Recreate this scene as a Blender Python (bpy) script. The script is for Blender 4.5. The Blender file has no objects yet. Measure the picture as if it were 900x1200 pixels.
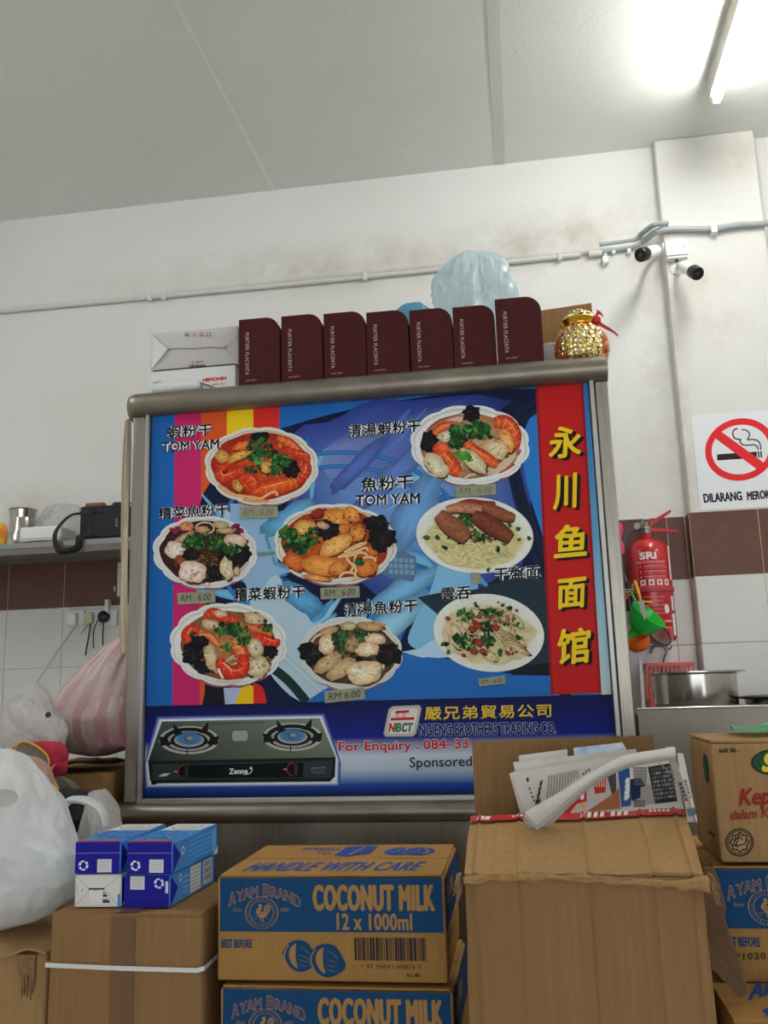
import bpy, bmesh, math, random
from mathutils import Vector, Matrix, noise
PI = math.pi
C = bpy.context.scene
COL = C.collection

# ------------------------------------------------------------------ camera
EYE = Vector((0.0, 0.0, 1.45))
FPX = 1059.137                                   # focal length in pixels of the 900 x 1200 frame
ROT = ((0.98757139, 0.15438448, -0.02946492),    # world -> camera (x right, y down, z forward)
       (-0.05848248, 0.18694567, -0.98062792),
       (-0.14588539, 0.97016326, 0.19365099))
cam_data = bpy.data.cameras.new('camera')
cam_data.sensor_fit = 'VERTICAL'
cam_data.sensor_height = 24.0
cam_data.lens = FPX / 1200 * 24.0
cam_data.clip_start = 0.05
cam = bpy.data.objects.new('camera', cam_data)
COL.objects.link(cam)
cam.matrix_world = Matrix(((ROT[0][0], -ROT[1][0], -ROT[2][0], EYE.x),
                           (ROT[0][1], -ROT[1][1], -ROT[2][1], EYE.y),
                           (ROT[0][2], -ROT[1][2], -ROT[2][2], EYE.z),
                           (0, 0, 0, 1)))
C.camera = cam

# ------------------------------------------------------------------ world, lights, exposure
C.view_settings.view_transform = 'Standard'
C.view_settings.look = 'None'
C.view_settings.gamma = 1.0
C.view_settings.exposure = 0.6
world = bpy.data.worlds.new('overcast daylight')
C.world = world
world.use_nodes = True
bg = world.node_tree.nodes['Background']
bg.inputs[0].default_value = (0.93, 0.97, 1.0, 1)
bg.inputs[1].default_value = 1.65
TUBE_STRENGTH = 60.0                             # emission of the fluorescent tubes


# ------------------------------------------------------------------ helpers
def U(px, py, ax, val):
    """the world point seen at pixel (px, py) where coordinate number ax equals val"""
    d = Vector(((px - 450) / FPX, (py - 600) / FPX, 1.0))
    w = Vector([sum(ROT[k][i] * d[k] for k in range(3)) for i in range(3)])
    return EYE + w * ((val - EYE[ax]) / w[ax])

def at(px, py, y):
    return U(px, py, 1, y)

def lin(c):
    """0..255 display colour -> linear"""
    return tuple((v / 255 / 12.92) if v / 255 <= 0.04045 else ((v / 255 + 0.055) / 1.055) ** 2.4 for v in c[:3])

def mat(name, c, rough=0.6, metal=0.0, spec=0.5, noise_amt=0.0, noise_scale=20.0, bump=0.0, bump_scale=200.0,
        stretch=None, alpha=None, trans=None, c2=None, coat=0.0):
    """procedural principled material; colour varies with object-space noise between c and c2"""
    m = bpy.data.materials.new(name)
    m.use_nodes = True
    nt = m.node_tree
    b = nt.nodes['Principled BSDF']
    L = nt.links.new
    b.inputs['Base Color'].default_value = (*lin(c), 1)
    b.inputs['Roughness'].default_value = rough
    b.inputs['Metallic'].default_value = metal
    b.inputs['Specular IOR Level'].default_value = spec
    b.inputs['Coat Weight'].default_value = coat
    tc = nt.nodes.new('ShaderNodeTexCoord')
    src = tc.outputs['Object']
    if stretch:
        mp = nt.nodes.new('ShaderNodeMapping')
        mp.inputs['Scale'].default_value = stretch
        L(src, mp.inputs['Vector'])
        src = mp.outputs['Vector']
    if c2 is not None:
        n = nt.nodes.new('ShaderNodeTexNoise')
        n.inputs['Scale'].default_value = noise_scale
        n.inputs['Detail'].default_value = 5
        L(src, n.inputs['Vector'])
        r = nt.nodes.new('ShaderNodeMapRange')
        r.inputs['From Min'].default_value = 0.32
        r.inputs['From Max'].default_value = 0.68
        L(n.outputs['Fac'], r.inputs['Value'])
        mx = nt.nodes.new('ShaderNodeMix')
        mx.data_type = 'RGBA'
        mx.inputs['A'].default_value = (*lin(c), 1)
        mx.inputs['B'].default_value = (*lin(c2), 1)
        L(r.outputs['Result'], mx.inputs['Factor'])
        L(mx.outputs['Result'], b.inputs['Base Color'])
    if bump:
        n2 = nt.nodes.new('ShaderNodeTexNoise')
        n2.inputs['Scale'].default_value = bump_scale
        n2.inputs['Detail'].default_value = 4
        L(src, n2.inputs['Vector'])
        bp = nt.nodes.new('ShaderNodeBump')
        bp.inputs['Strength'].default_value = bump
        bp.inputs['Distance'].default_value = 0.004 if trans is None else 0.016
        L(n2.outputs['Fac'], bp.inputs['Height'])
        L(bp.outputs['Normal'], b.inputs['Normal'])
    if trans is not None:                       # thin film: part translucent, part see-through
        out = nt.nodes['Material Output']
        tl = nt.nodes.new('ShaderNodeBsdfTranslucent')
        tl.inputs['Color'].default_value = (*lin(c), 1)
        m1 = nt.nodes.new('ShaderNodeMixShader')
        m1.inputs[0].default_value = trans
        L(b.outputs[0], m1.inputs[1])
        L(tl.outputs[0], m1.inputs[2])
        last = m1
        if alpha:
            tp = nt.nodes.new('ShaderNodeBsdfTransparent')
            m2 = nt.nodes.new('ShaderNodeMixShader')
            m2.inputs[0].default_value = alpha
            L(m1.outputs[0], m2.inputs[1])
            L(tp.outputs[0], m2.inputs[2])
            last = m2
        L(last.outputs[0], out.inputs[0])
    return m

def ink_material(name, grain=0.0, rough=0.45, spec=0.5, grain_scale=420.0, gain=1.0):
    """printing ink: colour from the attribute 'Col', with an optional photographic grain"""
    m = bpy.data.materials.new(name)
    m.use_nodes = True
    nt = m.node_tree
    b = nt.nodes['Principled BSDF']
    b.inputs['Roughness'].default_value = rough
    b.inputs['Specular IOR Level'].default_value = spec
    a = nt.nodes.new('ShaderNodeAttribute')
    a.attribute_name = 'Col'
    if grain:
        tc = nt.nodes.new('ShaderNodeTexCoord')
        n = nt.nodes.new('ShaderNodeTexNoise')
        n.inputs['Scale'].default_value = grain_scale
        n.inputs['Detail'].default_value = 3
        nt.links.new(tc.outputs['Object'], n.inputs['Vector'])
        r = nt.nodes.new('ShaderNodeMapRange')
        r.inputs['From Min'].default_value = 0.3
        r.inputs['From Max'].default_value = 0.7
        r.inputs['To Min'].default_value = (1 - grain) * gain
        r.inputs['To Max'].default_value = (1 + grain) * gain
        nt.links.new(n.outputs['Fac'], r.inputs['Value'])
        mx = nt.nodes.new('ShaderNodeVectorMath')
        mx.operation = 'SCALE'
        nt.links.new(a.outputs['Color'], mx.inputs[0])
        nt.links.new(r.outputs['Result'], mx.inputs['Scale'])
        nt.links.new(mx.outputs[0], b.inputs['Base Color'])
    else:
        mx = nt.nodes.new('ShaderNodeVectorMath')
        mx.operation = 'SCALE'
        mx.inputs['Scale'].default_value = gain
        nt.links.new(a.outputs['Color'], mx.inputs[0])
        nt.links.new(mx.outputs[0], b.inputs['Base Color'])
    return m

def link(name, me, parent=None):
    o = bpy.data.objects.new(name, me)
    COL.objects.link(o)
    if parent is not None:
        o.parent = parent
        o.matrix_parent_inverse = Matrix.Identity(4)
    return o

def tag(o, label=None, cat=None, group=None, kind=None):
    if label: o['label'] = label
    if cat: o['category'] = cat
    if group: o['group'] = group
    if kind: o['kind'] = kind
    return o

def thing(name, label, cat, loc=(0, 0, 0), rz=0.0, group=None):
    o = bpy.data.objects.new(name, None)
    COL.objects.link(o)
    o.empty_display_size = 0.05
    o.location = loc
    o.rotation_euler = (0, 0, rz)
    return tag(o, label, cat, group)

def world_of(o):
    m = o.matrix_basis.copy()
    while o.parent is not None:
        o = o.parent
        m = o.matrix_basis @ m
    return m

class MB:
    """collects vertices and faces in world (or parent) space and links them as one mesh object"""
    def __init__(s):
        s.v = []; s.f = []; s.sm = []
    def add(s, vs, fs, smooth=False):
        k = len(s.v)
        s.v += [Vector(p) for p in vs]
        s.f += [tuple(i + k for i in f) for f in fs]
        s.sm += [smooth] * len(fs)
        return s
    def box(s, lo, hi, M=None):
        x0, y0, z0 = lo; x1, y1, z1 = hi
        vs = [(x0,y0,z0),(x1,y0,z0),(x1,y1,z0),(x0,y1,z0),(x0,y0,z1),(x1,y0,z1),(x1,y1,z1),(x0,y1,z1)]
        if M is not None: vs = [M @ Vector(p) for p in vs]
        return s.add(vs, [(0,3,2,1),(4,5,6,7),(0,1,5,4),(1,2,6,5),(2,3,7,6),(3,0,4,7)])
    def rbox(s, lo, hi, r=0.004, seg=2, M=None, cuts=0, amp=0.0, freq=8.0, seed=0.0):
        """box with rounded edges; optional subdivision and a noisy dent"""
        bm = bmesh.new()
        bmesh.ops.create_cube(bm, size=1.0)
        for v in bm.verts:
            v.co = Vector([lo[i] + (v.co[i] + 0.5) * (hi[i] - lo[i]) for i in range(3)])
        if cuts:
            bmesh.ops.subdivide_edges(bm, edges=bm.edges[:], cuts=cuts, use_grid_fill=True)
        ed = [e for e in bm.edges if len(e.link_faces) == 2 and e.link_faces[0].normal.angle(e.link_faces[1].normal, 0) > 0.5] if cuts == 0 else None
        if cuts:
            bm.normal_update()
            ed = [e for e in bm.edges if len(e.link_faces) == 2 and e.link_faces[0].normal.angle(e.link_faces[1].normal, 0) > 0.5]
        else:
            ed = bm.edges[:]
        if r > 0:
            bmesh.ops.bevel(bm, geom=ed, offset=r, segments=seg, profile=0.5, affect='EDGES', clamp_overlap=True)
        if amp:
            for v in bm.verts:
                q = v.co * freq + Vector((seed, seed * 1.7, -seed))
                v.co += Vector((noise.noise(q), noise.noise(q + Vector((9, 3, 1))), noise.noise(q + Vector((2, 8, 5))))) * amp
        vs = [v.co.copy() for v in bm.verts]
        if M is not None: vs = [M @ p for p in vs]
        bm.verts.index_update()
        bm.normal_update()
        fs = [tuple(v.index for v in f.verts) for f in bm.faces]
        flat = [not cuts and max(abs(k) for k in f.normal) > 0.999 for f in bm.faces]
        bm.free()
        s.add(vs, fs, True)
        s.sm[-len(fs):] = [not k for k in flat]
        return s
    def lathe(s, prof, n=32, M=None, cap=True, smooth=True, a0=0.0, a1=2 * PI):
        """prof: (radius, height) pairs turned round local z"""
        vs = []; fs = []
        full = abs(a1 - a0 - 2 * PI) < 1e-6
        m = n if full else n + 1
        for r, h in prof:
            for k in range(m):
                a = a0 + (a1 - a0) * k / n
                vs.append(Vector((r * math.cos(a), r * math.sin(a), h)))
        for i in range(len(prof) - 1):
            for k in range(n):
                k2 = (k + 1) % m
                fs.append((i * m + k, i * m + k2, (i + 1) * m + k2, (i + 1) * m + k))
        if cap and full:
            if prof[0][0] > 1e-5: fs.append(tuple(reversed(range(m))))
            if prof[-1][0] > 1e-5: fs.append(tuple((len(prof) - 1) * m + k for k in range(m)))
        if M is not None: vs = [M @ p for p in vs]
        return s.add(vs, fs, smooth)
    def tube(s, pts, r, n=8, closed=False, cap=True, flat=1.0):
        """round bar through points; r may be a list"""
        pts = [Vector(p) for p in pts]
        m = len(pts)
        rs = r if isinstance(r, (list, tuple)) else [r] * m
        up = Vector((0, 0, 1))
        vs = []; fs = []
        prev = None
        for i, p in enumerate(pts):
            a = pts[(i - 1) % m] if (closed or i > 0) else p
            b = pts[(i + 1) % m] if (closed or i < m - 1) else p
            t = (b - a).normalized()
            if prev is None:
                ref = up if abs(t.dot(up)) < 0.9 else Vector((1, 0, 0))
                x = t.cross(ref).normalized()
            else:
                x = (prev - t * prev.dot(t)).normalized()
            prev = x
            y = t.cross(x)
            for k in range(n):
                an = 2 * PI * k / n
                vs.append(p + (x * math.cos(an) + y * math.sin(an) * flat) * rs[i])
        for i in range(m if closed else m - 1):
            j = (i + 1) % m
            for k in range(n):
                k2 = (k + 1) % n
                fs.append((i * n + k, i * n + k2, j * n + k2, j * n + k))
        if cap and not closed:
            fs.append(tuple(reversed(range(n))))
            fs.append(tuple((m - 1) * n + k for k in range(n)))
        return s.add(vs, fs, True)
    def grid(s, fn, nu, nv, smooth=True, thick=0.0):
        """surface fn(u, v) -> point over 0..1; thick gives it a back and sides"""
        vs = [Vector(fn(i / nu, j / nv)) for j in range(nv + 1) for i in range(nu + 1)]
        w = nu + 1
        fs = [(j*w+i, j*w+i+1, (j+1)*w+i+1, (j+1)*w+i) for j in range(nv) for i in range(nu)]
        if thick:
            nrm = [Vector((0, 0, 0)) for _ in vs]
            for f in fs:
                q = (vs[f[1]] - vs[f[0]]).cross(vs[f[3]] - vs[f[0]])
                for i in f: nrm[i] += q
            k = len(vs)
            vs = vs + [p - (q.normalized() if q.length > 0 else Vector((0, 1, 0))) * thick for p, q in zip(vs, nrm)]
            fs = fs + [tuple(i + k for i in reversed(f)) for f in fs]
            rim = [j*w for j in range(nv, 0, -1)] + [i for i in range(nu)] + [j*w+nu for j in range(nv)] + [nv*w+i for i in range(nu, 0, -1)]
            for a, b in zip(rim, rim[1:] + rim[:1]):
                fs.append((b, a, a + k, b + k))
        return s.add(vs, fs, smooth)
    def slab(s, pts, off):
        """closed polygon pts extruded by vector off"""
        n = len(pts)
        pts = [Vector(p) for p in pts]
        off = Vector(off)
        vs = pts + [p + off for p in pts]
        fs = [tuple(range(n)), tuple(reversed(range(n, 2 * n)))]
        fs += [(i, i + n, (i + 1) % n + n, (i + 1) % n) for i in range(n)]
        return s.add(vs, fs)
    def build(s, name, material, parent=None, kind=None, label=None, rel=None):
        me = bpy.data.meshes.new(name)
        vs = s.v
        if rel is None and parent is not None:
            inv = world_of(parent).inverted()                       # points were given in world space
            vs = [inv @ p for p in vs]
        me.from_pydata([tuple(p) for p in vs], [], s.f)
        me.polygons.foreach_set('use_smooth', s.sm)
        bm = bmesh.new()
        bm.from_mesh(me)
        bmesh.ops.recalc_face_normals(bm, faces=bm.faces[:])
        bm.to_mesh(me)
        bm.free()
        if any(s.sm):
            me.set_sharp_from_angle(angle=math.radians(50))
            me.polygons.foreach_set('use_smooth', s.sm)
        me.materials.append(material)
        o = link(name, me, parent)
        if kind: o['kind'] = kind
        if label: o['label'] = label
        return o

def crumple(mb, amp, freq, seed=0.0, start=0, ridge=False):
    for i in range(start, len(mb.v)):
        p = mb.v[i]
        q = p * freq + Vector((seed, 2.3 * seed, -seed))
        d = Vector((noise.noise(q), noise.noise(q + Vector((7.1, 1, 4))), noise.noise(q + Vector((3, 9.2, 1)))))
        if ridge:
            d = Vector([(0.5 - abs(c)) for c in d])
        mb.v[i] = p + d * amp
    return mb

def cycle_path(pts, n=24):
    """Catmull-Rom through points"""
    pts = [Vector(p) for p in pts]
    out = []
    for i in range(len(pts) - 1):
        p0 = pts[max(i - 1, 0)]; p1 = pts[i]; p2 = pts[i + 1]; p3 = pts[min(i + 2, len(pts) - 1)]
        m = max(2, n // (len(pts) - 1))
        for k in range(m):
            t = k / m
            out.append(0.5 * ((2 * p1) + (p2 - p0) * t + (2 * p0 - 5 * p1 + 4 * p2 - p3) * t * t + (3 * p1 - p0 - 3 * p2 + p3) * t ** 3))
    out.append(pts[-1])
    return out

# ------------------------------------------------------------------ printing: flat shapes and lettering on a plane
_glyphs = {}
def glyphs(body, bold=0.0, shear=0.0, space=1.0):
    key = (body, bold, shear, space)
    if key not in _glyphs:
        cu = bpy.data.curves.new('lettering', 'FONT')
        cu.body = body
        cu.offset = bold
        cu.shear = shear
        cu.space_character = space
        cu.resolution_u = 3
        cu.fill_mode = 'FRONT'
        ob = bpy.data.objects.new('lettering', cu)
        me = bpy.data.meshes.new_from_object(ob)
        vs = [(v.co.x, v.co.y) for v in me.vertices]
        fs = [tuple(p.vertices) for p in me.polygons]
        bpy.data.objects.remove(ob)
        bpy.data.curves.remove(cu)
        bpy.data.meshes.remove(me)
        if vs:
            xs = [p[0] for p in vs]; ys = [p[1] for p in vs]
            box = (min(xs) + bold, min(ys) + bold, max(xs) - bold, max(ys) - bold)
        else:
            box = (0, 0, 1, 1)
        _glyphs[key] = (vs, fs, box)
    return _glyphs[key]

class Art:
    """flat print on the plane through O with unit axes u (right), v (up) and normal n; shapes are given in plane
    metres, or through mp in any other 2-D frame; every shape lies a few microns above the one before"""
    def __init__(s, O, u, v, n, mp=None, base=2e-4, step=5e-6):
        s.O = Vector(O); s.u = Vector(u).normalized(); s.v = Vector(v).normalized(); s.n = Vector(n).normalized()
        s.mp = mp or (lambda p: p)
        s.z = base; s.step = step
        s.vs = []; s.fs = []; s.cs = []
        s.rnd = random.Random(7)
    def raw(s, pts, faces, cols):
        s.z += s.step
        k = len(s.vs)
        for p in pts:
            a, b = s.mp(p)
            s.vs.append(s.O + s.u * a + s.v * b + s.n * s.z)
        s.fs += [tuple(i + k for i in f) for f in faces]
        s.cs += [lin(c) for c in cols]
    def poly(s, pts, c):
        n = len(pts)
        cols = c if isinstance(c, list) else [c] * n
        s.raw(pts, [tuple(range(n))], cols)
    def rect(s, x0, y0, x1, y1, c):
        s.poly([(x0, y0), (x1, y0), (x1, y1), (x0, y1)], c)
    def blob(s, cx, cy, rx, ry, c0, c1, rot=0.0, irr=0.12, n=22, cn=0.08, bumps=3.0, light=None):
        """filled irregular oval, colour c0 in the middle to c1 at the rim, each vertex a little off"""
        R = s.rnd
        ph = R.random() * 100
        ca, sa = math.cos(rot), math.sin(rot)
        pts = [(cx, cy)]
        cols = [c0]
        rings = (0.45, 0.8, 1.0)
        for q in rings:
            for k in range(n):
                a = 2 * PI * k / n
                w = 1 + irr * noise.noise(Vector((math.cos(a) * bumps + ph, math.sin(a) * bumps, q * 0.6)))
                x = rx * q * w * math.cos(a); y = ry * q * w * math.sin(a)
                pts.append((cx + x * ca - y * sa, cy + x * sa + y * ca))
                m = 1 + cn * (R.random() * 2 - 1)
                t = (q - 0.3) / 0.7 if q < 1 else 1.0
                t = max(0, min(1, t))
                cols.append(tuple(max(0, min(255, (c0[i] * (1 - t) + c1[i] * t) * m)) for i in range(3)))
        fs = [(0, 1 + k, 1 + (k + 1) % n) for k in range(n)]
        for r in range(len(rings) - 1):
            for k in range(n):
                k2 = (k + 1) % n
                fs.append((1 + r*n + k, 1 + (r+1)*n + k, 1 + (r+1)*n + k2, 1 + r*n + k2))
        s.raw(pts, fs, cols)
    def stroke(s, pts, w, c, c_edge=None, taper=False):
        """ribbon along points; the edges may have another colour"""
        m = len(pts)
        vs = []; cols = []; fs = []
        ws = w if isinstance(w, list) else [w] * m
        for i in range(m):
            a = pts[max(0, i - 1)]; b = pts[min(m - 1, i + 1)]
            dx, dy = b[0] - a[0], b[1] - a[1]
            L = math.hypot(dx, dy) or 1
            nx, ny = -dy / L, dx / L
            h = ws[i] / 2
            if taper: h *= math.sin(PI * (0.08 + 0.84 * i / (m - 1)))
            cc = c[i] if isinstance(c, list) else c
            for q in (-1, 0, 1):
                vs.append((pts[i][0] + nx * h * q, pts[i][1] + ny * h * q))
                cols.append(cc if (q == 0 or c_edge is None) else c_edge)
        for i in range(m - 1):
            for q in (0, 1):
                fs.append((3*i+q, 3*i+q+1, 3*(i+1)+q+1, 3*(i+1)+q))
        s.raw(vs, fs, cols)
    def curve(s, pts, n=18):
        return [(p.x, p.y) for p in cycle_path([(a, b, 0) for a, b in pts], n)]
    def leaves(s, cx, cy, rx, ry, n, size, cols, rot=0.0):
        """scattered small leaf-like flakes"""
        R = s.rnd
        if size > 36: n = int(n * 1.9); size *= 0.68
        for _ in range(n):
            a = R.random() * 2 * PI; q = math.sqrt(R.random())
            x = rx * q * math.cos(a); y = ry * q * math.sin(a)
            ca, sa = math.cos(rot), math.sin(rot)
            x, y = cx + x * ca - y * sa, cy + x * sa + y * ca
            L = size * (0.5 + R.random()); W = L * (0.35 + 0.5 * R.random()); t = R.random() * PI
            c = R.choice(cols)
            m = 0.8 + 0.4 * R.random()
            c = tuple(min(255, k * m) for k in c)
            P = []
            for k in range(7):
                an = 2 * PI * k / 7
                rr = 0.7 + 0.5 * R.random()
                P.append((x + L/2*rr*math.cos(an)*math.cos(t) - W/2*rr*math.sin(an)*math.sin(t),
                          y + L/2*rr*math.cos(an)*math.sin(t) + W/2*rr*math.sin(an)*math.cos(t)))
            dark = tuple(k * 0.7 for k in c)
            s.poly(P, [c if k < 4 else dark for k in range(7)])
    def text(s, body, TL, TR, BL, c, bold=0.0, shear=0.0, space=1.0, warp=0.0, c2=None):
        """lettering whose bounding box fills the parallelogram TL, TR, BL; c2: second colour towards the bottom"""
        vs, fs, (x0, y0, x1, y1) = glyphs(body, 0.0, shear, space)
        k = bold / (y1 - y0)                        # heavier strokes: the same lettering several times, a little apart
        Q = 1 - 2 * k
        q0, q1, q2 = s.mp(TL), s.mp(TR), s.mp(BL)
        ex = math.hypot(q1[0] - q0[0], q1[1] - q0[1]); ey = math.hypot(q2[0] - q0[0], q2[1] - q0[1])
        kx = k * ey / ex
        shifts = [(0, 0)] if bold <= 0 else [(math.cos(2 * PI * i / 8), math.sin(2 * PI * i / 8)) for i in range(8)]
        for sx, sy in shifts:
            pts = []; cols = []
            for x, y in vs:
                a = kx + kx * sx + (1 - 2 * kx) * (x - x0) / (x1 - x0)
                b = k + k * sy + Q * (y1 - y) / (y1 - y0)
                if warp:
                    a += warp * 0.3 * noise.noise(Vector((x * 2.2, y * 2.2, 3.0))) / max(1, (x1 - x0))
                    b += warp * noise.noise(Vector((x * 2.2, y * 2.2, 7.0)))
                pts.append((TL[0] + (TR[0] - TL[0]) * a + (BL[0] - TL[0]) * b, TL[1] + (TR[1] - TL[1]) * a + (BL[1] - TL[1]) * b))
                cols.append(c if c2 is None else tuple(c[i] * (1 - b) + c2[i] * b for i in range(3)))
            if pts: s.raw(pts, fs, cols)
    def build(s, name, material, parent=None, label=None, kind=None):
        me = bpy.data.meshes.new(name)
        vs = s.vs
        if parent is not None:
            inv = world_of(parent).inverted()
            vs = [inv @ p for p in vs]
        me.from_pydata([tuple(p) for p in vs], [], s.fs)
        at_ = me.color_attributes.new('Col', 'FLOAT_COLOR', 'POINT')
        at_.data.foreach_set('color', [k for c in s.cs for k in (*c, 1.0)])
        me.materials.append(material)
        o = link(name, me, parent)
        if label: o['label'] = label
        if kind: o['kind'] = kind
        return o

# ------------------------------------------------------------------ materials shared by many things
def plaster(name, c, stain, zones, rough=0.75):
    """painted plaster with dirt stains that stay in given zones: (x, z, radius x, radius z, strength)"""
    m = mat(name, c, rough, bump=0.25, bump_scale=60, spec=0.25)
    nt = m.node_tree; L = nt.links.new
    b = nt.nodes['Principled BSDF']
    geo = nt.nodes.new('ShaderNodeTexCoord')
    sep = nt.nodes.new('ShaderNodeSeparateXYZ')
    L(geo.outputs['Object'], sep.inputs[0])
    n = nt.nodes.new('ShaderNodeTexNoise')
    n.inputs['Scale'].default_value = 7.0
    n.inputs['Detail'].default_value = 8
    n.inputs['Roughness'].default_value = 0.65
    L(geo.outputs['Object'], n.inputs['Vector'])
    def math_(op, a, b_=None):
        q = nt.nodes.new('ShaderNodeMath'); q.operation = op
        for i, k in enumerate((a, b_)):
            if k is None: continue
            if isinstance(k, (int, float)): q.inputs[i].default_value = k
            else: L(k, q.inputs[i])
        return q.outputs[0]
    total = None
    for (x, z, rx, rz, st) in zones:
        dx = math_('MULTIPLY', math_('SUBTRACT', sep.outputs['X'], x), 1 / rx)
        dz = math_('MULTIPLY', math_('SUBTRACT', sep.outputs['Z'], z), 1 / rz)
        d = math_('SQRT', math_('ADD', math_('MULTIPLY', dx, dx), math_('MULTIPLY', dz, dz)))
        q = nt.nodes.new('ShaderNodeMapRange')
        q.inputs['From Min'].default_value = 1.0; q.inputs['From Max'].default_value = 0.1
        L(d, q.inputs['Value'])
        w = math_('MULTIPLY', q.outputs[0], st)
        total = w if total is None else math_('ADD', total, w)
    r = nt.nodes.new('ShaderNodeMapRange')
    r.inputs['From Min'].default_value = 0.36; r.inputs['From Max'].default_value = 0.66
    L(n.outputs['Fac'], r.inputs['Value'])
    fac = math_('MULTIPLY', r.outputs[0], total) if total is not None else math_('MULTIPLY', r.outputs[0], 0.0)
    n2 = nt.nodes.new('ShaderNodeTexNoise')                       # faint overall patchiness
    n2.inputs['Scale'].default_value = 1.6
    n2.inputs['Detail'].default_value = 4
    L(geo.outputs['Object'], n2.inputs['Vector'])
    fac = math_('ADD', fac, math_('MULTIPLY', math_('SUBTRACT', n2.outputs['Fac'], 0.4), 0.25))
    n3 = nt.nodes.new('ShaderNodeTexVoronoi')                     # specks
    n3.inputs['Scale'].default_value = 9.0
    L(geo.outputs['Object'], n3.inputs['Vector'])
    sp = nt.nodes.new('ShaderNodeMapRange')
    sp.inputs['From Min'].default_value = 0.035; sp.inputs['From Max'].default_value = 0.02
    L(n3.outputs['Distance'], sp.inputs['Value'])
    fac = math_('MINIMUM', math_('ADD', fac, math_('MULTIPLY', sp.outputs[0], 0.5)), 1.0)
    fac = math_('MAXIMUM', fac, 0.0)
    mx = nt.nodes.new('ShaderNodeMix'); mx.data_type = 'RGBA'
    mx.inputs['A'].default_value = (*lin(c), 1); mx.inputs['B'].default_value = (*lin(stain), 1)
    L(fac, mx.inputs['Factor'])
    L(mx.outputs['Result'], b.inputs['Base Color'])
    return m

M_WALL = plaster('wall paint', (229, 229, 226), (170, 150, 125),
                 [(-0.7, 3.14, 1.3, 0.14, 0.42), (0.25, 3.16, 0.5, 0.2, 0.4), (0.55, 2.6, 0.12, 1.3, 0.3), (-2.0, 2.2, 0.5, 0.15, 0.35)])
M_PILLAR = plaster('pillar paint', (226, 225, 220), (172, 150, 122),
                   [(0.72, 2.9, 0.16, 0.1, 0.35), (0.78, 2.72, 0.14, 0.12, 0.4), (0.61, 2.4, 0.04, 0.9, 0.5), (0.9, 3.4, 0.3, 0.12, 0.4)])
M_CEIL = plaster('ceiling paint', (236, 237, 232), (165, 160, 148), [(0.9, 0, 0.3, 9, 0.2)])
M_CEILSTRIP = mat('ceiling filler', (218, 219, 212), 0.7)
M_CEILPALE = mat('ceiling pale filler', (245, 245, 240), 0.7)
M_FLOOR = mat('floor terrazzo', (204, 203, 200), 0.4, c2=(188, 187, 184), noise_scale=60)
M_TILE_B = mat('brown glazed tile', (108, 72, 58), 0.35, spec=0.35, c2=(98, 64, 52), noise_scale=14)
M_TILE_W = mat('white glazed tile', (222, 221, 217), 0.22, c2=(216, 215, 211), noise_scale=6)
M_GROUT = mat('grout', (196, 180, 164), 0.8)
M_STEEL = mat('brushed stainless steel', (168, 162, 152), 0.34, metal=0.9, bump=0.06, bump_scale=30, stretch=(60, 2, 2), c2=(150, 145, 136), noise_scale=5)
M_STEEL_RAIL = mat('worn steel rail', (150, 143, 130), 0.38, metal=0.75, c2=(128, 120, 108), noise_scale=9)
M_ALU = mat('aluminium trim', (180, 180, 176), 0.4, metal=0.7)
M_BLACK = mat('black gasket', (16, 16, 18), 0.6)
M_PVC = mat('white pvc', (214, 214, 208), 0.45)
M_CONDUIT = mat('grey conduit', (168, 176, 176), 0.4)
M_WHITE = mat('white plastic', (236, 236, 233), 0.35)
M_DARKPL = mat('black plastic', (22, 22, 24), 0.35)
M_INK = ink_material('printing ink', 0, 0.5, 0.15, gain=1.15)
M_INK_MATT = ink_material('matt carton ink', 0.05, 0.8, 0.2, 90)
M_PHOTO = ink_material('printed photograph', 0.16, 0.5, 0.15, 420, 1.18)
M_CARD = mat('brown cardboard', (150, 115, 78), 0.85, spec=0.1, c2=(141, 108, 72), noise_scale=4, bump=0.22, bump_scale=3, stretch=(34, 34, 1.0))
M_CARD_PALE = mat('pale brown cardboard', (168, 134, 92), 0.85, spec=0.1, c2=(158, 124, 84), noise_scale=5, bump=0.2, bump_scale=3, stretch=(30, 30, 1.5))
M_CARD_TAN = mat('tan printed cardboard', (170, 130, 76), 0.8, spec=0.1, c2=(160, 121, 69), noise_scale=6, bump=0.1, bump_scale=3, stretch=(70, 70, 2))
M_CARD_EDGE = mat('torn cardboard edge', (120, 92, 62), 0.95, c2=(150, 120, 86), noise_scale=160, bump=0.5, bump_scale=260)

# ------------------------------------------------------------------ the room
YW = 3.35                                         # face of the back wall
CEIL = 3.505
ZT = 2.036                                        # top of the tiled band
XL, XR, YF, YB = -4.0, 3.6, -5.0, 3.6
YP = 3.285                                        # plastered face of the pillar
PX0, PX1 = 0.606, 0.972

MB().box((XL, YF, -0.1), (XR, YB, 0)).build('floor', M_FLOOR, kind='structure')
MB().box((XL, YF, CEIL), (XR, YB, CEIL + 0.12)).build('ceiling', M_CEIL, kind='structure')
wall = MB().box((XL, YW, 0), (XR, YB, CEIL)).build('wall_back', M_WALL, kind='structure')
MB().box((XL - 0.12, YF, 0), (XL, YB, CEIL)).build('wall_left', M_WALL, kind='structure')
MB().box((XR, YF, 0), (XR + 0.12, YB, CEIL)).build('wall_right', M_WALL, kind='structure')
fw = MB().box((XL, YF - 0.12, 0), (-2.2, YF, CEIL))                # the shop front: a wide opening to the street
fw.box((-2.2, YF - 0.12, 2.7), (3.0, YF, CEIL)).box((3.0, YF - 0.12, 0), (XR, YF, CEIL))
fw.build('wall_front', M_WALL, kind='structure')
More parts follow.
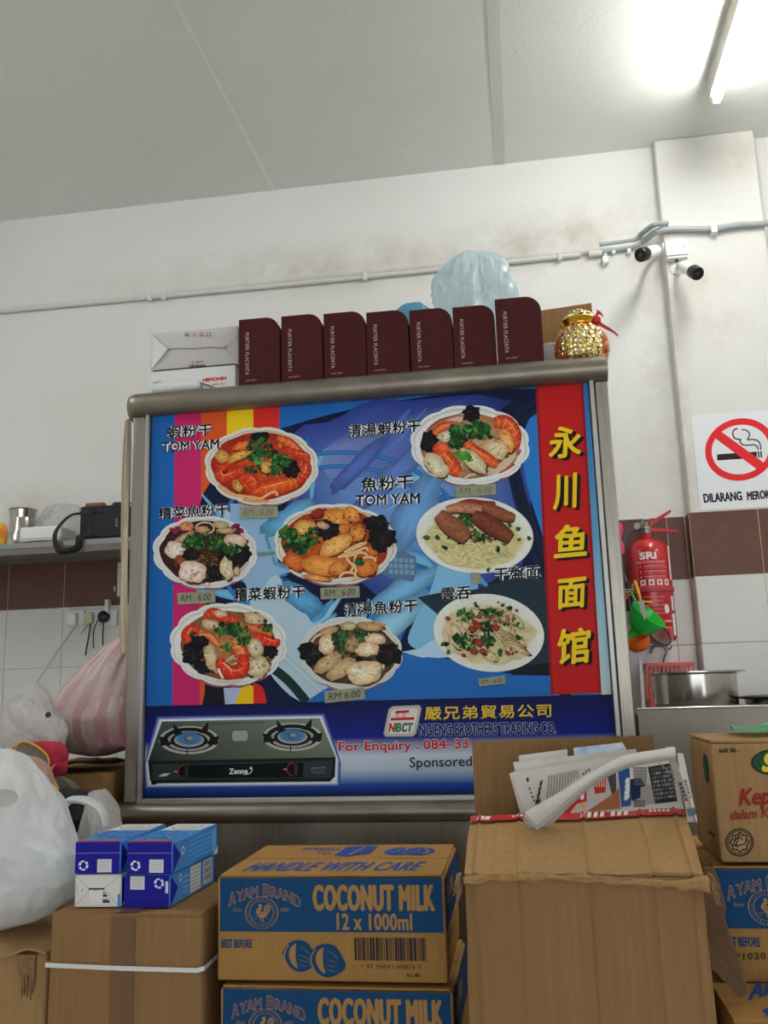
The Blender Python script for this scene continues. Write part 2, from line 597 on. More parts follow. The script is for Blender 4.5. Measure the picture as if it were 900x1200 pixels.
# the beam under the ceiling stands a little proud of the wall
bm_ = MB()
prof = [(YW, 3.088), (YW - 0.014, 3.090), (YW - 0.020, 3.097), (YW - 0.022, 3.108), (YW - 0.022, CEIL), (YW, CEIL)]
nx = 40
ring = []
for i in range(nx + 1):
    x = XL + (PX0 - XL) * i / nx
    ring.append([Vector((x, y, z + (0.004 * noise.noise(Vector((x * 3, 0, 1))) if z < 3.2 else 0))) for y, z in prof])
vs = [p for r in ring for p in r]; n = len(prof)
fs = [(i*n+k, i*n+(k+1) % n, (i+1)*n+(k+1) % n, (i+1)*n+k) for i in range(nx) for k in range(n)]
fs += [tuple(range(n)), tuple(reversed(range(nx*n, nx*n+n)))]
beam = bm_.add(vs, fs, True).build('trim_1', M_WALL, kind='structure')
pillar = MB().rbox((PX0, YP, 0), (PX1, YW + 0.02, CEIL), 0.006, 2).build('wall_pillar', M_PILLAR, kind='structure')
# filler strips in the ceiling
def strip(name, p0, p1, w, m, dz=0.0012, seed=0.0):
    a = U(*p0, 2, CEIL); b = U(*p1, 2, CEIL)
    d = (b - a).normalized(); a = a - d * 1.2
    sd = Vector((d.y, -d.x, 0))
    def fn(u, v):
        q = a.lerp(b, u)
        return q + sd * (v - 0.5) * w * (1 + 0.25 * noise.noise(Vector((u * 22 + seed, v * 3, 0)))) + Vector((0, 0, -dz))
    MB().grid(fn, 60, 1, False).build(name, m, kind='structure')
strip('trim_2', (577, 0), (586, 196), 0.040, M_CEILSTRIP)
strip('trim_3', (205, 0), (324, 228), 0.014, M_CEILPALE, seed=4)

# tiles: brown band and white rows below, each tile a piece of its wall
def tile(parent, a, b, m, axis='x', proud=0.006):
    g = 0.0012
    t = MB()
    (x0, y0, z0), (x1, y1, z1) = a, b
    if axis == 'x': t.rbox((x0 + g, y0 - proud, z0 + g), (x1 - g, y0 + 0.004, z1 - g), 0.0012, 1)
    else: t.rbox((x0 - proud, y0 + g, z0 + g), (x0 + 0.004, y1 - g, z1 - g), 0.0012, 1)
    return t.build('tile', m, parent)
ROWS = [ZT, 1.8075, 1.5755, 1.3435, 1.1115]
def tile_rows(parent, xs, y, rows=ROWS):
    for r in range(len(rows) - 1):
        for x0, x1 in zip(xs, xs[1:]):
            tile(parent, (x0, y, rows[r + 1]), (x1, y, rows[r]), M_TILE_B if r == 0 else M_TILE_W)
# grout bed behind the tiles (5 mm proud of the plaster)
MB().box((-3.0, YW - 0.0085, 1.0), (PX0, YW, ZT - 0.001)).build('trim_4', M_GROUT, kind='structure')
tile_rows(wall, [-2.515, -2.275, -2.035, -1.795, -1.555, -1.315, -1.075], YW - 0.004)
tile_rows(wall, [0.05, 0.29, 0.531, 0.5935], YW - 0.004)
MB().box((PX0 - 0.0085, YP - 0.0155, 1.0), (PX1, YW, ZT - 0.001)).build('trim_5', M_GROUT, kind='structure')
tile_rows(pillar, [PX0 - 0.008, 0.8295, PX1], YP - 0.011)
for r in range(4):
    tile(pillar, (PX0 - 0.004, YP - 0.011, ROWS[r + 1]), (PX0 - 0.004, YW - 0.010, ROWS[r]), M_TILE_B if r == 0 else M_TILE_W, 'y')

# ------------------------------------------------------------------ lamps
M_TUBE = bpy.data.materials.new('lit fluorescent tube')
M_TUBE.use_nodes = True
e = M_TUBE.node_tree.nodes.new('ShaderNodeEmission')
e.inputs[0].default_value = (1.0, 0.99, 0.95, 1)
e.inputs[1].default_value = TUBE_STRENGTH
M_TUBE.node_tree.links.new(e.outputs[0], M_TUBE.node_tree.nodes['Material Output'].inputs[0])
M_BATTEN = mat('lamp batten enamel', (190, 190, 178), 0.4)

def batten(x, y1, label, length=1.22, group=None):
    """a bare tube under a narrow sheet-metal batten; y1: the end nearest the back wall"""
    t = thing('fluorescent_lamp', label, 'lamp', (x, y1 - length / 2, CEIL), 0, group)
    y0 = y1 - length
    b = MB()
    b.slab([(x - 0.022, y0, CEIL), (x - 0.018, y0, CEIL - 0.066), (x + 0.016, y0, CEIL - 0.066), (x + 0.020, y0, CEIL)], (0, length, 0))
    b.build('batten', M_BATTEN, t)
    for s in (0, 1):
        yy = y0 + 0.012 if s == 0 else y1 - 0.012
        h = MB().rbox((x - 0.011, yy - 0.011, CEIL - 0.102), (x + 0.013, yy + 0.011, CEIL - 0.060), 0.004, 2)
        h.build('lamp_holder', M_WHITE, t)
        cap = MB().lathe([(0.0, -0.010), (0.0125, -0.010), (0.0135, 0.012)], 20, Matrix.Translation((x + 0.003, yy + (0.02 if s == 0 else -0.02), CEIL - 0.084)) @ Matrix.Rotation(PI / 2 if s else -PI / 2, 4, 'X'))
        cap.build('end_cap', M_ALU, t)
    MB().tube([(x + 0.003, y0 + 0.03, CEIL - 0.084), (x + 0.003, y1 - 0.03, CEIL - 0.084)], 0.0155, 14).build('tube', M_TUBE, t)
    return t
tip = U(839, 120, 2, CEIL - 0.084)
batten(tip.x - 0.003, tip.y, 'bare lit fluorescent tube on a grey batten at the ceiling above the pillar')
batten(tip.x - 3.3, 2.0, 'added unseen fluorescent fill lamp out of view on the left')  # unseen lamp added to lift the light on the left
batten(tip.x + 1.9, 1.6, 'added unseen fluorescent fill lamp out of view on the right')  # unseen lamp added for more even light in the room

# ------------------------------------------------------------------ the steel food stall
SY = 2.25                                          # front plane of the stall
stall = thing('food_stall', 'stainless steel food stall carrying the menu sign, with rounded top and bottom rails', 'stall', (-0.4, 2.5, 0))
def bullnose(x0, x1, zc, r, y_front, y_back, round_left):
    """half-round front edge running into a flat slab; the left end may be rounded in plan"""
    m = MB(); n = 12
    def ring(x, dy):
        pts = []
        for k in range(n + 1):
            a = -PI / 2 - PI * k / n
            pts.append(Vector((x, y_front + r + r * math.cos(a) + dy, zc - r * math.sin(a) * -1 if False else zc + r * math.sin(a))))
        return pts + [Vector((x, y_back, zc + r)), Vector((x, y_back, zc - r))]
    xs = []
    R = 0.036
    if round_left:
        for k in range(7):
            a = PI / 2 * k / 6
            xs.append((x0 + R * (1 - math.sin(a)), R * (1 - math.cos(a))))
        xs.reverse()
    else:
        xs.append((x0, 0))
    xs = [(x, dy) for x, dy in xs] + [(x1, 0)]
    rings = [ring(x, dy) for x, dy in xs]
    w = len(rings[0])
    vs = [p for q in rings for p in q]
    fs = [(i*w+k, i*w+(k+1) % w, (i+1)*w+(k+1) % w, (i+1)*w+k) for i in range(len(rings)-1) for k in range(w)]
    fs += [tuple(range(w)), tuple(reversed(range((len(rings)-1)*w, len(rings)*w)))]
    return m.add(vs, fs, True)
ZTOP = 2.272                                       # top of the upper shelf
bullnose(-1.047, 0.246, 2.2385, 0.0335, SY - 0.026, 2.72, True).build('top_rail', M_STEEL_RAIL, stall)
bullnose(-1.052, 0.246, 1.166, 0.024, SY - 0.045, 2.72, True).build('bottom_rail', M_STEEL_RAIL, stall)
for x0, x1 in ((-1.0262, -0.9900), (0.2125, 0.2450)):
    MB().rbox((x0, SY, 1.19), (x1, SY + 0.036, 2.205), 0.003, 2).build('post', M_STEEL, stall)
for x0, x1 in ((-1.0262, -0.9900), (0.2125, 0.2450)):
    MB().rbox((x0, 2.66, 1.19), (x1, 2.696, 2.205), 0.003, 2).build('post', M_STEEL, stall)
MB().box((-1.024, SY + 0.04, 1.19), (-1.020, 2.66, 2.205)).build('side_panel', M_STEEL, stall)
MB().box((0.239, SY + 0.04, 1.19), (0.243, 2.66, 2.205)).build('side_panel', M_STEEL, stall)
MB().rbox((-1.03, SY + 0.02, 0.08), (0.244, 2.70, 1.142), 0.004, 2).build('counter_body', M_STEEL, stall)
for x in (-1.0, 0.214):
    for y in (SY + 0.05, 2.66):
        MB().lathe([(0.02, 0), (0.02, 0.085)], 14, Matrix.Translation((x, y, 0))).build('foot', M_STEEL_RAIL, stall)

# ------------------------------------------------------------------ the menu sign
sign = thing('menu_sign', 'large blue printed menu sign of noodle dishes in a steel stall frame', 'sign', (-0.39, SY + 0.02, 1.192))
PXA, PXB, PZA, PZB = -0.9775, 0.1985, 1.2000, 2.2055
YS = SY + 0.010                                    # printed face
M_PANEL = mat('acrylic panel', (40, 105, 180), 0.25)
panel = MB().box((PXA - 0.008, YS, PZA - 0.006), (PXB + 0.008, YS + 0.08, PZB + 0.004)).build('panel', M_PANEL, sign)
tr = 0.0115
for lo, hi in (((PXA - tr, SY - 0.004, PZA - tr), (PXA, YS, PZB + 0.004)), ((PXB, SY - 0.004, PZA - tr), (PXB + tr, YS, PZB + 0.004)),
               ((PXA, SY - 0.004, PZA - tr), (PXB, YS, PZA))):
    MB().rbox(lo, hi, 0.0015, 1).build('frame_trim', M_ALU, sign)
for x in (PXA, PXB - 0.0025):
    MB().box((x, YS - 0.003, PZA), (x + 0.0025, YS - 0.0002, PZB)).build('gasket', M_BLACK, sign)

def sign_mp(p):
    q = at(p[0], p[1], YS)
    return (min(max(q.x, PXA), PXB) - PXA, min(max(q.z, PZA), PZB) - PZA)
def sign_art(base=2e-4, crop=None):
    mp = sign_mp
    if crop:
        ox, oy, s = crop
        mp = lambda p: sign_mp((ox + p[0] / s, oy + p[1] / s))
    return Art((PXA, YS, PZA), (1, 0, 0), (0, 0, 1), (0, -1, 0), mp, base)

BLUE = (26, 96, 172); NAVY = (14, 24, 58)
a = sign_art()
a.poly([(160, 480), (740, 440), (740, 940), (160, 945)], [BLUE, (34, 112, 196), (40, 118, 200), BLUE])
for x0, x1, X0, X1, c in ((205, 236, 202, 234, (196, 36, 104)), (236, 266, 234, 264, (216, 84, 34)), (266, 297, 264, 294, (240, 200, 20)), (297, 327.6, 294, 324, (212, 42, 34))):
    a.poly([(x0, 470), (x1, 470), (X1, 835), (X0, 835)], c)
dark = a.curve([(327.6, 503), (370, 490), (430, 476), (520, 462), (600, 456)], 30) + [(660, 455), (670, 830), (590, 788)] + \
    a.curve([(470, 765), (420, 790), (380, 826), (345, 840)], 12) + a.curve([(300, 840), (262, 830), (236, 830), (252, 770), (240, 700), (228, 640), (232, 600), (246, 566), (290, 525), (327, 503)], 30)
a.poly(dark, NAVY)
# indigo field with lighter centre
a.blob(482, 590, 150, 118, (112, 156, 214), (44, 62, 140), rot=0.25, irr=0.18, n=40, cn=0.02)
a.poly([(470, 470), (560, 462), (600, 470), (560, 500), (500, 520), (440, 560), (385, 560), (370, 535), (400, 510)], [(40, 60, 140), (36, 54, 128), (28, 40, 96), (50, 70, 150), (70, 92, 170), (90, 112, 184), (110, 130, 188), (120, 140, 190), (70, 90, 165)])
for (x0, y0, x1, y1, w, c) in ((410, 560, 480, 480, 12, (84, 110, 190)), (440, 540, 500, 478, 5, (96, 130, 205)), (450, 600, 500, 560, 10, (150, 185, 225)), (470, 640, 500, 560, 16, (120, 170, 220)), (480, 730, 520, 560, 10, (150, 195, 230))):
    a.stroke([(x0, y0), ((x0 + x1) / 2 + 4, (y0 + y1) / 2), (x1, y1)], w, c, (66, 96, 175), True)
# turquoise rays round the middle bowl
R = a.rnd
for k in range(90):
    an = 2 * PI * k / 90 + R.random() * 0.04
    if math.sin(an) < -0.25 and R.random() < 0.8: continue
    r0 = 60 + R.random() * 25; r1 = r0 + 22 + R.random() * 58
    c = R.choice([(58, 140, 204), (84, 164, 216), (110, 184, 224), (44, 110, 186), (70, 150, 210), (150, 204, 230)])
    P = [(400 + 1.25 * q * math.cos(an + (q - r0) * 0.006), 640 + 0.95 * q * math.sin(an + (q - r0) * 0.006)) for q in (r0, (r0 + r1) / 2, r1)]
    a.stroke(P, 5 + R.random() * 9, c, tuple(k2 * 0.88 for k2 in c), True)
for r in (104, 122):
    a.stroke([(400 + 1.2 * r * math.cos(2 * PI * k / 60), 640 + 0.9 * r * math.sin(2 * PI * k / 60)) for k in range(20, 61)], 5, (54, 128, 196), (30, 84, 160))
# pale swooshes, dark seat lines
a.poly(a.curve([(262, 592), (300, 640), (345, 700), (392, 770), (420, 830)], 20) + a.curve([(395, 836), (340, 815), (300, 760), (290, 690), (262, 640)], 20), (172, 198, 214))
a.poly([(270, 590), (318, 592), (326, 660), (352, 668), (318, 676), (300, 700), (268, 660)], (140, 176, 210))
a.stroke([(318, 602), (312, 630), (322, 660), (345, 668)], 5, (60, 130, 170), (120, 170, 200))
a.stroke(a.curve([(262, 660), (290, 652), (330, 648), (352, 652)]), 9, (80, 120, 140), (150, 180, 195))
a.stroke(a.curve([(300, 770), (335, 795), (362, 826)]), 11, (24, 44, 48), (30, 54, 58))
a.stroke(a.curve([(322, 760), (350, 785), (378, 812)]), 6, (190, 212, 222), (150, 180, 196))
a.poly([(240, 800), (262, 796), (275, 828), (240, 828)], (20, 24, 34))
a.poly([(262, 806), (284, 806), (284, 826), (264, 827)], (170, 186, 214))
a.poly([(276, 822), (286, 800), (297, 804), (297, 825), (276, 826)], (236, 190, 24))
a.poly(a.curve([(297, 800), (308, 806), (313, 826)]) + [(297, 825)], (206, 40, 30))
for cx, cy, rx, ry, rot, c in ((452, 736, 62, 16, -0.7, (150, 208, 238)), (474, 690, 50, 12, -0.5, (120, 186, 230)), (486, 600, 20, 60, 0.5, (110, 164, 222)), (352, 700, 30, 13, 0.6, (96, 170, 226)), (340, 606, 36, 14, -0.5, (104, 176, 226)), (458, 560, 64, 12, -0.75, (96, 130, 206)), (420, 545, 50, 9, -0.8, (84, 112, 192))):
    a.blob(cx, cy, rx, ry, c, tuple(k * 0.72 for k in c), rot, 0.25, 26, 0.05)
# keypad on a turquoise field
a.poly(a.curve([(520, 640), (505, 690), (478, 748), (497, 764)]) + [(560, 700), (560, 600)], (124, 184, 222))
a.poly([(437, 655), (472, 646), (487, 652), (489, 668), (484, 682), (455, 676), (437, 668)], (84, 118, 150))
for i in range(5):
    for j in range(3):
        x, y = 455 + i * 6.2 + j * 0.5, 653 + j * 7 + i * 0.4
        a.rect(x, y, x + 4.6, y + 5.2, (120, 156, 182))
a.poly(a.curve([(489, 700), (520, 694), (560, 690), (610, 672)]) + [(660, 680), (668, 800), (600, 790), (560, 760)], (32, 50, 62))
a.poly([(592, 660), (660, 680), (660, 684), (592, 663)], (176, 196, 208))
a.poly([(470, 764), (492, 760), (520, 742), (530, 770), (500, 772)], (176, 206, 232))
a.poly(a.curve([(345, 835), (380, 808), (440, 786), (500, 770), (560, 780), (600, 790), (650, 792)]) + [(660, 830), (345, 838)], (34, 104, 184))
a.poly([(596, 782), (650, 776), (660, 792), (600, 791)], (20, 24, 34))
# right side: bright blue between dark arc and the red banner
a.poly(a.curve([(650, 470), (624, 486), (612, 520), (618, 570), (640, 640)], 20) + [(660, 660), (660, 470)], (40, 120, 196))
a.stroke(a.curve([(640, 470), (612, 488), (600, 520), (606, 570), (628, 640), (650, 690)], 24), 16, (16, 22, 44), (22, 34, 70))
# red banner
L = [(626.5, 440), (645.5, 814)]; Rr = [(682.5, 440), (705, 812)]
a.poly([L[0], Rr[0], Rr[1], L[1]], (188, 28, 28))
a.poly([L[0], (629.5, 440), (648.5, 814), L[1]], (140, 20, 26))
a.poly([(679.5, 440), Rr[0], Rr[1], (702, 812)], (146, 22, 26))
a.poly([(683, 440), (700, 440), (716, 620), (718, 815), (705, 815), (694, 630)], [(40, 120, 196), (40, 120, 196), (120, 180, 216), (196, 222, 222), (190, 218, 220), (90, 160, 208)])
# navy band with a white glow
def band(y0l, y0r, y1l, y1r, c0, c1):
    n = 8
    pts = [(160 + 580 * k / n, y0l + (y0r - y0l) * k / n) for k in range(n + 1)] + [(160 + 580 * k / n, y1l + (y1r - y1l) * k / n) for k in range(n, -1, -1)]
    a.raw(pts, [(k, k + 1, 2 * n - k, 2 * n + 1 - k) for k in range(n)], [c0] * (n + 1) + [c1] * (n + 1))
band(828, 813, 870, 858, (14, 18, 66), (18, 34, 132))
band(870, 858, 890, 880, (18, 34, 132), (196, 206, 222))
band(890, 880, 905, 897, (196, 206, 222), (176, 196, 216))
band(905, 897, 922, 916, (176, 196, 216), (24, 70, 160))
band(922, 916, 945, 940, (24, 70, 160), (12, 14, 52))
a.build('printed_background', M_INK, panel, label='abstract blue printed background with colour stripes and red banner')

# --- the cooker picture in the navy band
a = sign_art(1.5e-3, (160, 830, 3.75))
def glow(pts, grow, c):
    cx = sum(p[0] for p in pts) / len(pts); cy = sum(p[1] for p in pts) / len(pts)
    return [(x + (grow if x > cx else -grow), y + (grow if y > cy else -grow)) for x, y in pts]
body = [(112, 58), (805, 44), (876, 215), (872, 322), (60, 332), (52, 232)]
for g, c in ((22, (52, 72, 150)), (17, (100, 120, 180)), (12, (166, 180, 210)), (8, (216, 222, 226))):
    a.poly(glow(body, g, c), c)
a.poly([(112, 58), (805, 44), (876, 215), (52, 232)], [(72, 82, 74), (120, 132, 118), (104, 112, 98), (44, 52, 44)])
a.poly([(52, 232), (876, 215), (872, 300), (850, 322), (80, 330), (60, 318)], (24, 30, 32))
a.poly([(70, 246), (862, 230), (856, 306), (72, 316)], (44, 58, 60))
a.poly([(190, 250), (735, 238), (732, 304), (186, 308)], (10, 12, 14))
a.rect(66, 322, 88, 336, (14, 14, 16)); a.rect(832, 306, 852, 322, (14, 14, 16))
for cx, cy in ((232, 140), (686, 126)):
    a.blob(cx, cy, 132, 62, (150, 154, 146), (176, 178, 170), irr=0, cn=0.01, n=32)
    a.blob(cx, cy - 2, 116, 54, (24, 26, 26), (20, 22, 22), irr=0, n=32)
    a.blob(cx, cy + 4, 98, 44, (178, 180, 178), (150, 152, 150), irr=0, cn=0.01, n=32)
    a.blob(cx, cy + 2, 82, 37, (20, 22, 24), (18, 20, 22), irr=0, n=32)
    a.blob(cx, cy, 66, 30, (160, 164, 164), (150, 154, 154), irr=0, cn=0.01, n=32)
    a.blob(cx, cy - 6, 56, 26, (40, 70, 110), (60, 120, 180), irr=0, n=32)
    for k in range(26):
        an = 2 * PI * k / 26
        a.stroke([(cx + 22 * math.cos(an), cy - 6 + 10 * math.sin(an)), (cx + 55 * math.cos(an), cy - 6 + 25 * math.sin(an))], 4, (140, 200, 240), (70, 130, 190), True)
    a.blob(cx + 4, cy - 8, 20, 12, (150, 160, 160), (90, 96, 98), irr=0)
    for x0, y0, x1, y1 in ((-70, -76, -40, -32), (86, -82, 48, -34), (-130, -8, -80, 16), (128, -12, 84, 12)):
        a.poly([(cx + x0, cy + y0), (cx + x0 * 0.45 + 2, cy + y1), (cx + x0 * 0.95, cy + y1 + 10)], (16, 18, 18))
    a.poly([(cx - 132, cy - 16), (cx - 96, cy - 12), (cx - 84, cy + 24), (cx - 126, cy + 22)], (20, 20, 20))
    a.poly([(cx + 132, cy - 20), (cx + 92, cy - 10), (cx + 84, cy + 22), (cx + 128, cy + 16)], (20, 20, 20))
    a.stroke([(cx - 8, cy + 40), (cx - 9, cy + 68)], 5, (14, 14, 16))
a.stroke([(330, 68), (560, 62)], 3, (40, 44, 42))
for q, c in ((0, (70, 76, 68)), (4, (150, 158, 144))):
    a.poly([(418 + q, 104), (430, 94 + q), (482, 93 + q), (494 - q, 104), (494 - q, 134), (482, 148 - q), (430, 148 - q), (418 + q, 136)], c)
for cx, cy in ((210, 278), (690, 268)):
    a.stroke([(cx - 28 * math.cos(k / 10 * PI - PI / 2), cy + 28 * math.sin(k / 10 * PI - PI / 2)) for k in range(11)], 5, (150, 40, 30))
    a.poly([(cx + 4, cy - 24), (cx + 18, cy - 26), (cx + 20, cy + 26), (cx + 4, cy + 26)], (48, 52, 54))
    a.rect(cx - 44, cy - 2, cx - 30, cy + 2, (190, 190, 190))
a.text('Zenne', (408, 265), (490, 263), (408, 290), (226, 228, 226), 0.03)
a.stroke(a.curve([(470, 292), (498, 286), (508, 272), (504, 262)]), 4, (226, 228, 226), None, True)
a.poly([(496, 266), (505, 254), (511, 268)], (226, 228, 226))
a.poly([(96, 300), (118, 286), (152, 284), (132, 298)], (196, 200, 196))
a.text('jenon 2.8', (768, 258), (826, 256), (768, 268), (150, 160, 156), 0.01)
for k in range(2): a.stroke([(768, 276 + 9 * k), (830, 274 + 9 * k)], 4, (92, 104, 102))
a.build('printed_cooker', M_INK, panel, label='printed picture of a two-burner gas cooker with white glow')

# --- lettering of the band and the banner
a = sign_art(2.8e-3)
for ch, x0, x1, y0, y1 in (('永', 642, 681, 500, 537), ('川', 647, 677, 556, 597), ('鱼', 648, 687, 615, 653), ('面', 653, 688, 678, 713), ('馆', 653, 693, 736, 778)):
    for dx, dy, c, b in ((4.0, 2.5, (24, 10, 12), 0.03), (2.0, 1.2, (30, 12, 12), 0.03), (0, 0, (236, 200, 32), 0.024)):
        a.text(ch, (x0 + dx - 1, y0 + dy + 2), (x1 + dx - 1, y0 + dy - 2), (x0 + dx + 1, y1 + dy + 2), c, b, 0.1, warp=0.035)
a.text('嚴兄弟貿易公司', (497.5, 829.3), (646, 825.8), (497.7, 845.3), (60, 60, 70), 0.03, 0, 1.08)
a.text('嚴兄弟貿易公司', (497.5, 828), (645.7, 824.6), (497.7, 843.6), (226, 196, 52), 0.012, 0, 1.08)
a.text('NGIENG BROTHERS TRADING CO.', (490.5, 847.6), (652, 845), (491, 863), (150, 158, 196), 0.055)
a.text('NGIENG BROTHERS TRADING CO.', (491, 848.3), (651.5, 845.7), (491.5, 862.4), (24, 28, 92), 0.02)
a.text('For Enquiry : 084–33', (396.2, 868.3), (549.8, 864.8), (396.6, 884.8), (224, 222, 226), 0.05)
a.text('For Enquiry : 084–33', (396.8, 869), (549.2, 865.4), (397.2, 884), (186, 34, 36), 0.024)
a.text('Sponsored', (480, 887.5), (553, 885.6), (480.3, 903), (22, 24, 48), 0.008)
# the maker's badge
q = [(460, 827.5), (492, 826), (494.5, 830), (488, 860), (484, 863.2), (452, 863.5), (449.4, 860), (455.5, 831)]
a.poly(q, (150, 150, 156)); 
cx, cy = 472, 845
a.poly([(cx + (x - cx) * 0.93, cy + (y - cy) * 0.93) for x, y in q], (206, 200, 200))
a.poly([(cx + (x - cx) * 0.86, cy + (y - cy) * 0.86) for x, y in q], (150, 130, 132))
a.poly([(cx + (x - cx) * 0.82, cy + (y - cy) * 0.82) for x, y in q], (222, 216, 214))
a.poly([(464, 833), (480, 832), (479.2, 835.2), (463.2, 836)], (190, 30, 34))
for x in (466, 473.5):
    a.stroke([(x + 2 * math.cos(k), 838.3 + 2 * math.sin(k)) for k in range(7)], 0.9, (190, 60, 60))
a.poly([(458.5, 841.3), (486, 840.2), (485.3, 843.4), (457.8, 844.4)], (190, 30, 34))
for ch, x0, x1, c in (('N', 456, 463.5, (180, 60, 70)), ('B', 464.5, 471, (44, 130, 70)), ('/', 462, 466, (44, 130, 70)), ('C', 471, 477.5, (84, 60, 110)), ('T', 477, 484, (44, 130, 90))):
    a.text(ch, (x0 + .8, 847), (x1 + .8, 846.8), (x0 - .8, 858), c, 0.04)
a.build('printed_lettering', M_INK, panel, label='yellow and red shop lettering with a square badge')

# --- captions beside the dishes: black brush lettering with a pale edge
def caption(rows):
    a = sign_art(2.8e-3)
    for body, TL, TR, BL, b in rows:
        cjk = ord(body[0]) > 0x2000
        a.text(body, TL, TR, BL, (226, 230, 232), b + 0.058, 0.0, 1.12 if cjk else 1.02, 0.03 if cjk else 0.01)
        a.text(body, TL, TR, BL, (14, 16, 22), b, 0.0, 1.12 if cjk else 1.02, 0.03 if cjk else 0.01)
    return a.build('caption', M_INK, panel)
caption([('蝦粉干', (196, 500), (249, 496), (196, 514.5), 0.024), ('TOM YAM', (190, 518.5), (257, 514.5), (190, 530.5), 0.02)])
caption([('糟菜魚粉干', (186, 595), (268, 589.5), (186, 609), 0.024)])
caption([('糟菜蝦粉干', (274.5, 690), (357.5, 685), (274.5, 705.5), 0.024)])
caption([('清湯蝦粉干', (408, 498), (493, 491.5), (408, 513), 0.024)])
caption([('魚粉干', (423, 560), (484, 555.5), (423, 577), 0.024), ('TOM YAM', (417, 580.5), (492, 577.5), (417, 593.5), 0.02)])
caption([('清湯魚粉干', (403, 707), (489, 701.5), (403, 722.5), 0.024)])
caption([('干盤面', (579, 665.5), (633, 661.5), (579, 681.5), 0.024)])
caption([('雲吞', (517, 689.5), (552, 686.5), (517, 704.5), 0.024)])

# --- price tickets of masking tape
M_TAPE = mat('yellowed paper tape', (158, 160, 134), 0.7, c2=(146, 148, 122), noise_scale=60)
def ticket(q, words, ink=(30, 62, 50)):
    P = [at(x, y, YS - 0.0036) for x, y in q]
    t = MB().slab(P, (0, -0.0004, 0)).build('price_ticket', M_TAPE, sign)
    a = Art((PXA, YS - 0.0041, PZA), (1, 0, 0), (0, 0, 1), (0, -1, 0), sign_mp, 5e-5)
    if words:
        TL, TR, BR, BL = [Vector(p) for p in q]
        f = lambda u, v: tuple(TL.lerp(TR, u).lerp(BL.lerp(BR, u), v))
        a.text(words, f(0.1, 0.22), f(0.9, 0.22), f(0.1, 0.8), ink, 0.0, 0.15, 1.0, 0.06)
        a.build('lettering', M_INK, t)
ticket([(208, 695), (252, 692.5), (252.5, 706), (208.5, 708.5)], 'RM . 6.00')
ticket([(375.5, 689), (421, 686.5), (421.5, 700), (376, 702.5)], 'RM . 6.00')
ticket([(380, 810), (427, 805), (428, 819), (381, 824)], 'RM 6.00')
ticket([(281.5, 594), (325.5, 593.5), (326, 606), (281.5, 608)], 'RM . 6.00', (104, 108, 88))
ticket([(533.5, 570), (581, 567), (581.5, 579.5), (534, 583)], 'RM . 6.00', (96, 104, 86))
ticket([(560.5, 795.5), (592, 791.5), (592.5, 801), (561.5, 804.5)], 'RM . 6.00', (70, 80, 64))
ticket([(551.5, 671), (562, 671), (564, 684), (553, 684)], None)

# ------------------------------------------------------------------ the eight printed dishes (each drawn in its own frame)
GREENS = [(34, 84, 38), (54, 116, 46), (22, 60, 30), (84, 140, 62), (40, 98, 46), (16, 44, 22)]
def oval(cx, cy, rx, ry, rot=0.0, scallop=0.0, lobes=12, n=96, ph=0.0):
    ca, sa = math.cos(rot), math.sin(rot)
    P = []
    for k in range(n):
        t = 2 * PI * k / n
        w = 1 + scallop * 0.7 * (abs(math.sin(lobes * t / 2 + ph)) ** 0.7 - 0.65)
        x, y = rx * w * math.cos(t), ry * w * math.sin(t)
        P.append((cx + x * ca - y * sa, cy + x * sa + y * ca))
    return P
def bowl(a, cx, cy, rx, ry, rot, scallop, soup, rim=(212, 214, 208), inner=(196, 198, 188), depth=0.0, fx=0.86, fy=0.80, tint=None):
    a.poly(oval(cx, cy + ry * 0.07, rx * 0.94, ry * 0.98, rot, scallop), (150, 90, 96))      # pink foot line under the bowl
    a.poly(oval(cx, cy, rx, ry, rot, scallop, ph=0.4), rim)
    a.poly(oval(cx, cy + ry * 0.01, rx * 0.955, ry * 0.94, rot, scallop * 0.8, ph=0.4), inner)
    a.poly(oval(cx, cy + ry * 0.03, rx * 0.93, ry * 0.9, rot, scallop * 0.5, ph=0.4), rim)
    a.blob(cx, cy + ry * depth, rx * fx, ry * fy, soup[0], soup[1], rot, 0.05, 48, 0.12)
def noodles(a, cx, cy, rx, ry, n, w, c, ce, rot=0.0):
    R = a.rnd
    for _ in range(n):
        t = R.random() * 2 * PI; q = math.sqrt(R.random()) * 0.85
        x = cx + rx * q * math.cos(t); y = cy + ry * q * math.sin(t)
        d = rot + (R.random() - 0.5) * 2.0
        L = rx * (0.3 + 0.5 * R.random()); b = (R.random() - 0.5) * L * 1.2
        P = []
        for k in range(4):
            s = k / 3 - 0.5
            px = x + L * s * math.cos(d) - b * (0.25 - s * s) * 2 * math.sin(d)
            py = y + L * s * math.sin(d) + b * (0.25 - s * s) * 2 * math.cos(d)
            if ((px - cx) / rx) ** 2 + ((py - cy) / ry) ** 2 < 1.0: P.append((px, py))
        if len(P) > 2:
            m = 0.85 + 0.3 * R.random()
            a.stroke(a.curve(P, 12), w, tuple(min(255, k * m) for k in c), tuple(k * m for k in ce))
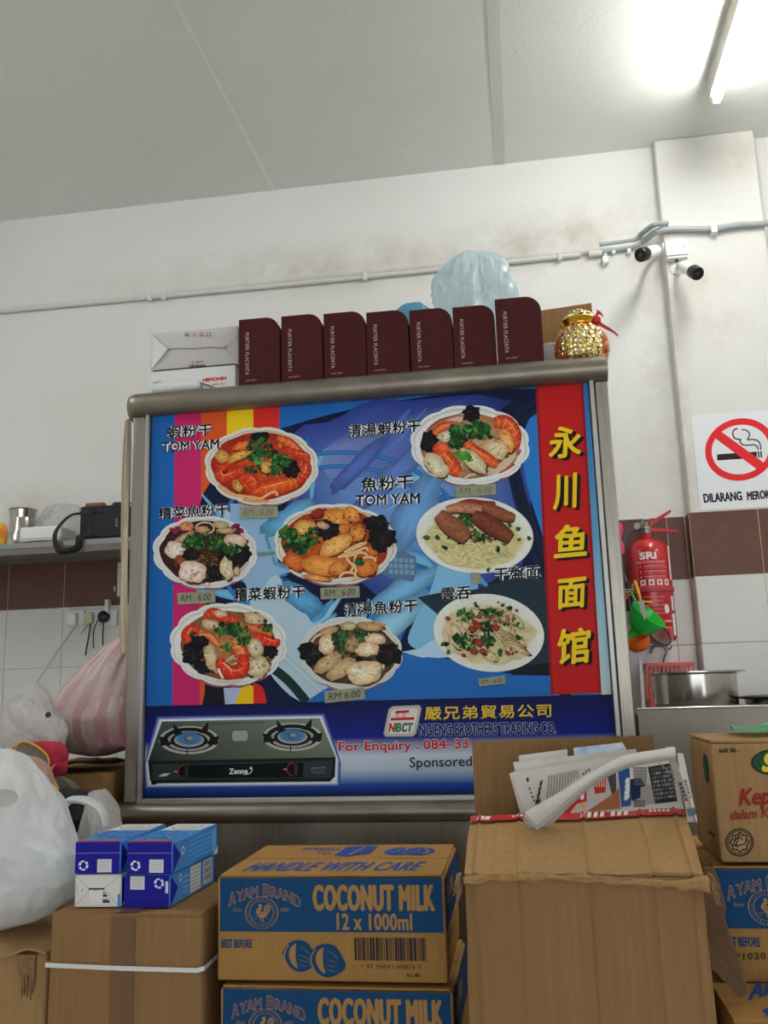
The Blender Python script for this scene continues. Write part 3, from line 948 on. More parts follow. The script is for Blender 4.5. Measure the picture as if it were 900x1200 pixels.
def prawn(a, pts, w, c=(226, 84, 40), ce=(170, 44, 22), pale=(238, 150, 100), bands=5):
    P = a.curve(pts, 24); m = len(P)
    a.stroke(P, [w * (0.35 + 0.75 * math.sin(PI * (0.12 + 0.8 * i / (m - 1)))) for i in range(m)], c, ce)
    for k in range(1, bands + 1):
        i = int((m - 2) * k / (bands + 1))
        (x0, y0), (x1, y1) = P[i], P[i + 1]
        L = math.hypot(x1 - x0, y1 - y0) or 1
        nx, ny = -(y1 - y0) / L, (x1 - x0) / L
        h = w * 0.42
        a.stroke([(x0 - nx * h, y0 - ny * h), (x0 + (x1 - x0) * 1.2, y0 + (y1 - y0) * 1.2), (x0 + nx * h, y0 + ny * h)], w * 0.08, pale, c, True)
    a.stroke([(p[0] + w * 0.1, p[1] - w * 0.16) for p in P[m // 4: 3 * m // 4]], w * 0.12, (246, 170, 120), c, True)
def chunk(a, cx, cy, rx, ry, rot, c0, c1, irr=0.25, speck=None, n=8):
    a.blob(cx + rx * .06, cy + ry * 0.12, rx * 1.03, ry * 1.04, tuple(k * 0.45 for k in c1), tuple(k * 0.35 for k in c1), rot, irr, 26)
    a.blob(cx, cy, rx, ry, c0, c1, rot, irr, 26, 0.09, 2.6)
    a.leaves(cx, cy, rx * 0.75, ry * 0.7, n, min(rx, ry) * 0.42, speck or [c1, c0, tuple(min(255, k * 1.12) for k in c0)], rot)
def fungus(a, cx, cy, rx, ry, rot=0.0):
    a.blob(cx, cy, rx, ry, (24, 20, 22), (14, 12, 14), rot, 0.4, 30, 0.2, 3.5)
    R = a.rnd
    for _ in range(7):
        x = cx + (R.random() - 0.5) * rx * 1.2; y = cy + (R.random() - 0.5) * ry * 1.2; d = R.random() * 6
        a.stroke([(x + rx * 0.25 * math.cos(d + k), y + ry * 0.25 * math.sin(d + k)) for k in (0, 0.6, 1.2, 1.8)], min(rx, ry) * 0.12, R.choice([(62, 52, 54), (84, 76, 80), (48, 38, 40)]), (22, 18, 20), True)
    a.leaves(cx, cy, rx * 0.8, ry * 0.8, 10, min(rx, ry) * 0.25, [(10, 10, 10), (40, 32, 34), (30, 22, 22)])
def dish(crop, label, fn):
    a = sign_art(1.5e-3, crop)
    a.rnd = random.Random(crop[0])
    fn(a)
    a.build('printed_dish', M_PHOTO, panel, label=label)

def d1(a):
    bowl(a, 445, 318, 412, 282, 0.02, 0.06, ((206, 74, 26), (150, 36, 20)), inner=(200, 186, 152), fx=0.87, fy=0.86)
    a.leaves(445, 330, 320, 200, 60, 44, [(220, 80, 30), (196, 52, 22), (236, 130, 50), (170, 40, 20), (226, 150, 70)])
    a.stroke(a.curve([(130, 455), (220, 515), (330, 540), (420, 545)]), 24, (236, 186, 128), (186, 110, 60))
    a.stroke(a.curve([(310, 560), (400, 575), (500, 570)]), 20, (230, 170, 110), (186, 100, 50))
    chunk(a, 160, 250, 56, 44, 0.3, (214, 170, 96), (176, 120, 54))
    chunk(a, 290, 240, 110, 34, -0.45, (226, 176, 92), (190, 116, 46))
    chunk(a, 300, 175, 70, 30, -0.3, (232, 130, 70), (200, 84, 34))
    prawn(a, [(350, 330), (250, 370), (160, 400), (150, 350), (210, 300)], 84, (214, 60, 30))
    prawn(a, [(560, 110), (640, 150), (700, 200), (740, 250)], 70, (224, 110, 50), pale=(240, 200, 130))
    prawn(a, [(620, 190), (700, 230), (770, 250), (780, 300)], 56, (208, 56, 30))
    prawn(a, [(700, 290), (760, 330), (740, 390), (690, 420)], 90, (196, 60, 26))
    chunk(a, 280, 460, 48, 50, 0.4, (222, 170, 90), (186, 116, 48))
    prawn(a, [(300, 400), (420, 490), (540, 470), (660, 440), (700, 420)], 120, (226, 92, 32), (176, 44, 18), (236, 150, 60), 7)
    prawn(a, [(320, 390), (380, 430), (400, 490)], 90, (222, 70, 40), bands=2)
    a.stroke(a.curve([(390, 545), (440, 556), (500, 520), (545, 505), (560, 535)]), 22, (240, 196, 140), (190, 120, 70))
    fungus(a, 430, 104, 82, 34, -0.2)
    fungus(a, 660, 340, 66, 66, 0.5)
    a.leaves(390, 190, 50, 60, 14, 56, GREENS); a.leaves(470, 180, 50, 70, 14, 60, GREENS)
    a.leaves(480, 270, 160, 60, 34, 66, GREENS); a.leaves(430, 340, 110, 36, 18, 54, GREENS); a.leaves(600, 280, 70, 40, 12, 64, GREENS)
    chunk(a, 480, 330, 40, 44, 0.2, (220, 180, 100), (190, 130, 60))
    a.leaves(560, 350, 60, 40, 12, 50, GREENS)
dish((235, 495, 6.207), 'printed bowl of red tom yam prawn noodles', d1)

def d2(a):
    bowl(a, 440, 335, 392, 272, 0.03, 0.06, ((66, 34, 24), (50, 26, 20)), fx=0.87, fy=0.86)
    a.leaves(440, 345, 300, 200, 60, 40, [(60, 34, 24), (90, 54, 34), (40, 24, 20), (110, 70, 44), (140, 92, 60)])
    a.leaves(235, 165, 50, 22, 8, 60, [(150, 40, 70), (120, 30, 56)]); a.leaves(690, 165, 60, 30, 10, 60, [(140, 36, 74), (110, 28, 58)])
    chunk(a, 300, 140, 52, 36, 0, (216, 150, 96), (178, 104, 60))
    a.stroke([(440 + 70 * math.cos(k / 12 * 2 * PI), 155 + 44 * math.sin(k / 12 * 2 * PI)) for k in range(13)], 13, (226, 214, 196), (160, 120, 90))
    chunk(a, 420, 165, 56, 28, 0, (206, 160, 120), (160, 110, 76))
    chunk(a, 560, 130, 60, 30, 0.1, (196, 180, 140), (150, 130, 96)); chunk(a, 600, 175, 70, 22, 0, (204, 176, 128), (160, 124, 84))
    chunk(a, 280, 225, 90, 26, -0.5, (196, 160, 130), (150, 110, 84))
    chunk(a, 220, 320, 84, 68, 0.2, (232, 220, 212), (196, 164, 144), 0.16, [(224, 206, 196), (236, 226, 220)])
    chunk(a, 670, 250, 88, 54, 0.15, (226, 204, 184), (184, 144, 118), 0.16, [(220, 200, 184)])
    chunk(a, 255, 395, 44, 36, 0.5, (150, 80, 40), (110, 54, 28))
    fungus(a, 660, 370, 130, 66, -0.3); fungus(a, 520, 470, 90, 70, 0.1); fungus(a, 340, 350, 70, 50)
    a.leaves(430, 240, 150, 44, 30, 56, GREENS); a.leaves(350, 280, 80, 40, 18, 50, GREENS); a.leaves(530, 290, 70, 40, 18, 50, GREENS); a.leaves(640, 310, 60, 44, 16, 44, GREENS)
    a.leaves(480, 390, 80, 50, 16, 40, [(150, 100, 60), (110, 76, 44), (60, 90, 44), (90, 50, 34)])
    chunk(a, 350, 480, 108, 84, 0.1, (238, 224, 214), (208, 172, 150), 0.22, [(230, 212, 200), (242, 232, 226), (214, 170, 140)])
    chunk(a, 605, 460, 48, 86, -0.2, (226, 216, 186), (184, 160, 120), 0.3, [(214, 170, 110), (232, 224, 200)])
    a.stroke([(690, 490), (740, 440), (765, 412)], 20, (220, 206, 190), (150, 120, 100))
    chunk(a, 680, 480, 26, 34, 0, (206, 180, 140), (160, 130, 96)); chunk(a, 460, 575, 24, 12, 0, (232, 222, 214), (190, 170, 160))
dish((172, 595, 6.4286), 'printed bowl of dark broth with white fish and black fungus', d2)

def d3(a):
    bowl(a, 425, 325, 402, 266, 0.02, 0.06, ((196, 90, 34), (150, 50, 22)), inner=(190, 176, 140), fx=0.88, fy=0.85)
    a.leaves(425, 320, 310, 180, 60, 46, [(216, 120, 50), (190, 70, 28), (226, 150, 70), (160, 50, 24), (170, 40, 30)])
    chunk(a, 220, 215, 74, 50, -0.2, (222, 176, 96), (186, 120, 52)); chunk(a, 310, 120, 60, 28, -0.3, (150, 46, 30), (120, 34, 24))
    chunk(a, 430, 150, 96, 60, 0.1, (226, 158, 74), (190, 106, 40), 0.3, [(236, 180, 96), (200, 110, 50)]); chunk(a, 530, 130, 60, 44, 0.6, (232, 164, 80), (196, 110, 44), 0.3)
    chunk(a, 560, 255, 62, 62, 0, (224, 150, 72), (186, 100, 40), 0.3); chunk(a, 470, 225, 50, 34, 0, (216, 140, 70), (170, 90, 40))
    chunk(a, 150, 440, 76, 52, 0.5, (216, 120, 52), (180, 76, 30)); chunk(a, 660, 370, 46, 40, 0, (210, 120, 56), (170, 80, 36))
    fungus(a, 370, 235, 80, 70, 0.3)
    chunk(a, 340, 200, 44, 24, 0.2, (214, 176, 150), (150, 110, 90))
    a.leaves(115, 250, 54, 44, 18, 66, GREENS); a.leaves(210, 310, 100, 40, 26, 70, GREENS); a.leaves(170, 350, 90, 40, 20, 50, [(24, 60, 30), (36, 84, 38), (20, 50, 26)]); a.leaves(270, 250, 40, 40, 10, 40, GREENS)
    chunk(a, 425, 335, 122, 56, -0.5, (240, 196, 120), (206, 130, 58), 0.14, [(244, 206, 134), (226, 160, 84)])
    a.poly(a.curve([(225, 440), (270, 395), (380, 410), (500, 430), (515, 470), (430, 540), (360, 560), (230, 510), (225, 440)], 30), (196, 112, 46))
    chunk(a, 350, 470, 146, 62, 0.1, (232, 160, 74), (206, 120, 48), 0.12, [(240, 180, 96), (210, 128, 56)]); chunk(a, 440, 480, 70, 44, -0.4, (222, 150, 72), (190, 108, 44), 0.15)
    chunk(a, 630, 480, 76, 58, -0.5, (220, 136, 58), (184, 92, 36), 0.2)
    chunk(a, 300, 548, 92, 20, 0.15, (230, 170, 100), (190, 110, 50), 0.1)
    for P in ([(440, 415), (520, 370), (600, 330), (630, 310)], [(470, 400), (560, 375), (620, 350), (640, 370)], [(530, 400), (600, 380), (630, 400), (590, 440)], [(540, 390), (500, 420), (540, 470), (520, 510)], [(450, 410), (520, 400), (590, 380), (610, 390)],
              [(560, 400), (548, 450), (560, 500), (550, 520)], [(450, 545), (480, 515), (540, 515), (560, 545), (530, 560)], [(600, 420), (640, 410), (680, 420), (690, 440)], [(480, 380), (540, 345), (600, 320), (620, 330)]):
        a.stroke(a.curve(P), 19, (240, 206, 154), (190, 130, 80))
    a.leaves(590, 440, 30, 20, 6, 50, GREENS)
    fungus(a, 690, 185, 86, 50, -0.1); fungus(a, 730, 285, 96, 84, 0.3)
dish((318, 580, 5.625), 'printed bowl of orange tom yam fish noodles', d3)

def d4(a):
    bowl(a, 455, 330, 410, 290, 0.02, 0.07, ((176, 120, 76), (130, 76, 50)), rim=(216, 220, 218), fx=0.82, fy=0.84, depth=0.03)
    a.leaves(465, 340, 290, 200, 60, 44, [(190, 140, 90), (150, 90, 56), (206, 160, 110), (120, 66, 46), (170, 60, 40)])
    noodles(a, 470, 480, 220, 90, 20, 14, (226, 200, 164), (170, 130, 96))
    prawn(a, [(290, 140), (350, 110), (440, 150), (520, 160)], 70, (216, 62, 34)); chunk(a, 400, 115, 50, 26, 0, (226, 196, 170), (190, 130, 100))
    chunk(a, 330, 190, 70, 34, 0.1, (222, 200, 164), (176, 146, 108), 0.25); chunk(a, 640, 150, 76, 44, 0.3, (216, 198, 160), (176, 150, 108), 0.3, [(190, 160, 110), (228, 214, 180)])
    prawn(a, [(250, 240), (190, 230), (160, 280), (190, 310)], 74, (220, 56, 34)); a.leaves(210, 260, 30, 20, 6, 40, GREENS)
    prawn(a, [(560, 200), (640, 220), (720, 240), (760, 270)], 60, (220, 120, 66))
    prawn(a, [(640, 270), (710, 300), (780, 320), (790, 290)], 80, (222, 50, 34))
    prawn(a, [(250, 260), (320, 270), (370, 320), (390, 340)], 50, (226, 150, 90))
    fungus(a, 250, 320, 80, 50, -0.3); fungus(a, 210, 400, 86, 78, 0.2); fungus(a, 280, 490, 64, 50, 0.2); fungus(a, 750, 380, 60, 44, 0.2)
    chunk(a, 335, 420, 46, 96, -0.15, (224, 206, 166), (184, 156, 114), 0.25, [(206, 180, 130), (232, 220, 190)])
    chunk(a, 645, 355, 54, 64, -0.3, (226, 210, 176), (180, 156, 116), 0.2)
    chunk(a, 665, 490, 88, 66, -0.35, (226, 212, 176), (184, 160, 118), 0.25, [(204, 178, 128), (232, 220, 190)])
    prawn(a, [(500, 280), (520, 350), (560, 420), (540, 500)], 90, (226, 130, 66), pale=(244, 210, 160))
    prawn(a, [(560, 400), (560, 500), (480, 530), (410, 480), (400, 430)], 92, (222, 62, 32), (170, 36, 18)); a.stroke([(420, 460), (460, 490), (480, 520)], 10, (246, 180, 150))
    a.leaves(430, 230, 90, 44, 26, 54, GREENS); a.leaves(520, 230, 80, 44, 26, 54, GREENS); a.leaves(560, 300, 44, 30, 10, 50, GREENS); a.leaves(720, 215, 50, 22, 10, 44, GREENS)
    a.leaves(450, 365, 24, 26, 5, 70, [(110, 160, 60), (90, 140, 50)])
    a.stroke([(385, 500), (405, 545), (420, 570)], 16, (236, 224, 204)); a.stroke([(370, 580), (460, 590), (540, 580)], 18, (226, 216, 200), (180, 160, 140))
dish((192, 700, 6.0), 'printed bowl of clear broth with red prawns and black fungus', d4)

def d5(a):
    bowl(a, 445, 325, 388, 276, 0.02, 0.06, ((130, 92, 64), (76, 50, 40)), rim=(204, 206, 200), fx=0.9, fy=0.84, depth=0.02)
    a.leaves(445, 330, 300, 200, 50, 40, [(130, 96, 66), (90, 60, 44), (160, 124, 90), (70, 46, 36)])
    fungus(a, 160, 330, 104, 90, 0.5); fungus(a, 720, 330, 110, 80, 0.2); fungus(a, 540, 390, 70, 50)
    noodles(a, 600, 120, 160, 40, 14, 14, (206, 176, 130), (150, 116, 80))
    chunk(a, 280, 160, 80, 34, -0.3, (204, 170, 120), (160, 120, 76), 0.3); chunk(a, 590, 125, 100, 34, 0.15, (206, 168, 122), (164, 122, 80), 0.3); chunk(a, 430, 120, 60, 34, 0, (206, 190, 150), (160, 140, 100))
    a.stroke([(150, 240), (180, 200), (220, 180)], 22, (216, 200, 180), (160, 140, 120))
    chunk(a, 265, 260, 62, 76, 0.1, (238, 220, 190), (200, 166, 124), 0.14, [(232, 210, 176), (244, 232, 208)])
    chunk(a, 625, 215, 84, 44, 0.1, (232, 214, 182), (196, 162, 120), 0.16)
    a.leaves(420, 210, 120, 50, 36, 56, [(30, 70, 36), (46, 96, 44), (24, 54, 30), (70, 120, 56)]); a.leaves(370, 260, 60, 60, 20, 50, [(30, 70, 36), (46, 96, 44), (24, 54, 30)]); a.leaves(560, 175, 60, 24, 12, 44, GREENS)
    chunk(a, 455, 260, 50, 70, 0.2, (176, 150, 104), (120, 104, 66), 0.35, [(90, 100, 56), (196, 170, 124)])
    chunk(a, 275, 395, 120, 56, -0.6, (206, 180, 138), (164, 132, 92), 0.2, [(190, 160, 116), (220, 200, 160)])
    chunk(a, 375, 440, 130, 60, -0.65, (210, 184, 140), (168, 134, 92), 0.2, [(190, 160, 116), (224, 204, 164)])
    chunk(a, 570, 300, 92, 54, -0.05, (240, 224, 196), (206, 170, 128), 0.28, [(234, 190, 130), (246, 236, 216)])
    a.stroke(a.curve([(500, 570), (620, 540), (680, 470), (690, 410)]), 22, (222, 206, 180), (176, 150, 120))
    chunk(a, 550, 470, 136, 92, -0.15, (242, 224, 192), (208, 176, 132), 0.12, [(236, 214, 176), (246, 234, 210)])
dish((342, 715, 6.4286), 'printed bowl of clear broth with fish slices and chunks', d5)

def d6(a):
    bowl(a, 440, 300, 404, 270, 0.03, 0.06, ((192, 152, 112), (160, 112, 76)), rim=(220, 224, 224), fx=0.84, fy=0.82, depth=0.03)
    a.leaves(440, 310, 290, 190, 50, 44, [(196, 156, 116), (176, 130, 90), (214, 180, 140), (150, 100, 70)])
    a.stroke(a.curve([(150, 200), (240, 130), (380, 90)]), 8, (150, 60, 40)); chunk(a, 350, 130, 66, 24, -0.2, (214, 190, 176), (190, 150, 130))
    for k in range(8):
        a.stroke(a.curve([(560, 500 - 6 * k), (660, 470 - 12 * k), (750, 380 - 10 * k)]), 13, (226, 206, 176), (176, 140, 110))
    a.stroke(a.curve([(640, 490), (700, 460), (745, 430)]), 12, (186, 50, 70)); a.stroke([(768, 370), (784, 330)], 14, (186, 50, 60))
    fungus(a, 165, 280, 60, 84, 0.1); fungus(a, 450, 90, 68, 56, 0.1)
    prawn(a, [(360, 160), (280, 170), (220, 200), (200, 230)], 56, (226, 120, 60)); chunk(a, 280, 240, 54, 36, 0, (224, 214, 186), (184, 170, 134), 0.3)
    prawn(a, [(600, 150), (680, 150), (740, 230), (740, 340)], 100, (222, 92, 40), pale=(244, 196, 140)); chunk(a, 690, 270, 44, 84, -0.4, (236, 180, 110), (214, 130, 66), 0.15)
    a.leaves(390, 210, 90, 44, 26, 66, GREENS); a.leaves(490, 190, 90, 50, 26, 70, GREENS); a.leaves(350, 270, 60, 60, 20, 54, [(28, 74, 34), (36, 96, 40), (22, 56, 30)]); a.leaves(540, 230, 50, 40, 12, 54, GREENS)
    chunk(a, 620, 330, 84, 72, 0.5, (226, 206, 168), (190, 160, 116), 0.25, [(200, 180, 140), (236, 222, 196)])
    prawn(a, [(420, 280), (460, 340), (560, 400), (630, 440)], 86, (226, 104, 44))
    chunk(a, 460, 410, 120, 54, 0.7, (222, 212, 180), (184, 166, 126), 0.22, [(236, 228, 206), (190, 176, 134)])
    a.leaves(400, 380, 60, 22, 10, 76, [(100, 170, 60), (80, 150, 54)], 0.4)
    prawn(a, [(230, 290), (250, 370), (310, 440), (370, 500)], 112, (226, 88, 40)); a.blob(255, 320, 48, 34, (236, 110, 70), (210, 74, 36), 0.3)
    chunk(a, 210, 440, 104, 60, 0.75, (226, 214, 184), (186, 166, 128), 0.22, [(236, 228, 206), (196, 180, 140)])
    a.stroke([(400, 530), (440, 505), (480, 500)], 16, (226, 214, 190), (180, 150, 120))
dish((475, 470, 5.806), 'printed bowl of clear broth with orange prawns and herbs', d6)

def plate(a, cx, cy, rx, ry, rot):
    a.poly(oval(cx, cy, rx, ry, rot), (214, 216, 206))
    a.blob(cx, cy, rx * 0.985, ry * 0.98, (196, 196, 184), (222, 224, 216), rot, 0, 60, 0.01)
def d7(a):
    plate(a, 446, 315, 412, 268, 0.07)
    a.blob(440, 350, 330, 195, (196, 186, 122), (206, 198, 140), 0.05, 0.12, 50, 0.06)
    noodles(a, 440, 360, 330, 190, 190, 10, (234, 226, 172), (150, 136, 78))
    for (x, y, r) in ((470, 480, 40), (260, 330, 44), (600, 400, 46), (320, 450, 40), (540, 500, 50)):
        for q in (1, 0.7):
            a.stroke([(x + r * q * math.cos(k * 0.55), y + r * q * 0.8 * math.sin(k * 0.55)) for k in range(11)], 11, (232, 226, 172), (176, 164, 100))
    a.leaves(520, 320, 150, 50, 26, 40, [(90, 60, 36), (60, 80, 34), (120, 90, 54), (40, 70, 30)])
    a.leaves(370, 190, 60, 30, 16, 46, GREENS); a.leaves(420, 230, 50, 26, 14, 44, GREENS); a.leaves(480, 330, 40, 30, 10, 50, GREENS)
    for x, y in ((175, 335), (265, 325), (610, 415), (690, 250), (745, 275), (755, 340), (540, 555), (815, 335), (235, 410), (650, 375), (330, 370), (100, 330)):
        a.leaves(x, y, 14, 8, 2, 34, GREENS)
    def meat(pts, w, c, ce):
        P = a.curve(pts, 24); m = len(P)
        a.stroke([(x + 4, y + 10) for x, y in P], [w * (0.5 + 0.6 * math.sin(PI * (0.08 + 0.84 * i / (m - 1)))) for i in range(m)], (60, 34, 22))
        a.stroke(P, [w * (0.5 + 0.55 * math.sin(PI * (0.08 + 0.84 * i / (m - 1)))) for i in range(m)], c, ce)
        a.leaves(sum(p[0] for p in P) / m, sum(p[1] for p in P) / m, w * 0.9, w * 0.28, 12, w * 0.3, [c, tuple(k * 0.9 for k in c), tuple(min(255, k * 1.08) for k in c)], math.atan2(P[-1][1] - P[0][1], P[-1][0] - P[0][0]))
    meat([(300, 110), (400, 80), (500, 90), (590, 90)], 40, (140, 56, 40), (110, 40, 28))
    meat([(245, 135), (340, 120), (460, 130), (530, 140)], 70, (196, 138, 104), (150, 92, 64))
    meat([(500, 110), (580, 140), (660, 175), (725, 190)], 78, (150, 92, 62), (110, 58, 38))
    meat([(190, 165), (260, 230), (340, 290), (395, 340)], 130, (158, 98, 66), (118, 66, 44))
    meat([(435, 175), (520, 220), (610, 275), (700, 335)], 120, (130, 68, 44), (90, 42, 28))
dish((482, 575, 6.0), 'printed plate of dry noodles topped with roast pork slices', d7)

def d8(a):
    plate(a, 452, 352, 404, 282, 0.12)
    a.blob(450, 365, 330, 220, (200, 184, 140), (206, 192, 152), 0.1, 0.15, 50, 0.08)
    R = a.rnd
    for k in range(34):
        t = R.random() * 2 * PI; q = math.sqrt(R.random()) * 0.9
        chunk(a, 450 + 290 * q * math.cos(t), 365 + 185 * q * math.sin(t), 52 + 26 * R.random(), 26 + 12 * R.random(), 0.4 + R.random() * 0.6, (222, 208, 168), (176, 152, 106), 0.3, [(232, 220, 184), (190, 164, 116)], 4)
    for k in range(6):
        chunk(a, 560 + 22 * k, 350 + 24 * k, 96, 20, 0.5, (216, 200, 158), (160, 130, 86), 0.2, None, 4)
    a.leaves(460, 270, 170, 60, 30, 40, [(176, 130, 90), (140, 96, 64), (196, 150, 104)])
    a.leaves(280, 220, 60, 40, 14, 50, GREENS); a.leaves(470, 210, 90, 36, 26, 44, GREENS); a.leaves(430, 310, 60, 40, 16, 44, [(24, 50, 28), (40, 76, 40)]); a.leaves(300, 420, 60, 60, 22, 50, GREENS); a.leaves(440, 400, 54, 40, 20, 50, GREENS); a.leaves(220, 400, 40, 30, 8, 50, GREENS)
    for x, y in ((350, 150), (600, 165), (630, 245), (665, 290), (680, 390), (540, 490), (580, 290), (130, 435), (550, 155), (160, 495), (260, 190)):
        a.leaves(x, y, 18, 12, 3, 36, GREENS)
    for x, y, r in ((330, 325, 32), (370, 300, 30), (500, 310, 30), (385, 235, 18), (350, 270, 20), (155, 248, 20), (340, 485, 30), (410, 485, 26), (380, 420, 34), (270, 515, 18), (590, 500, 20), (655, 190, 14), (520, 130, 10), (225, 265, 8), (460, 235, 18)):
        chunk(a, x, y, r, r * 0.7, 0.4, (170, 62, 46), (124, 36, 30), 0.25, [(190, 84, 60), (110, 30, 26)], 3)
dish((500, 685, 6.207), 'printed plate of dumplings with chilli and spring onion', d8)

# ------------------------------------------------------------------ things standing on the stall's upper shelf
def axis_m(p, d, up=(0, 0, 1)):
    """matrix that puts the origin at p and local z along d"""
    z = Vector(d).normalized(); u = Vector(up)
    if abs(z.dot(u)) > 0.98: u = Vector((1, 0, 0))
    x = u.cross(z).normalized(); y = z.cross(x)
    return Matrix(((x.x, y.x, z.x, p[0]), (x.y, y.y, z.y, p[1]), (x.z, y.z, z.z, p[2]), (0, 0, 0, 1)))
def photo_art(Y, O=None, base=3e-4, crop=None, step=5e-6):
    """print on a plane that faces the viewer at depth Y, in the photograph's own frame"""
    O = Vector((0, Y, 0))
    def mp(p):
        if crop: p = (crop[0] + p[0] / crop[2], crop[1] + p[1] / crop[2])
        q = at(p[0], p[1], Y)
        return (q.x, q.z)
    return Art(O, (1, 0, 0), (0, 0, 1), (0, -1, 0), mp, base, step)

M_MAROON = mat('maroon card', (76, 30, 32), 0.6, spec=0.15, c2=(71, 27, 29), noise_scale=4)
M_INNER_CARD = mat('dark inner card', (50, 24, 26), 0.7)  # darker maroon for the inner tray
booklets = [(280, 375, 328, 'leftmost'), (329.5, 371, 378, 'second from the left'), (379, 368, 428.5, 'third from the left'), (429, 366.5, 478.5, 'middle'),
            (479.5, 364, 529.5, 'fifth from the left'), (530, 360.5, 579.5, 'sixth from the left'), (579.5, 351, 634, 'rightmost and tallest')]
for i, (xl, yt, xr, which) in enumerate(booklets):
    Y = 2.272 if i < 6 else 2.262
    p = at(xl, yt, Y); q = at(xr, yt, Y)
    w = q.x - p.x; h = p.z - ZTOP
    t = thing('gift_box', 'maroon curved-corner gift box with silver lettering, %s of the row of seven' % which, 'box', (p.x + w / 2, Y + 0.03, ZTOP), 0, 'maroon gift boxes on the stall shelf')
    r = w * 0.34
    out = [(p.x, ZTOP), (q.x - 0.002, ZTOP), (q.x - 0.002, p.z - r)] + [(q.x - 0.002 - r + r * math.cos(k * PI / 16), p.z - r + r * math.sin(k * PI / 16)) for k in range(1, 9)] + [(p.x, p.z)]
    lid = MB().slab([(x, Y, z) for x, z in out], (0, 0.055, 0))
    lid.build('body', M_MAROON, t)
    inner = MB().slab([(p.x + (x - p.x) * 0.97 + 0.001, Y + 0.055, ZTOP + (z - ZTOP) * 0.985) for x, z in out], (0, 0.012, 0))
    inner.build('tray', M_INNER_CARD, t)
    a = Art((p.x, Y, ZTOP), (1, 0, 0), (0, 0, 1), (0, -1, 0), base=2e-4)
    lw = w * 0.085
    top = h * 0.80; bot = h * 0.18
    a.text('PURTIER PLACENTA', (w * 0.16 + lw, top), (w * 0.16 + lw, bot), (w * 0.16, top), (196, 176, 172), 0.0, 0, 1.15)
    a.text('sixth edition', (w * 0.17, h * 0.115), (w * 0.43, h * 0.115), (w * 0.17, h * 0.09), (168, 146, 142), 0.01)
    a.build('lettering', M_INK, t, 'silver lettering running down the box')

# grey box upside down on a flat white box, with a paper roll before them
M_GREYBOX = mat('pale grey carton board', (206, 202, 202), 0.35, c2=(196, 191, 191), noise_scale=6)
M_WHITEBOX = mat('white carton board', (226, 228, 226), 0.4)
yb = 2.30
zt = at(178, 436, yb).z
g0 = at(176, 390, yb); g1 = at(281, 388, yb)
t = thing('grey_carton', 'pale grey folded-end carton lying upside down on the flat white box', 'box', ((g0.x + g1.x) / 2, yb + 0.06, zt))
MB().rbox((g0.x, yb, zt), (g1.x - 0.002, yb + 0.13, g0.z), 0.006, 2, None, 2, 0.002, 14, 2).build('body', M_GREYBOX, t)
MB().box((g0.x + 0.012, yb - 0.0008, zt - 0.0), (g1.x - 0.012, yb + 0.12, zt + 0.004)).build('printed_base', mat('dark print', (40, 36, 40), 0.5), t)
yq = yb - 0.004
a = photo_art(yq, crop=(170, 375, 7.5), base=1e-4)
for P in ([(70, 130), (205, 258)], [(55, 430), (205, 260)], [(820, 135), (705, 250)], [(820, 378), (705, 252)]):
    a.stroke(P, 4, (120, 114, 114), (170, 164, 164))
a.stroke(a.curve([(205, 258), (300, 250), (420, 252), (560, 240), (700, 248)]), 7, (70, 62, 60), (140, 132, 130))
a.stroke(a.curve([(688, 246), (712, 240), (712, 222)]), 6, (50, 44, 44))
a.poly([(66, 135), (200, 255), (60, 425)], (214, 211, 212))
for x, c in ((364, (30, 110, 84)), (430, (200, 130, 120)), (494, (110, 108, 112))):
    a.poly(oval(x, 128, 17, 17), c); a.poly(oval(x - 2, 126, 8, 8), (206, 202, 202))
a.poly([(541, 112), (577, 112), (577, 143), (541, 143)], (110, 108, 112)); a.poly([(548, 118), (570, 118), (570, 137), (548, 137)], (200, 196, 196))
a.text('REMEHIM', (532, 413), (388, 413), (532, 392), (44, 38, 40), 0.03); a.text('L.A. V', (505, 380), (405, 380), (505, 362), (44, 38, 40), 0.03)
a.build('lettering', M_INK, t, 'small marks and upside-down lettering')
w0 = at(174, 436, yb - 0.006); w1 = at(276, 434, yb - 0.006)
t = thing('white_carton', 'flat white box with red lettering underneath the grey carton', 'box', ((w0.x + w1.x) / 2, yb + 0.06, ZTOP))
MB().rbox((w0.x, yb - 0.006, ZTOP), (w1.x, yb + 0.14, zt - 0.001), 0.003, 2).build('body', M_WHITEBOX, t)
a = photo_art(yb - 0.006, crop=(170, 375, 7.5))
a.text('HEMOHIM', (508, 512), (714, 494), (508, 546), (206, 66, 40), 0.06)
a.text('BASIC 50ml', (585, 560), (706, 548), (585, 578), (206, 96, 76), 0.02)
a.text('angel', (66, 542), (140, 530), (66, 566), (96, 98, 100), 0.0, 0.2)
a.build('lettering', M_INK, t, 'red lettering on the white box')
c0 = at(180, 458, 2.268); c1 = at(234, 458, 2.268)
t = thing('paper_roll', 'small white rolled paper lying before the flat white box', 'paper', ((c0.x + c1.x) / 2, 2.268, ZTOP))
zc = ZTOP + 0.014
MB().tube([(c0.x, 2.27, zc), (c1.x, 2.266, zc)], 0.0138, 20, cap=False).build('roll', mat('ruled white paper', (228, 230, 226), 0.7, c2=(206, 210, 206), noise_scale=40, stretch=(40, 1, 1)), t)
m = MB()
for r0 in (0.004, 0.008, 0.0115):
    m.tube([(c1.x - 0.01, 2.266, zc), (c1.x + 0.006, 2.2655, zc)], r0, 16, cap=False)
m.build('inner_layers', M_WHITEBOX, t)
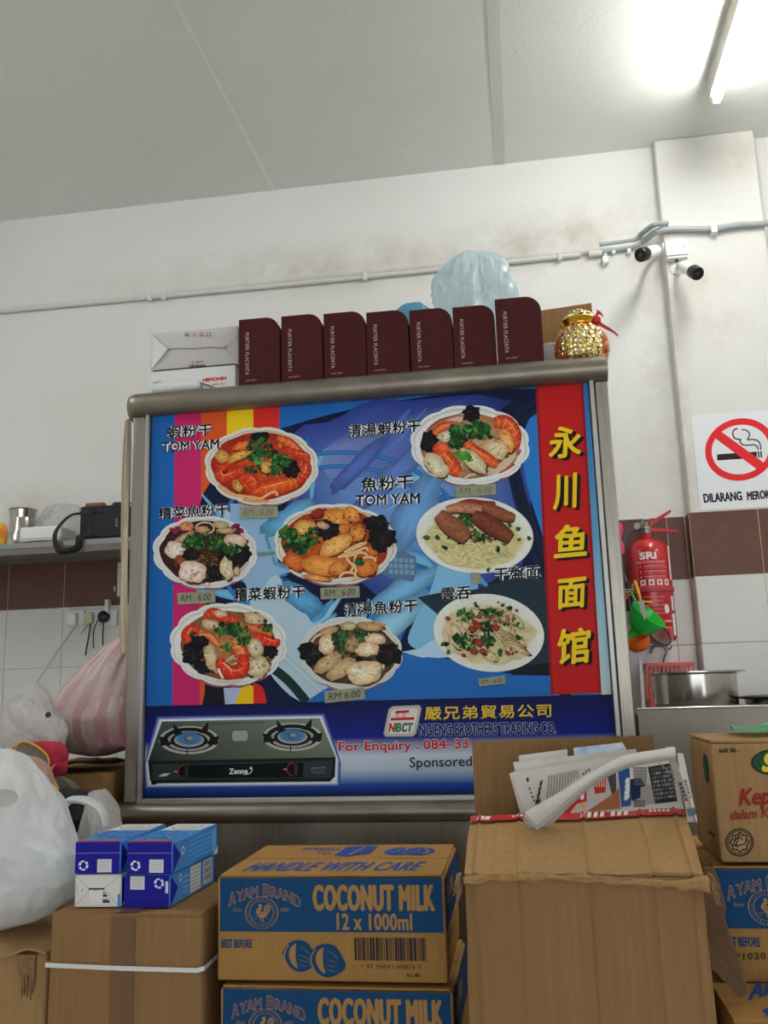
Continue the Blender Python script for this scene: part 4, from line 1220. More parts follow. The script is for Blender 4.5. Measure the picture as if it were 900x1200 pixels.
MB().grid(lambda u, v: Vector((c1.x + 0.004 + 0.05 * u, 2.264 - 0.002 + 0.02 * v, ZTOP + 0.024 - 0.022 * u + 0.004 * math.sin(v * 4))), 8, 4, True, 0.0006).build('loose_end', M_WHITEBOX, t)

# plastic bags
def film(name, c, rough, trans, alpha, scale=15.0, strength=0.55, stretch=(1, 1, 1)):
    """thin crumpled plastic: facets from warped Voronoi cells in the bump"""
    m = mat(name, c, rough, trans=trans, alpha=alpha, spec=0.8)
    nt = m.node_tree; L = nt.links.new
    tc = nt.nodes.new('ShaderNodeTexCoord')
    mp = nt.nodes.new('ShaderNodeMapping'); mp.inputs['Scale'].default_value = stretch
    L(tc.outputs['Object'], mp.inputs['Vector'])
    nz = nt.nodes.new('ShaderNodeTexNoise'); nz.inputs['Scale'].default_value = 9.0
    L(mp.outputs[0], nz.inputs['Vector'])
    sc = nt.nodes.new('ShaderNodeVectorMath'); sc.operation = 'SCALE'; sc.inputs['Scale'].default_value = 0.10
    L(nz.outputs['Color'], sc.inputs[0])
    ad = nt.nodes.new('ShaderNodeVectorMath'); ad.operation = 'ADD'
    L(mp.outputs[0], ad.inputs[0]); L(sc.outputs[0], ad.inputs[1])
    h = None
    for k, w in ((1.0, 1.0), (2.6, 0.4)):
        v = nt.nodes.new('ShaderNodeTexVoronoi'); v.inputs['Scale'].default_value = scale * k
        L(ad.outputs[0], v.inputs['Vector'])
        q = nt.nodes.new('ShaderNodeMath'); q.operation = 'MULTIPLY'; q.inputs[1].default_value = w
        L(v.outputs['Distance'], q.inputs[0])
        if h is None: h = q.outputs[0]
        else:
            p = nt.nodes.new('ShaderNodeMath'); p.operation = 'ADD'
            L(h, p.inputs[0]); L(q.outputs[0], p.inputs[1]); h = p.outputs[0]
    bp = nt.nodes.new('ShaderNodeBump'); bp.inputs['Strength'].default_value = strength; bp.inputs['Distance'].default_value = 0.02
    L(h, bp.inputs['Height'])
    for n in nt.nodes:
        if n.type in ('BSDF_PRINCIPLED', 'BSDF_TRANSLUCENT'): L(bp.outputs['Normal'], n.inputs['Normal'])
    return m
M_FILM_BLUE = film('pale blue thin plastic', (214, 232, 238), 0.16, 0.45, 0.2, 11.0, 0.5)
M_FILM_SKY = film('sky blue plastic', (110, 186, 220), 0.25, 0.4, 0.06)
M_FILM_WHITE = film('white carrier plastic', (238, 240, 240), 0.36, 0.35, 0.0, 9.0, 0.4, (1, 1, 0.5))
M_FILM_CLEAR = film('cloudy clear plastic', (230, 228, 227), 0.2, 0.4, 0.2, 17.0, 0.6)
def bag_mesh(outline_fn, nu=72, nv=44, fold=0.05, seed=1.0, sharp=9.0):
    """closed crumpled bag: outline_fn(angle, height 0..1) -> (radius x, radius y, centre x, centre y, z)"""
    m = MB(); vs = []
    for j in range(nv + 1):
        h = j / nv
        for i in range(nu):
            a_ = 2 * PI * i / nu
            rx, ry, cx, cy, z = outline_fn(a_, h)
            q = Vector((math.cos(a_) * 1.6 + seed, math.sin(a_) * 1.6, h * 2.2))
            f = 1 + fold * (noise.noise(q * 1.3) * 1.6 + (0.5 - abs(noise.noise(q * 2.6))) * 1.0 + (0.4 - abs(noise.noise(q * sharp * 0.6))) * 0.45)
            zz = z + fold * 0.35 * (rx + ry) * noise.noise(q * 2 + Vector((5, 5, 5)))
            vs.append(Vector((cx + rx * f * math.cos(a_), cy + ry * f * math.sin(a_), zz)))
    fs = [(j*nu+i, j*nu+(i+1) % nu, (j+1)*nu+(i+1) % nu, (j+1)*nu+i) for j in range(nv) for i in range(nu)]
    fs += [tuple(reversed(range(nu))), tuple(nv*nu+i for i in range(nu))]
    return m.add(vs, fs, True)
def ellipsoid_bag(c, rx, ry, z0, z1, k=2.6, skew=(0, 0)):
    def fn(a_, h):
        s = (1 - abs(2 * h - 1) ** k) ** (1 / k) if 0 < h < 1 else 0.02
        return rx * s + 0.002, ry * s + 0.002, c[0] + skew[0] * h, c[1] + skew[1] * h, z0 + (z1 - z0) * h
    return fn
b0 = at(510, 340, 2.46); b1 = at(604, 340, 2.46); bt = at(560, 298, 2.46)
t = thing('plastic_bag', 'crumpled pale blue see-through plastic bag puffed up behind the boxes', 'bag', ((b0.x + b1.x) / 2, 2.46, ZTOP))
cx = (b0.x + b1.x) / 2
def fnb(a_, h):
    s = (1 - abs(2 * min(1, h * 0.92 + 0.06) - 1) ** 2.4) ** (1 / 2.4)
    w = 0.112 * s * (0.62 + 0.42 * h ** 0.7)
    return w, 0.085 * s, cx + 0.004 * h, 2.46, ZTOP + 0.002 + (bt.z - ZTOP) * h * 0.985
bag_mesh(fnb, 110, 70, 0.24, 3.1, 12).build('film', M_FILM_BLUE, t)
bag_mesh(ellipsoid_bag((cx + 0.006, 2.46), 0.072, 0.06, ZTOP + 0.004, ZTOP + 0.15), 48, 30, 0.12, 8.0).build('crumpled_contents', M_FILM_CLEAR, t)
t = thing('plastic_bag', 'small sky blue plastic bag peeping over the fifth maroon box', 'bag', (at(484, 360, 2.40).x, 2.40, ZTOP))
bag_mesh(ellipsoid_bag((at(484, 360, 2.40).x, 2.40), 0.056, 0.045, ZTOP + 0.001, at(484, 355, 2.40).z - 0.002), 60, 36, 0.2, 5.0).build('film', M_FILM_SKY, t)
# cardboard sheet and clear tub
p0 = at(620, 366, 2.44); p1 = at(693, 355, 2.44)
t = thing('cardboard_sheet', 'plain brown cardboard sheet standing upright behind the gold pot', 'cardboard', ((p0.x + p1.x) / 2, 2.44, ZTOP))
MB().slab([(p0.x, 2.44, ZTOP), (p1.x, 2.44, ZTOP), (p1.x, 2.44, p1.z), (p0.x, 2.44, p0.z)], (0, 0.005, 0)).build('sheet', M_CARD, t)
MB().slab([(p0.x, 2.445, ZTOP), (p1.x, 2.445, ZTOP), (p1.x, 2.51, ZTOP), (p0.x, 2.51, ZTOP)], (0, 0, 0.004)).build('folded_foot', M_CARD, t)
k0 = at(634, 406, 2.37); k1 = at(657, 406, 2.37)
t = thing('clear_tub', 'small cloudy plastic tub between the last maroon box and gold pot', 'container', ((k0.x + k1.x) / 2, 2.37, ZTOP))
MB().lathe([(0.0, 0.001), (0.021, 0.001), (0.024, 0.03), (0.0255, k0.z - ZTOP - 0.006)], 24, Matrix.Translation(((k0.x + k1.x) / 2, 2.37, ZTOP)), cap=False).build('cup', M_FILM_CLEAR, t)
MB().lathe([(0.0, k0.z - ZTOP), (0.026, k0.z - ZTOP), (0.027, k0.z - ZTOP - 0.006), (0.0256, k0.z - ZTOP - 0.007)], 24, Matrix.Translation(((k0.x + k1.x) / 2, 2.37, ZTOP)), cap=False).build('lid', M_FILM_CLEAR, t)

# gold money pot
M_GOLD = mat('gold foil', (232, 184, 62), 0.22, metal=1.0, c2=(214, 158, 40), noise_scale=40)
M_GOLD_PALE = mat('pale gold foil', (236, 220, 170), 0.24, metal=1.0, c2=(220, 196, 130), noise_scale=60)
M_RED = mat('red ribbon', (196, 22, 30), 0.45)
M_REDNET = mat('red glitter net', (176, 24, 28), 0.5, c2=(214, 120, 60), noise_scale=220)
pc = Vector((0.1925, 2.315, ZTOP))
t = thing('money_pot', 'gold lucky pot covered in coins with a red bow at the right end', 'ornament', pc)
prof = [(0.0, 0.0), (0.046, 0.0), (0.060, 0.012), (0.067, 0.035), (0.066, 0.058), (0.058, 0.080), (0.047, 0.095), (0.043, 0.103), (0.046, 0.110), (0.053, 0.120), (0.050, 0.124), (0.0, 0.126)]
PM = Matrix.Translation(pc)
MB().lathe(prof, 40, PM).build('jar', M_GOLD, t)
def radius_at(h):
    for (r0, h0), (r1, h1) in zip(prof[1:], prof[2:]):
        if h0 <= h <= h1 and h1 > h0: return r0 + (r1 - r0) * (h - h0) / (h1 - h0), (r1 - r0) / (h1 - h0)
    return prof[-2][0], 0
rr = random.Random(4)
coins = MB(); red = MB()
for row in range(8):
    h = 0.011 + row * 0.0118
    r, sl = radius_at(h)
    n = int(2 * PI * r / 0.0155)
    for k in range(n):
        an = 2 * PI * (k + 0.5 * (row % 2)) / n + rr.uniform(-.06, .06)
        side = abs(((an + PI / 2 + PI) % (2 * PI)) - PI)          # angle away from the front
        d = Vector((math.cos(an), math.sin(an), -sl * 0.8 + rr.uniform(-0.25, 0.25))).normalized()
        P = pc + Vector((r * math.cos(an), r * math.sin(an), h))
        m = axis_m(P + d * 0.0005, d)
        tgt = red if (0.85 < side < 1.25 and h < 0.09 and rr.random() < 0.8) else coins
        tgt.lathe([(0.0, 0.0024), (0.003, 0.0024), (0.0065, 0.0036), (0.0082, 0.0024), (0.0082, 0.0)], 10, m, cap=False)
coins.build('coins', M_GOLD_PALE, t, kind='stuff')
red.build('red_net', M_REDNET, t, kind='stuff')
lump = MB()
for k in range(34):
    an = rr.random() * 2 * PI; q = math.sqrt(rr.random()) * 0.043
    hh = 0.126 + 0.026 * (1 - (q / 0.045) ** 2)
    lump.lathe([(0.0, 0.003), (0.006, 0.002), (0.0075, -0.001)], 10, axis_m(pc + Vector((q * math.cos(an), q * math.sin(an), hh)), (rr.uniform(-.5, .5), rr.uniform(-.8, .3), 0.8)), cap=False)
lump.lathe([(0.046, 0.122), (0.040, 0.136), (0.024, 0.147), (0.0, 0.15)], 24, PM, cap=False)
lump.build('heaped_coins', M_GOLD_PALE, t, kind='stuff')
MB().tube([pc + Vector((0.0445 * math.cos(k * PI / 12), 0.0445 * math.sin(k * PI / 12), 0.102)) for k in range(24)], 0.004, 8, True, flat=0.6).build('neck_ribbon', M_RED, t)
bc = pc + Vector((0.040, -0.030, 0.108))
MB().rbox((bc.x - 0.008, bc.y - 0.008, bc.z - 0.006), (bc.x + 0.012, bc.y + 0.006, bc.z + 0.012), 0.005, 3).build('bow_knot', M_RED, t)
MB().grid(lambda u, v: bc + Vector((-0.002 + 0.020 * u, -0.004, 0.010 + 0.012 * math.sin(u * PI) + 0.012 * (v - 0.5) * (1 - 0.3 * u))), 10, 3, True, 0.0007).build('bow_loop', M_RED, t)
MB().grid(lambda u, v: bc + Vector((0.052 * u, 0.004 * math.sin(u * 5), -0.032 * u - 0.014 * u * u + 0.015 * (v - 0.5) * (1 - 0.6 * u))), 14, 3, True, 0.0007).build('ribbon_tail', M_RED, t)
MB().tube([pc + Vector((0.050, 0.03, 0.12)), pc + Vector((0.051, 0.03, 0.165))], 0.0016, 6).build('wire_stem', M_DARKPL, t)

# ------------------------------------------------------------------ conduits and cameras on the wall
yw = YW - 0.012
def clip(name, p, r, parent):
    return MB().rbox((p[0] - 0.009, p[1] - r - 0.003, p[2] - r - 0.008), (p[0] + 0.009, p[1] + r, p[2] + r + 0.003), 0.003, 1).build(name, M_PVC, parent)
t = thing('conduit_pipe', 'thin white conduit running along the wall under the beam', 'pipe', (-1.3, yw, 3.075))
zc = at(600, 307, yw).z
pts = [(x, yw + 0.001, zc + 0.003 * math.sin(x * 2.1)) for x in [-3.2 + 0.1 * k for k in range(36)]]
MB().tube(pts, 0.0095, 10).build('pipe', M_PVC, t)
for x in (-1.46, -1.40, -0.55, 0.22): clip('pipe_clip', (x, yw, zc + 0.003 * math.sin(x * 2.1)), 0.0105, t)
e0 = at(696, 298, yw)
MB().tube([(e0.x - 0.02, yw, zc), (e0.x + 0.03, yw, zc)], 0.0135, 12).build('pipe_coupling', M_PVC, t)
yp = YP - 0.016
def hose(label, pts, r, c):
    t = thing('flexible_conduit', label, 'conduit', pts[0])
    P = cycle_path(pts, 60)
    MB().tube(P, r, 10).build('hose', c, t)
    return t
q0 = at(703, 294.5, yw); q1 = at(742, 289, yw); q2 = at(757, 280, YW - 0.03); q3 = at(770, 271.5, yp); q4 = at(792, 268.5, yp); q5 = at(835, 268.5, yp); q6 = at(866, 263.5, yp); q7 = at(903, 261, yp); q8 = Vector((3.55, yp, at(903, 261, yp).z + 0.02))
hose('pale grey flexible conduit climbing from the wall over the pillar', [q0, q1, q2, q3, q4, q5, q6, q7, Vector((1.6, yp, q7.z + 0.01)), q8], 0.0115, M_CONDUIT)
d_ = Vector((0, -0.006, 0.0225))
hose('upper grey flexible conduit bending over the pillar corner, ending beside the clip', [q0 + d_, q1 + d_, q2 + Vector((-0.016, -0.006, 0.020)), q3 + Vector((-0.012, -0.022, 0.017)), q4 + Vector((-0.03, -0.008, 0.022))], 0.010, mat('bluish conduit', (150, 160, 164), 0.4))
t = thing('conduit_clip', 'small white saddle clip on the grey conduit above the cameras', 'clip', at(834, 268.5, YP - 0.02))
MB().rbox(at(832, 277, YP) + Vector((0, -0.031, 0)), at(838, 264, YP), 0.003, 2).build('saddle', M_WHITE, t)
t = thing('pipe_fitting', 'small white pipe fitting hanging below the start of the grey conduit', 'fitting', at(709, 303, yw))
e1 = at(709, 297, yw); e2 = at(709.5, 305, yw)
MB().tube([e1, e2], 0.0075, 12).build('socket_end', M_PVC, t)
MB().rbox(at(706.6, 308, YW - 0.026), at(712.8, 302.5, YW - 0.004), 0.003, 2).build('coupling', M_WHITE, t)
for px in (719, 737):
    MB().rbox(at(px - 1.6, 297, YW - 0.02), at(px + 1.6, 293, YW - 0.001), 0.002, 1).build('saddle', M_WHITE, t)

# junction box with the left camera, second camera below
yj = YP - 0.03
j0 = at(781.5, 303.5, yj); j1 = at(804.5, 281, yj)
t = thing('junction_box', 'square white junction box with two screws on the pillar', 'junction box', ((j0.x + j1.x) / 2, YP, j0.z))
MB().rbox((j0.x, yj, j0.z), (j1.x, YP, j1.z), 0.003, 2).build('box', M_WHITE, t)
MB().rbox((j0.x - 0.001, yj - 0.006, j0.z + 0.010), (j1.x + 0.001, yj, j1.z + 0.001), 0.002, 2).build('cover', M_WHITE, t)
for px, py in ((787, 290.5), (802, 289)):
    s = at(px, py, yj - 0.0065)
    MB().lathe([(0.0, 0.0012), (0.0022, 0.0010), (0.0026, 0)], 10, axis_m(s, (0, -1, 0))).build('screw', M_DARKPL, t)
g = at(793, 304, yj + 0.01)
MB().lathe([(0.0055, 0), (0.0045, -0.010)], 10, Matrix.Translation(g)).build('cable_gland', M_DARKPL, t)
def camera(label, tail, front, r, base_p, base_n):
    t = thing('security_camera', label, 'camera', base_p)
    d = (front - tail); L = d.length; d.normalize()
    m = axis_m(tail, d)
    MB().lathe([(0.0, 0), (r * 0.72, 0.0), (r * 0.92, L * 0.06), (r, L * 0.2), (r, L * 0.66)], 28, m).build('housing', M_WHITE, t)
    MB().lathe([(r, L * 0.66), (r * 1.08, L * 0.70), (r * 1.08, L * 0.97), (r * 0.98, L), (r * 0.6, L), (r * 0.55, L * 0.97), (0, L * 0.97)], 28, m).build('lens_hood', M_DARKPL, t)
    MB().lathe([(0.0, L * 0.995), (r * 0.28, L * 0.992), (r * 0.34, L * 0.975)], 20, m, cap=False).build('lens', mat('lens glass', (60, 62, 66), 0.1, coat=1.0), t)
    bn = Vector(base_n).normalized()
    MB().lathe([(0.0, 0.0), (r * 1.15, 0.0), (r * 1.15, 0.005), (r * 0.5, 0.012), (0, 0.012)], 24, axis_m(base_p, bn)).build('mount_base', M_WHITE, t)
    MB().tube(cycle_path([Vector(base_p) + bn * 0.010, Vector(base_p) + bn * 0.03 + (tail - Vector(base_p)) * 0.3, tail + d * L * 0.08], 12), r * 0.36, 10).build('mount_arm', M_WHITE, t)
    return t
camera('white bullet camera with dark front left of the junction box, facing left', at(770, 293.5, 3.19), at(750, 299, 3.12), 0.0235, Vector((PX0, 3.315, at(781, 290, 3.3).z)), (-1, 0, 0))
camera('white bullet camera below the junction box aimed down to the right', at(800, 311, 3.21), at(818, 321, 3.12), 0.0225, at(793.5, 315, YP) , (0, -1, 0))

# ------------------------------------------------------------------ no-smoking sign
ys = YP - 0.011 - 0.006
s0 = at(822, 598, YP); s1 = at(926, 481, YP)
t = thing('no_smoking_sign', 'white no-smoking notice with red ring on the pillar above the brown tiles', 'sign', ((0.64 + 0.955) / 2, YP, 2.043))
x0 = at(815, 540, YP - 0.003).x; x1 = PX1 - 0.012
zb = at(822, 598, YP - 0.003).z; ztp = at(808, 487, YP - 0.003).z
MB().box((x0, YP - 0.003, zb), (x1, YP, ztp)).build('board', mat('white sign board', (232, 234, 238), 0.4), t)
a = photo_art(YP - 0.003, crop=(810, 480, 10))
cc = (575, 468)
def ring(rx, ry, n=64): return [(cc[0] + rx * math.cos(2 * PI * k / n), cc[1] + ry * math.sin(2 * PI * k / n) - 0.06 * rx * math.cos(2 * PI * k / n)) for k in range(n)]
n = 64
ro = ring(412, 366); ri = ring(336, 290)
a.poly([(302, 525), (768, 492), (768, 566), (305, 597)], (44, 34, 34))
a.poly([(778, 490), (797, 488), (800, 564), (783, 565)], (44, 38, 40)); a.poly([(808, 487), (826, 486), (832, 562), (814, 563)], (44, 38, 40))
a.stroke(a.curve([(545, 222), (500, 240), (488, 290), (510, 335), (560, 350), (585, 352)], 24), 17, (40, 36, 42))
a.stroke(a.curve([(585, 348), (570, 372), (600, 410), (650, 418), (730, 412), (770, 430), (785, 472)], 28), 15, (40, 36, 42))
a.stroke(a.curve([(590, 238), (640, 240), (676, 270), (682, 310), (660, 352), (720, 350), (780, 366), (808, 410), (815, 470)], 34), 15, (40, 36, 42))
a.raw(ro + ri, [(k, (k + 1) % n, n + (k + 1) % n, n + k) for k in range(n)], [(214, 44, 48)] * (2 * n))
a.poly([(335, 245), (262, 322), (770, 700), (850, 622)], (214, 44, 48))
a.text('DILARANG', (135, 985), (588, 955), (150, 1095), (40, 36, 44), 0.03); a.text('MEROKOK', (648, 962), (1040, 926), (656, 1066), (40, 36, 44), 0.03)
a.build('print', M_INK, t, 'red ring, cigarette and black capital lettering')

# ------------------------------------------------------------------ fire extinguisher
M_REDPAINT = mat('red enamel', (190, 22, 30), 0.25, coat=0.4)
er = 0.0725
ec = Vector((at(763, 690, 3.255).x, 3.255, 0))
zs = at(760, 634, 3.255).z; zbm = at(766, 752, 3.255).z
t = thing('fire_extinguisher', 'red fire extinguisher with white label hung on the brown-tiled wall', 'fire extinguisher', (ec.x, ec.y, zbm))
EM = Matrix.Translation((ec.x, ec.y, zbm)); eh = zs - zbm
MB().lathe([(0.0, 0.0), (er * 0.9, 0.0), (er, 0.012), (er, eh - 0.05), (er * 0.93, eh - 0.024), (er * 0.72, eh - 0.006), (er * 0.4, eh + 0.004), (er * 0.26, eh + 0.008), (er * 0.26, eh + 0.03)], 44, EM).build('cylinder', M_REDPAINT, t)
zr = at(763, 690, 3.19).z - zbm
MB().lathe([(er, zr - 0.011), (er + 0.004, zr - 0.008), (er + 0.004, zr + 0.006), (er, zr + 0.009)], 44, EM, cap=False).build('seam_band', mat('faded red band', (186, 60, 66), 0.4), t)
hz = zbm + eh
MB().lathe([(0.0, 0.026), (0.020, 0.026), (0.022, 0.034), (0.022, 0.046), (0.014, 0.052), (0.014, 0.068), (0.0, 0.07)], 20, Matrix.Translation((ec.x, ec.y, hz))).build('valve', M_STEEL, t)
MB().slab([Vector((ec.x - 0.012, ec.y - 0.012, hz + 0.05)), Vector((ec.x + 0.004, ec.y - 0.012, hz + 0.062)), Vector((ec.x + 0.088, ec.y - 0.012, hz + 0.106)), Vector((ec.x + 0.090, ec.y - 0.012, hz + 0.098)), Vector((ec.x + 0.012, ec.y - 0.012, hz + 0.048))], (0, 0.024, 0)).build('lever', M_REDPAINT, t)
MB().slab([Vector((ec.x - 0.012, ec.y - 0.010, hz + 0.046)), Vector((ec.x + 0.02, ec.y - 0.010, hz + 0.046)), Vector((ec.x + 0.108, ec.y - 0.010, hz + 0.032)), Vector((ec.x + 0.108, ec.y - 0.010, hz + 0.024)), Vector((ec.x - 0.012, ec.y - 0.010, hz + 0.034))], (0, 0.02, 0)).build('carry_handle', M_REDPAINT, t)
MB().tube([(ec.x + 0.018 * math.cos(k * PI / 8), ec.y - 0.026, hz + 0.058 + 0.016 * math.sin(k * PI / 8)) for k in range(16)], 0.0022, 6, True).build('safety_pin', M_STEEL, t)
MB().lathe([(0.0, 0.0), (0.012, 0.0), (0.012, 0.012), (0.0, 0.012)], 16, axis_m((ec.x - 0.026, ec.y - 0.014, hz + 0.052), (-0.6, -0.8, 0))).build('gauge', M_ALU, t)
MB().tube(cycle_path([(ec.x - 0.022, ec.y - 0.01, hz + 0.044), (ec.x - 0.06, ec.y - 0.01, hz + 0.03), (ec.x - 0.088, ec.y - 0.01, hz - 0.03), (ec.x - 0.092, ec.y - 0.012, hz - 0.10), (ec.x - 0.083, ec.y - 0.03, hz - 0.15)], 30), 0.0055, 8).build('hose', mat('grey hose', (70, 78, 80), 0.4), t)
MB().lathe([(0.0, 0), (0.009, 0), (0.013, 0.10), (0.0, 0.10)], 16, axis_m((ec.x - 0.083, ec.y - 0.03, hz - 0.145), (0.02, 0, -1))).build('nozzle', M_DARKPL, t)
MB().box((ec.x - 0.02, ec.y + er - 0.004, hz - 0.12), (ec.x + 0.02, YW, hz - 0.06)).build('wall_bracket', M_STEEL, t)
# label printed round the cylinder: shapes in (angle, height)
class Wrap(Art):
    def raw(s, pts, faces, cols):
        s.z += s.step
        k = len(s.vs)
        for x, y in pts:
            an = -PI / 2 + x / er
            s.vs.append(Vector((ec.x + (er + s.z) * math.cos(an), ec.y + (er + s.z) * math.sin(an), zbm + y)))
        s.fs += [tuple(i + k for i in f) for f in faces]; s.cs += [lin(c) for c in cols]
    def bar(s, x0, y0, x1, y1, c, n=6):
        P = [(x0 + (x1 - x0) * k / n, y0) for k in range(n + 1)] + [(x0 + (x1 - x0) * k / n, y1) for k in range(n, -1, -1)]
        s.raw(P, [(k, k + 1, 2 * n - k, 2 * n + 1 - k) for k in range(n)], [c] * (2 * n + 2))
a = Wrap((0, 0, 0), (1, 0, 0), (0, 0, 1), (0, -1, 0), base=3e-4)
W_ = (228, 214, 212); F_ = (214, 150, 150)
a.text('SRi', (-0.040, zr + 0.128), (0.018, zr + 0.128), (-0.040, zr + 0.101), W_, 0.05)
a.text('FIRE EXTINGUISHER', (-0.056, zr + 0.096), (0.050, zr + 0.096), (-0.056, zr + 0.088), F_, 0.03)
for k in range(3):
    y = zr + 0.074 - k * 0.018
    a.bar(-0.042, y, -0.037, y + 0.006, F_, 1)
    a.bar(-0.028, y + 0.003, 0.050, y + 0.0055, F_); a.bar(-0.028, y - 0.004, 0.056, y - 0.002, (204, 110, 112))
for k in range(4):
    x = -0.044 + k * 0.028
    a.bar(x, zr + 0.012, x + 0.019, zr + 0.031, W_, 2)
    a.blob(x + 0.0095, zr + 0.0215, 0.005, 0.006, (150, 60, 60), (190, 100, 100), irr=0.3)
a.bar(-0.056, zr + 0.014, -0.054, zr + 0.14, (206, 120, 120), 1)
for k in range(5): a.bar(-0.04, zr - 0.03 - 0.014 * k, 0.034 - 0.008 * (k % 2), zr - 0.026 - 0.014 * k, (204, 110, 112))
a.bar(0.072, zr + 0.03, 0.088, zr + 0.15, (226, 222, 220), 4); a.bar(0.066, zr - 0.075, 0.080, zr - 0.025, (226, 222, 220), 4); a.bar(0.064, zr - 0.16, 0.082, zr - 0.085, (230, 226, 224), 4)
a.blob(0.040, zr - 0.07, 0.010, 0.016, W_, W_, irr=0.1); a.bar(0.026, zr - 0.115, 0.058, zr - 0.108, F_)
a.bar(0.024, zr - 0.18, 0.056, zr - 0.13, (206, 120, 120)); a.bar(0.028, zr - 0.175, 0.052, zr - 0.135, (196, 40, 44))
a.build('label', M_INK, t, 'white lettering and pictograms printed round the cylinder')

# ------------------------------------------------------------------ right of the stall: side counter, pots, hanging tools
M_STEEL_DULL = mat('dull steel sheet', (146, 140, 132), 0.42, metal=0.85, c2=(130, 124, 116), noise_scale=4)
M_STEEL_POT = mat('polished steel', (196, 192, 186), 0.16, metal=1.0, c2=(170, 166, 160), noise_scale=3)
cy0, cz = 2.46, 1.3835
t = thing('side_counter', 'dull steel counter to the right of the menu sign carrying the big pot', 'counter', (0.85, 2.8, 0))
MB().box((0.276, cy0, 0.12), (1.62, cy0 + 0.004, cz)).build('front_panel', M_STEEL_DULL, t)
MB().box((0.276, cy0 + 0.004, cz - 0.018), (1.62, 3.20, cz - 0.014)).build('top_sheet', M_STEEL_DULL, t)
MB().tube([(0.274, cy0 + 0.001, cz), (1.62, cy0 + 0.001, cz)], 0.0035, 8).build('top_edge', M_STEEL_POT, t)
MB().box((0.276, cy0 + 0.004, 0.12), (0.280, 3.20, cz - 0.018)).build('side_panel', M_STEEL_DULL, t)
MB().box((1.616, cy0 + 0.004, 0.12), (1.62, 3.20, cz - 0.018)).build('side_panel', M_STEEL_DULL, t)
for x in (0.31, 1.58):
    for y in (cy0 + 0.04, 3.15):
        MB().lathe([(0.018, 0), (0.018, 0.125)], 12, Matrix.Translation((x, y, 0))).build('foot', M_STEEL_DULL, t)
def steel_pot(name, label, x, y, z, r, h, rim, cat):
    t = thing(name, label, cat, (x, y, z))
    M = Matrix.Translation((x, y, z))
    MB().lathe([(0.0, 0.0), (r * 0.93, 0.0), (r * 0.985, 0.008), (r, 0.02), (r, h - 0.004), (r + rim * 0.5, h), (r + rim, h + 0.001), (r + rim, h + 0.005), (r - 0.003, h + 0.004), (r - 0.004, 0.02), (r * 0.9, 0.004), (0.0, 0.004)], 64, M).build('body', M_STEEL_POT, t)
    return t
pz = cz - 0.0138
p0 = at(754, 790, 2.78); p1 = at(873, 790, 2.78)
pxc = (p0.x + p1.x) / 2; pr = (p1.x - p0.x) / 2
t = steel_pot('cooking_pot', 'large shiny steel pot with a wide flared rim on the side counter', pxc, 2.78, pz, pr - 0.026, at(816, 787, 2.64).z - pz - 0.003, 0.026, 'pot')
p0 = at(866, 818, 2.80)
t = steel_pot('steel_tray', 'shallow steel pan with dark rim right of the large pot', p0.x + 0.17, 2.83, pz, 0.145, at(880, 819.5, 2.7).z - pz, 0.012, 'pan')
MB().tube([(p0.x + 0.17 + 0.1575 * math.cos(k * PI / 24), 2.83 + 0.1575 * math.sin(k * PI / 24), at(880, 819.5, 2.7).z + 0.003) for k in range(48)], 0.004, 8, True).build('dark_rim', M_DARKPL, t)

# a hook rail fixed to the stall's side; tools hang from its pegs
t = thing('hook_rail', 'thin steel hook rail on the stall side behind its right post', 'rail', (0.243, 2.55, 1.69))
MB().rbox((0.243, 2.40, 1.685), (0.247, 2.65, 1.703), 0.001, 1).build('bar', M_STEEL, t)
for y, z, L in ((2.475, 1.694, 0.046), (2.52, 1.692, 0.048), (2.56, 1.694, 0.05), (2.60, 1.692, 0.052)):
    MB().tube([(0.247, y, z), (0.247 + L, y, z), (0.247 + L + 0.004, y, z + 0.008)], 0.002, 8).build('peg', M_STEEL, t)
M_GREEN = mat('bright green plastic', (22, 190, 62), 0.3, coat=0.3)
M_ORANGE = mat('orange plastic', (232, 104, 20), 0.35)
M_YELLOW = mat('yellow plastic', (244, 184, 20), 0.35)
yf = 2.52
fa = at(746, 702, yf); fb = at(776, 737, yf); fc = at(747, 737, yf)
mid = (fa + fb) / 2
ax = (mid - fc).normalized(); ax = (ax + Vector((0, -0.42, 0))).normalized()
rr_ = (fb - fa).length / 2 * 1.02
t = thing('funnel', 'bright green plastic funnel tilted on its hook beside the fire extinguisher', 'funnel', mid)
M = axis_m(mid - ax * 0.048, ax)
MB().lathe([(0.012, -0.030), (0.014, -0.012), (0.034, 0.000), (rr_ * 0.86, 0.024), (rr_, 0.048), (rr_ - 0.002, 0.048), (rr_ * 0.83, 0.026), (0.032, 0.003), (0.011, -0.010), (0.010, -0.030)], 40, M, cap=False).build('cone', M_GREEN, t)
MB().tube([fa + Vector((-0.004, 0, -0.004)), fa + Vector((-0.010, 0, 0.012)), Vector((0.292, 2.52, 1.696))], 0.003, 8).build('hanging_loop', M_GREEN, t)
oc = at(747, 751, 2.56)
t = thing('ladle', 'orange plastic bowl scoop half hidden under the green funnel', 'ladle', oc)
MB().lathe([(0.0, -0.030), (0.020, -0.026), (0.032, -0.012), (0.036, 0.006), (0.034, 0.006), (0.030, -0.011), (0.018, -0.023), (0.0, -0.027)], 32, axis_m(oc, (-0.35, -0.25, 0.9)), cap=False).build('scoop', M_ORANGE, t)
MB().tube([oc + Vector((-0.03, 0.01, 0.008)), oc + Vector((-0.035, 0.012, 0.10)), (0.296, 2.56, 1.700)], 0.004, 8).build('handle', M_ORANGE, t)
sc = at(772, 742, 2.60)
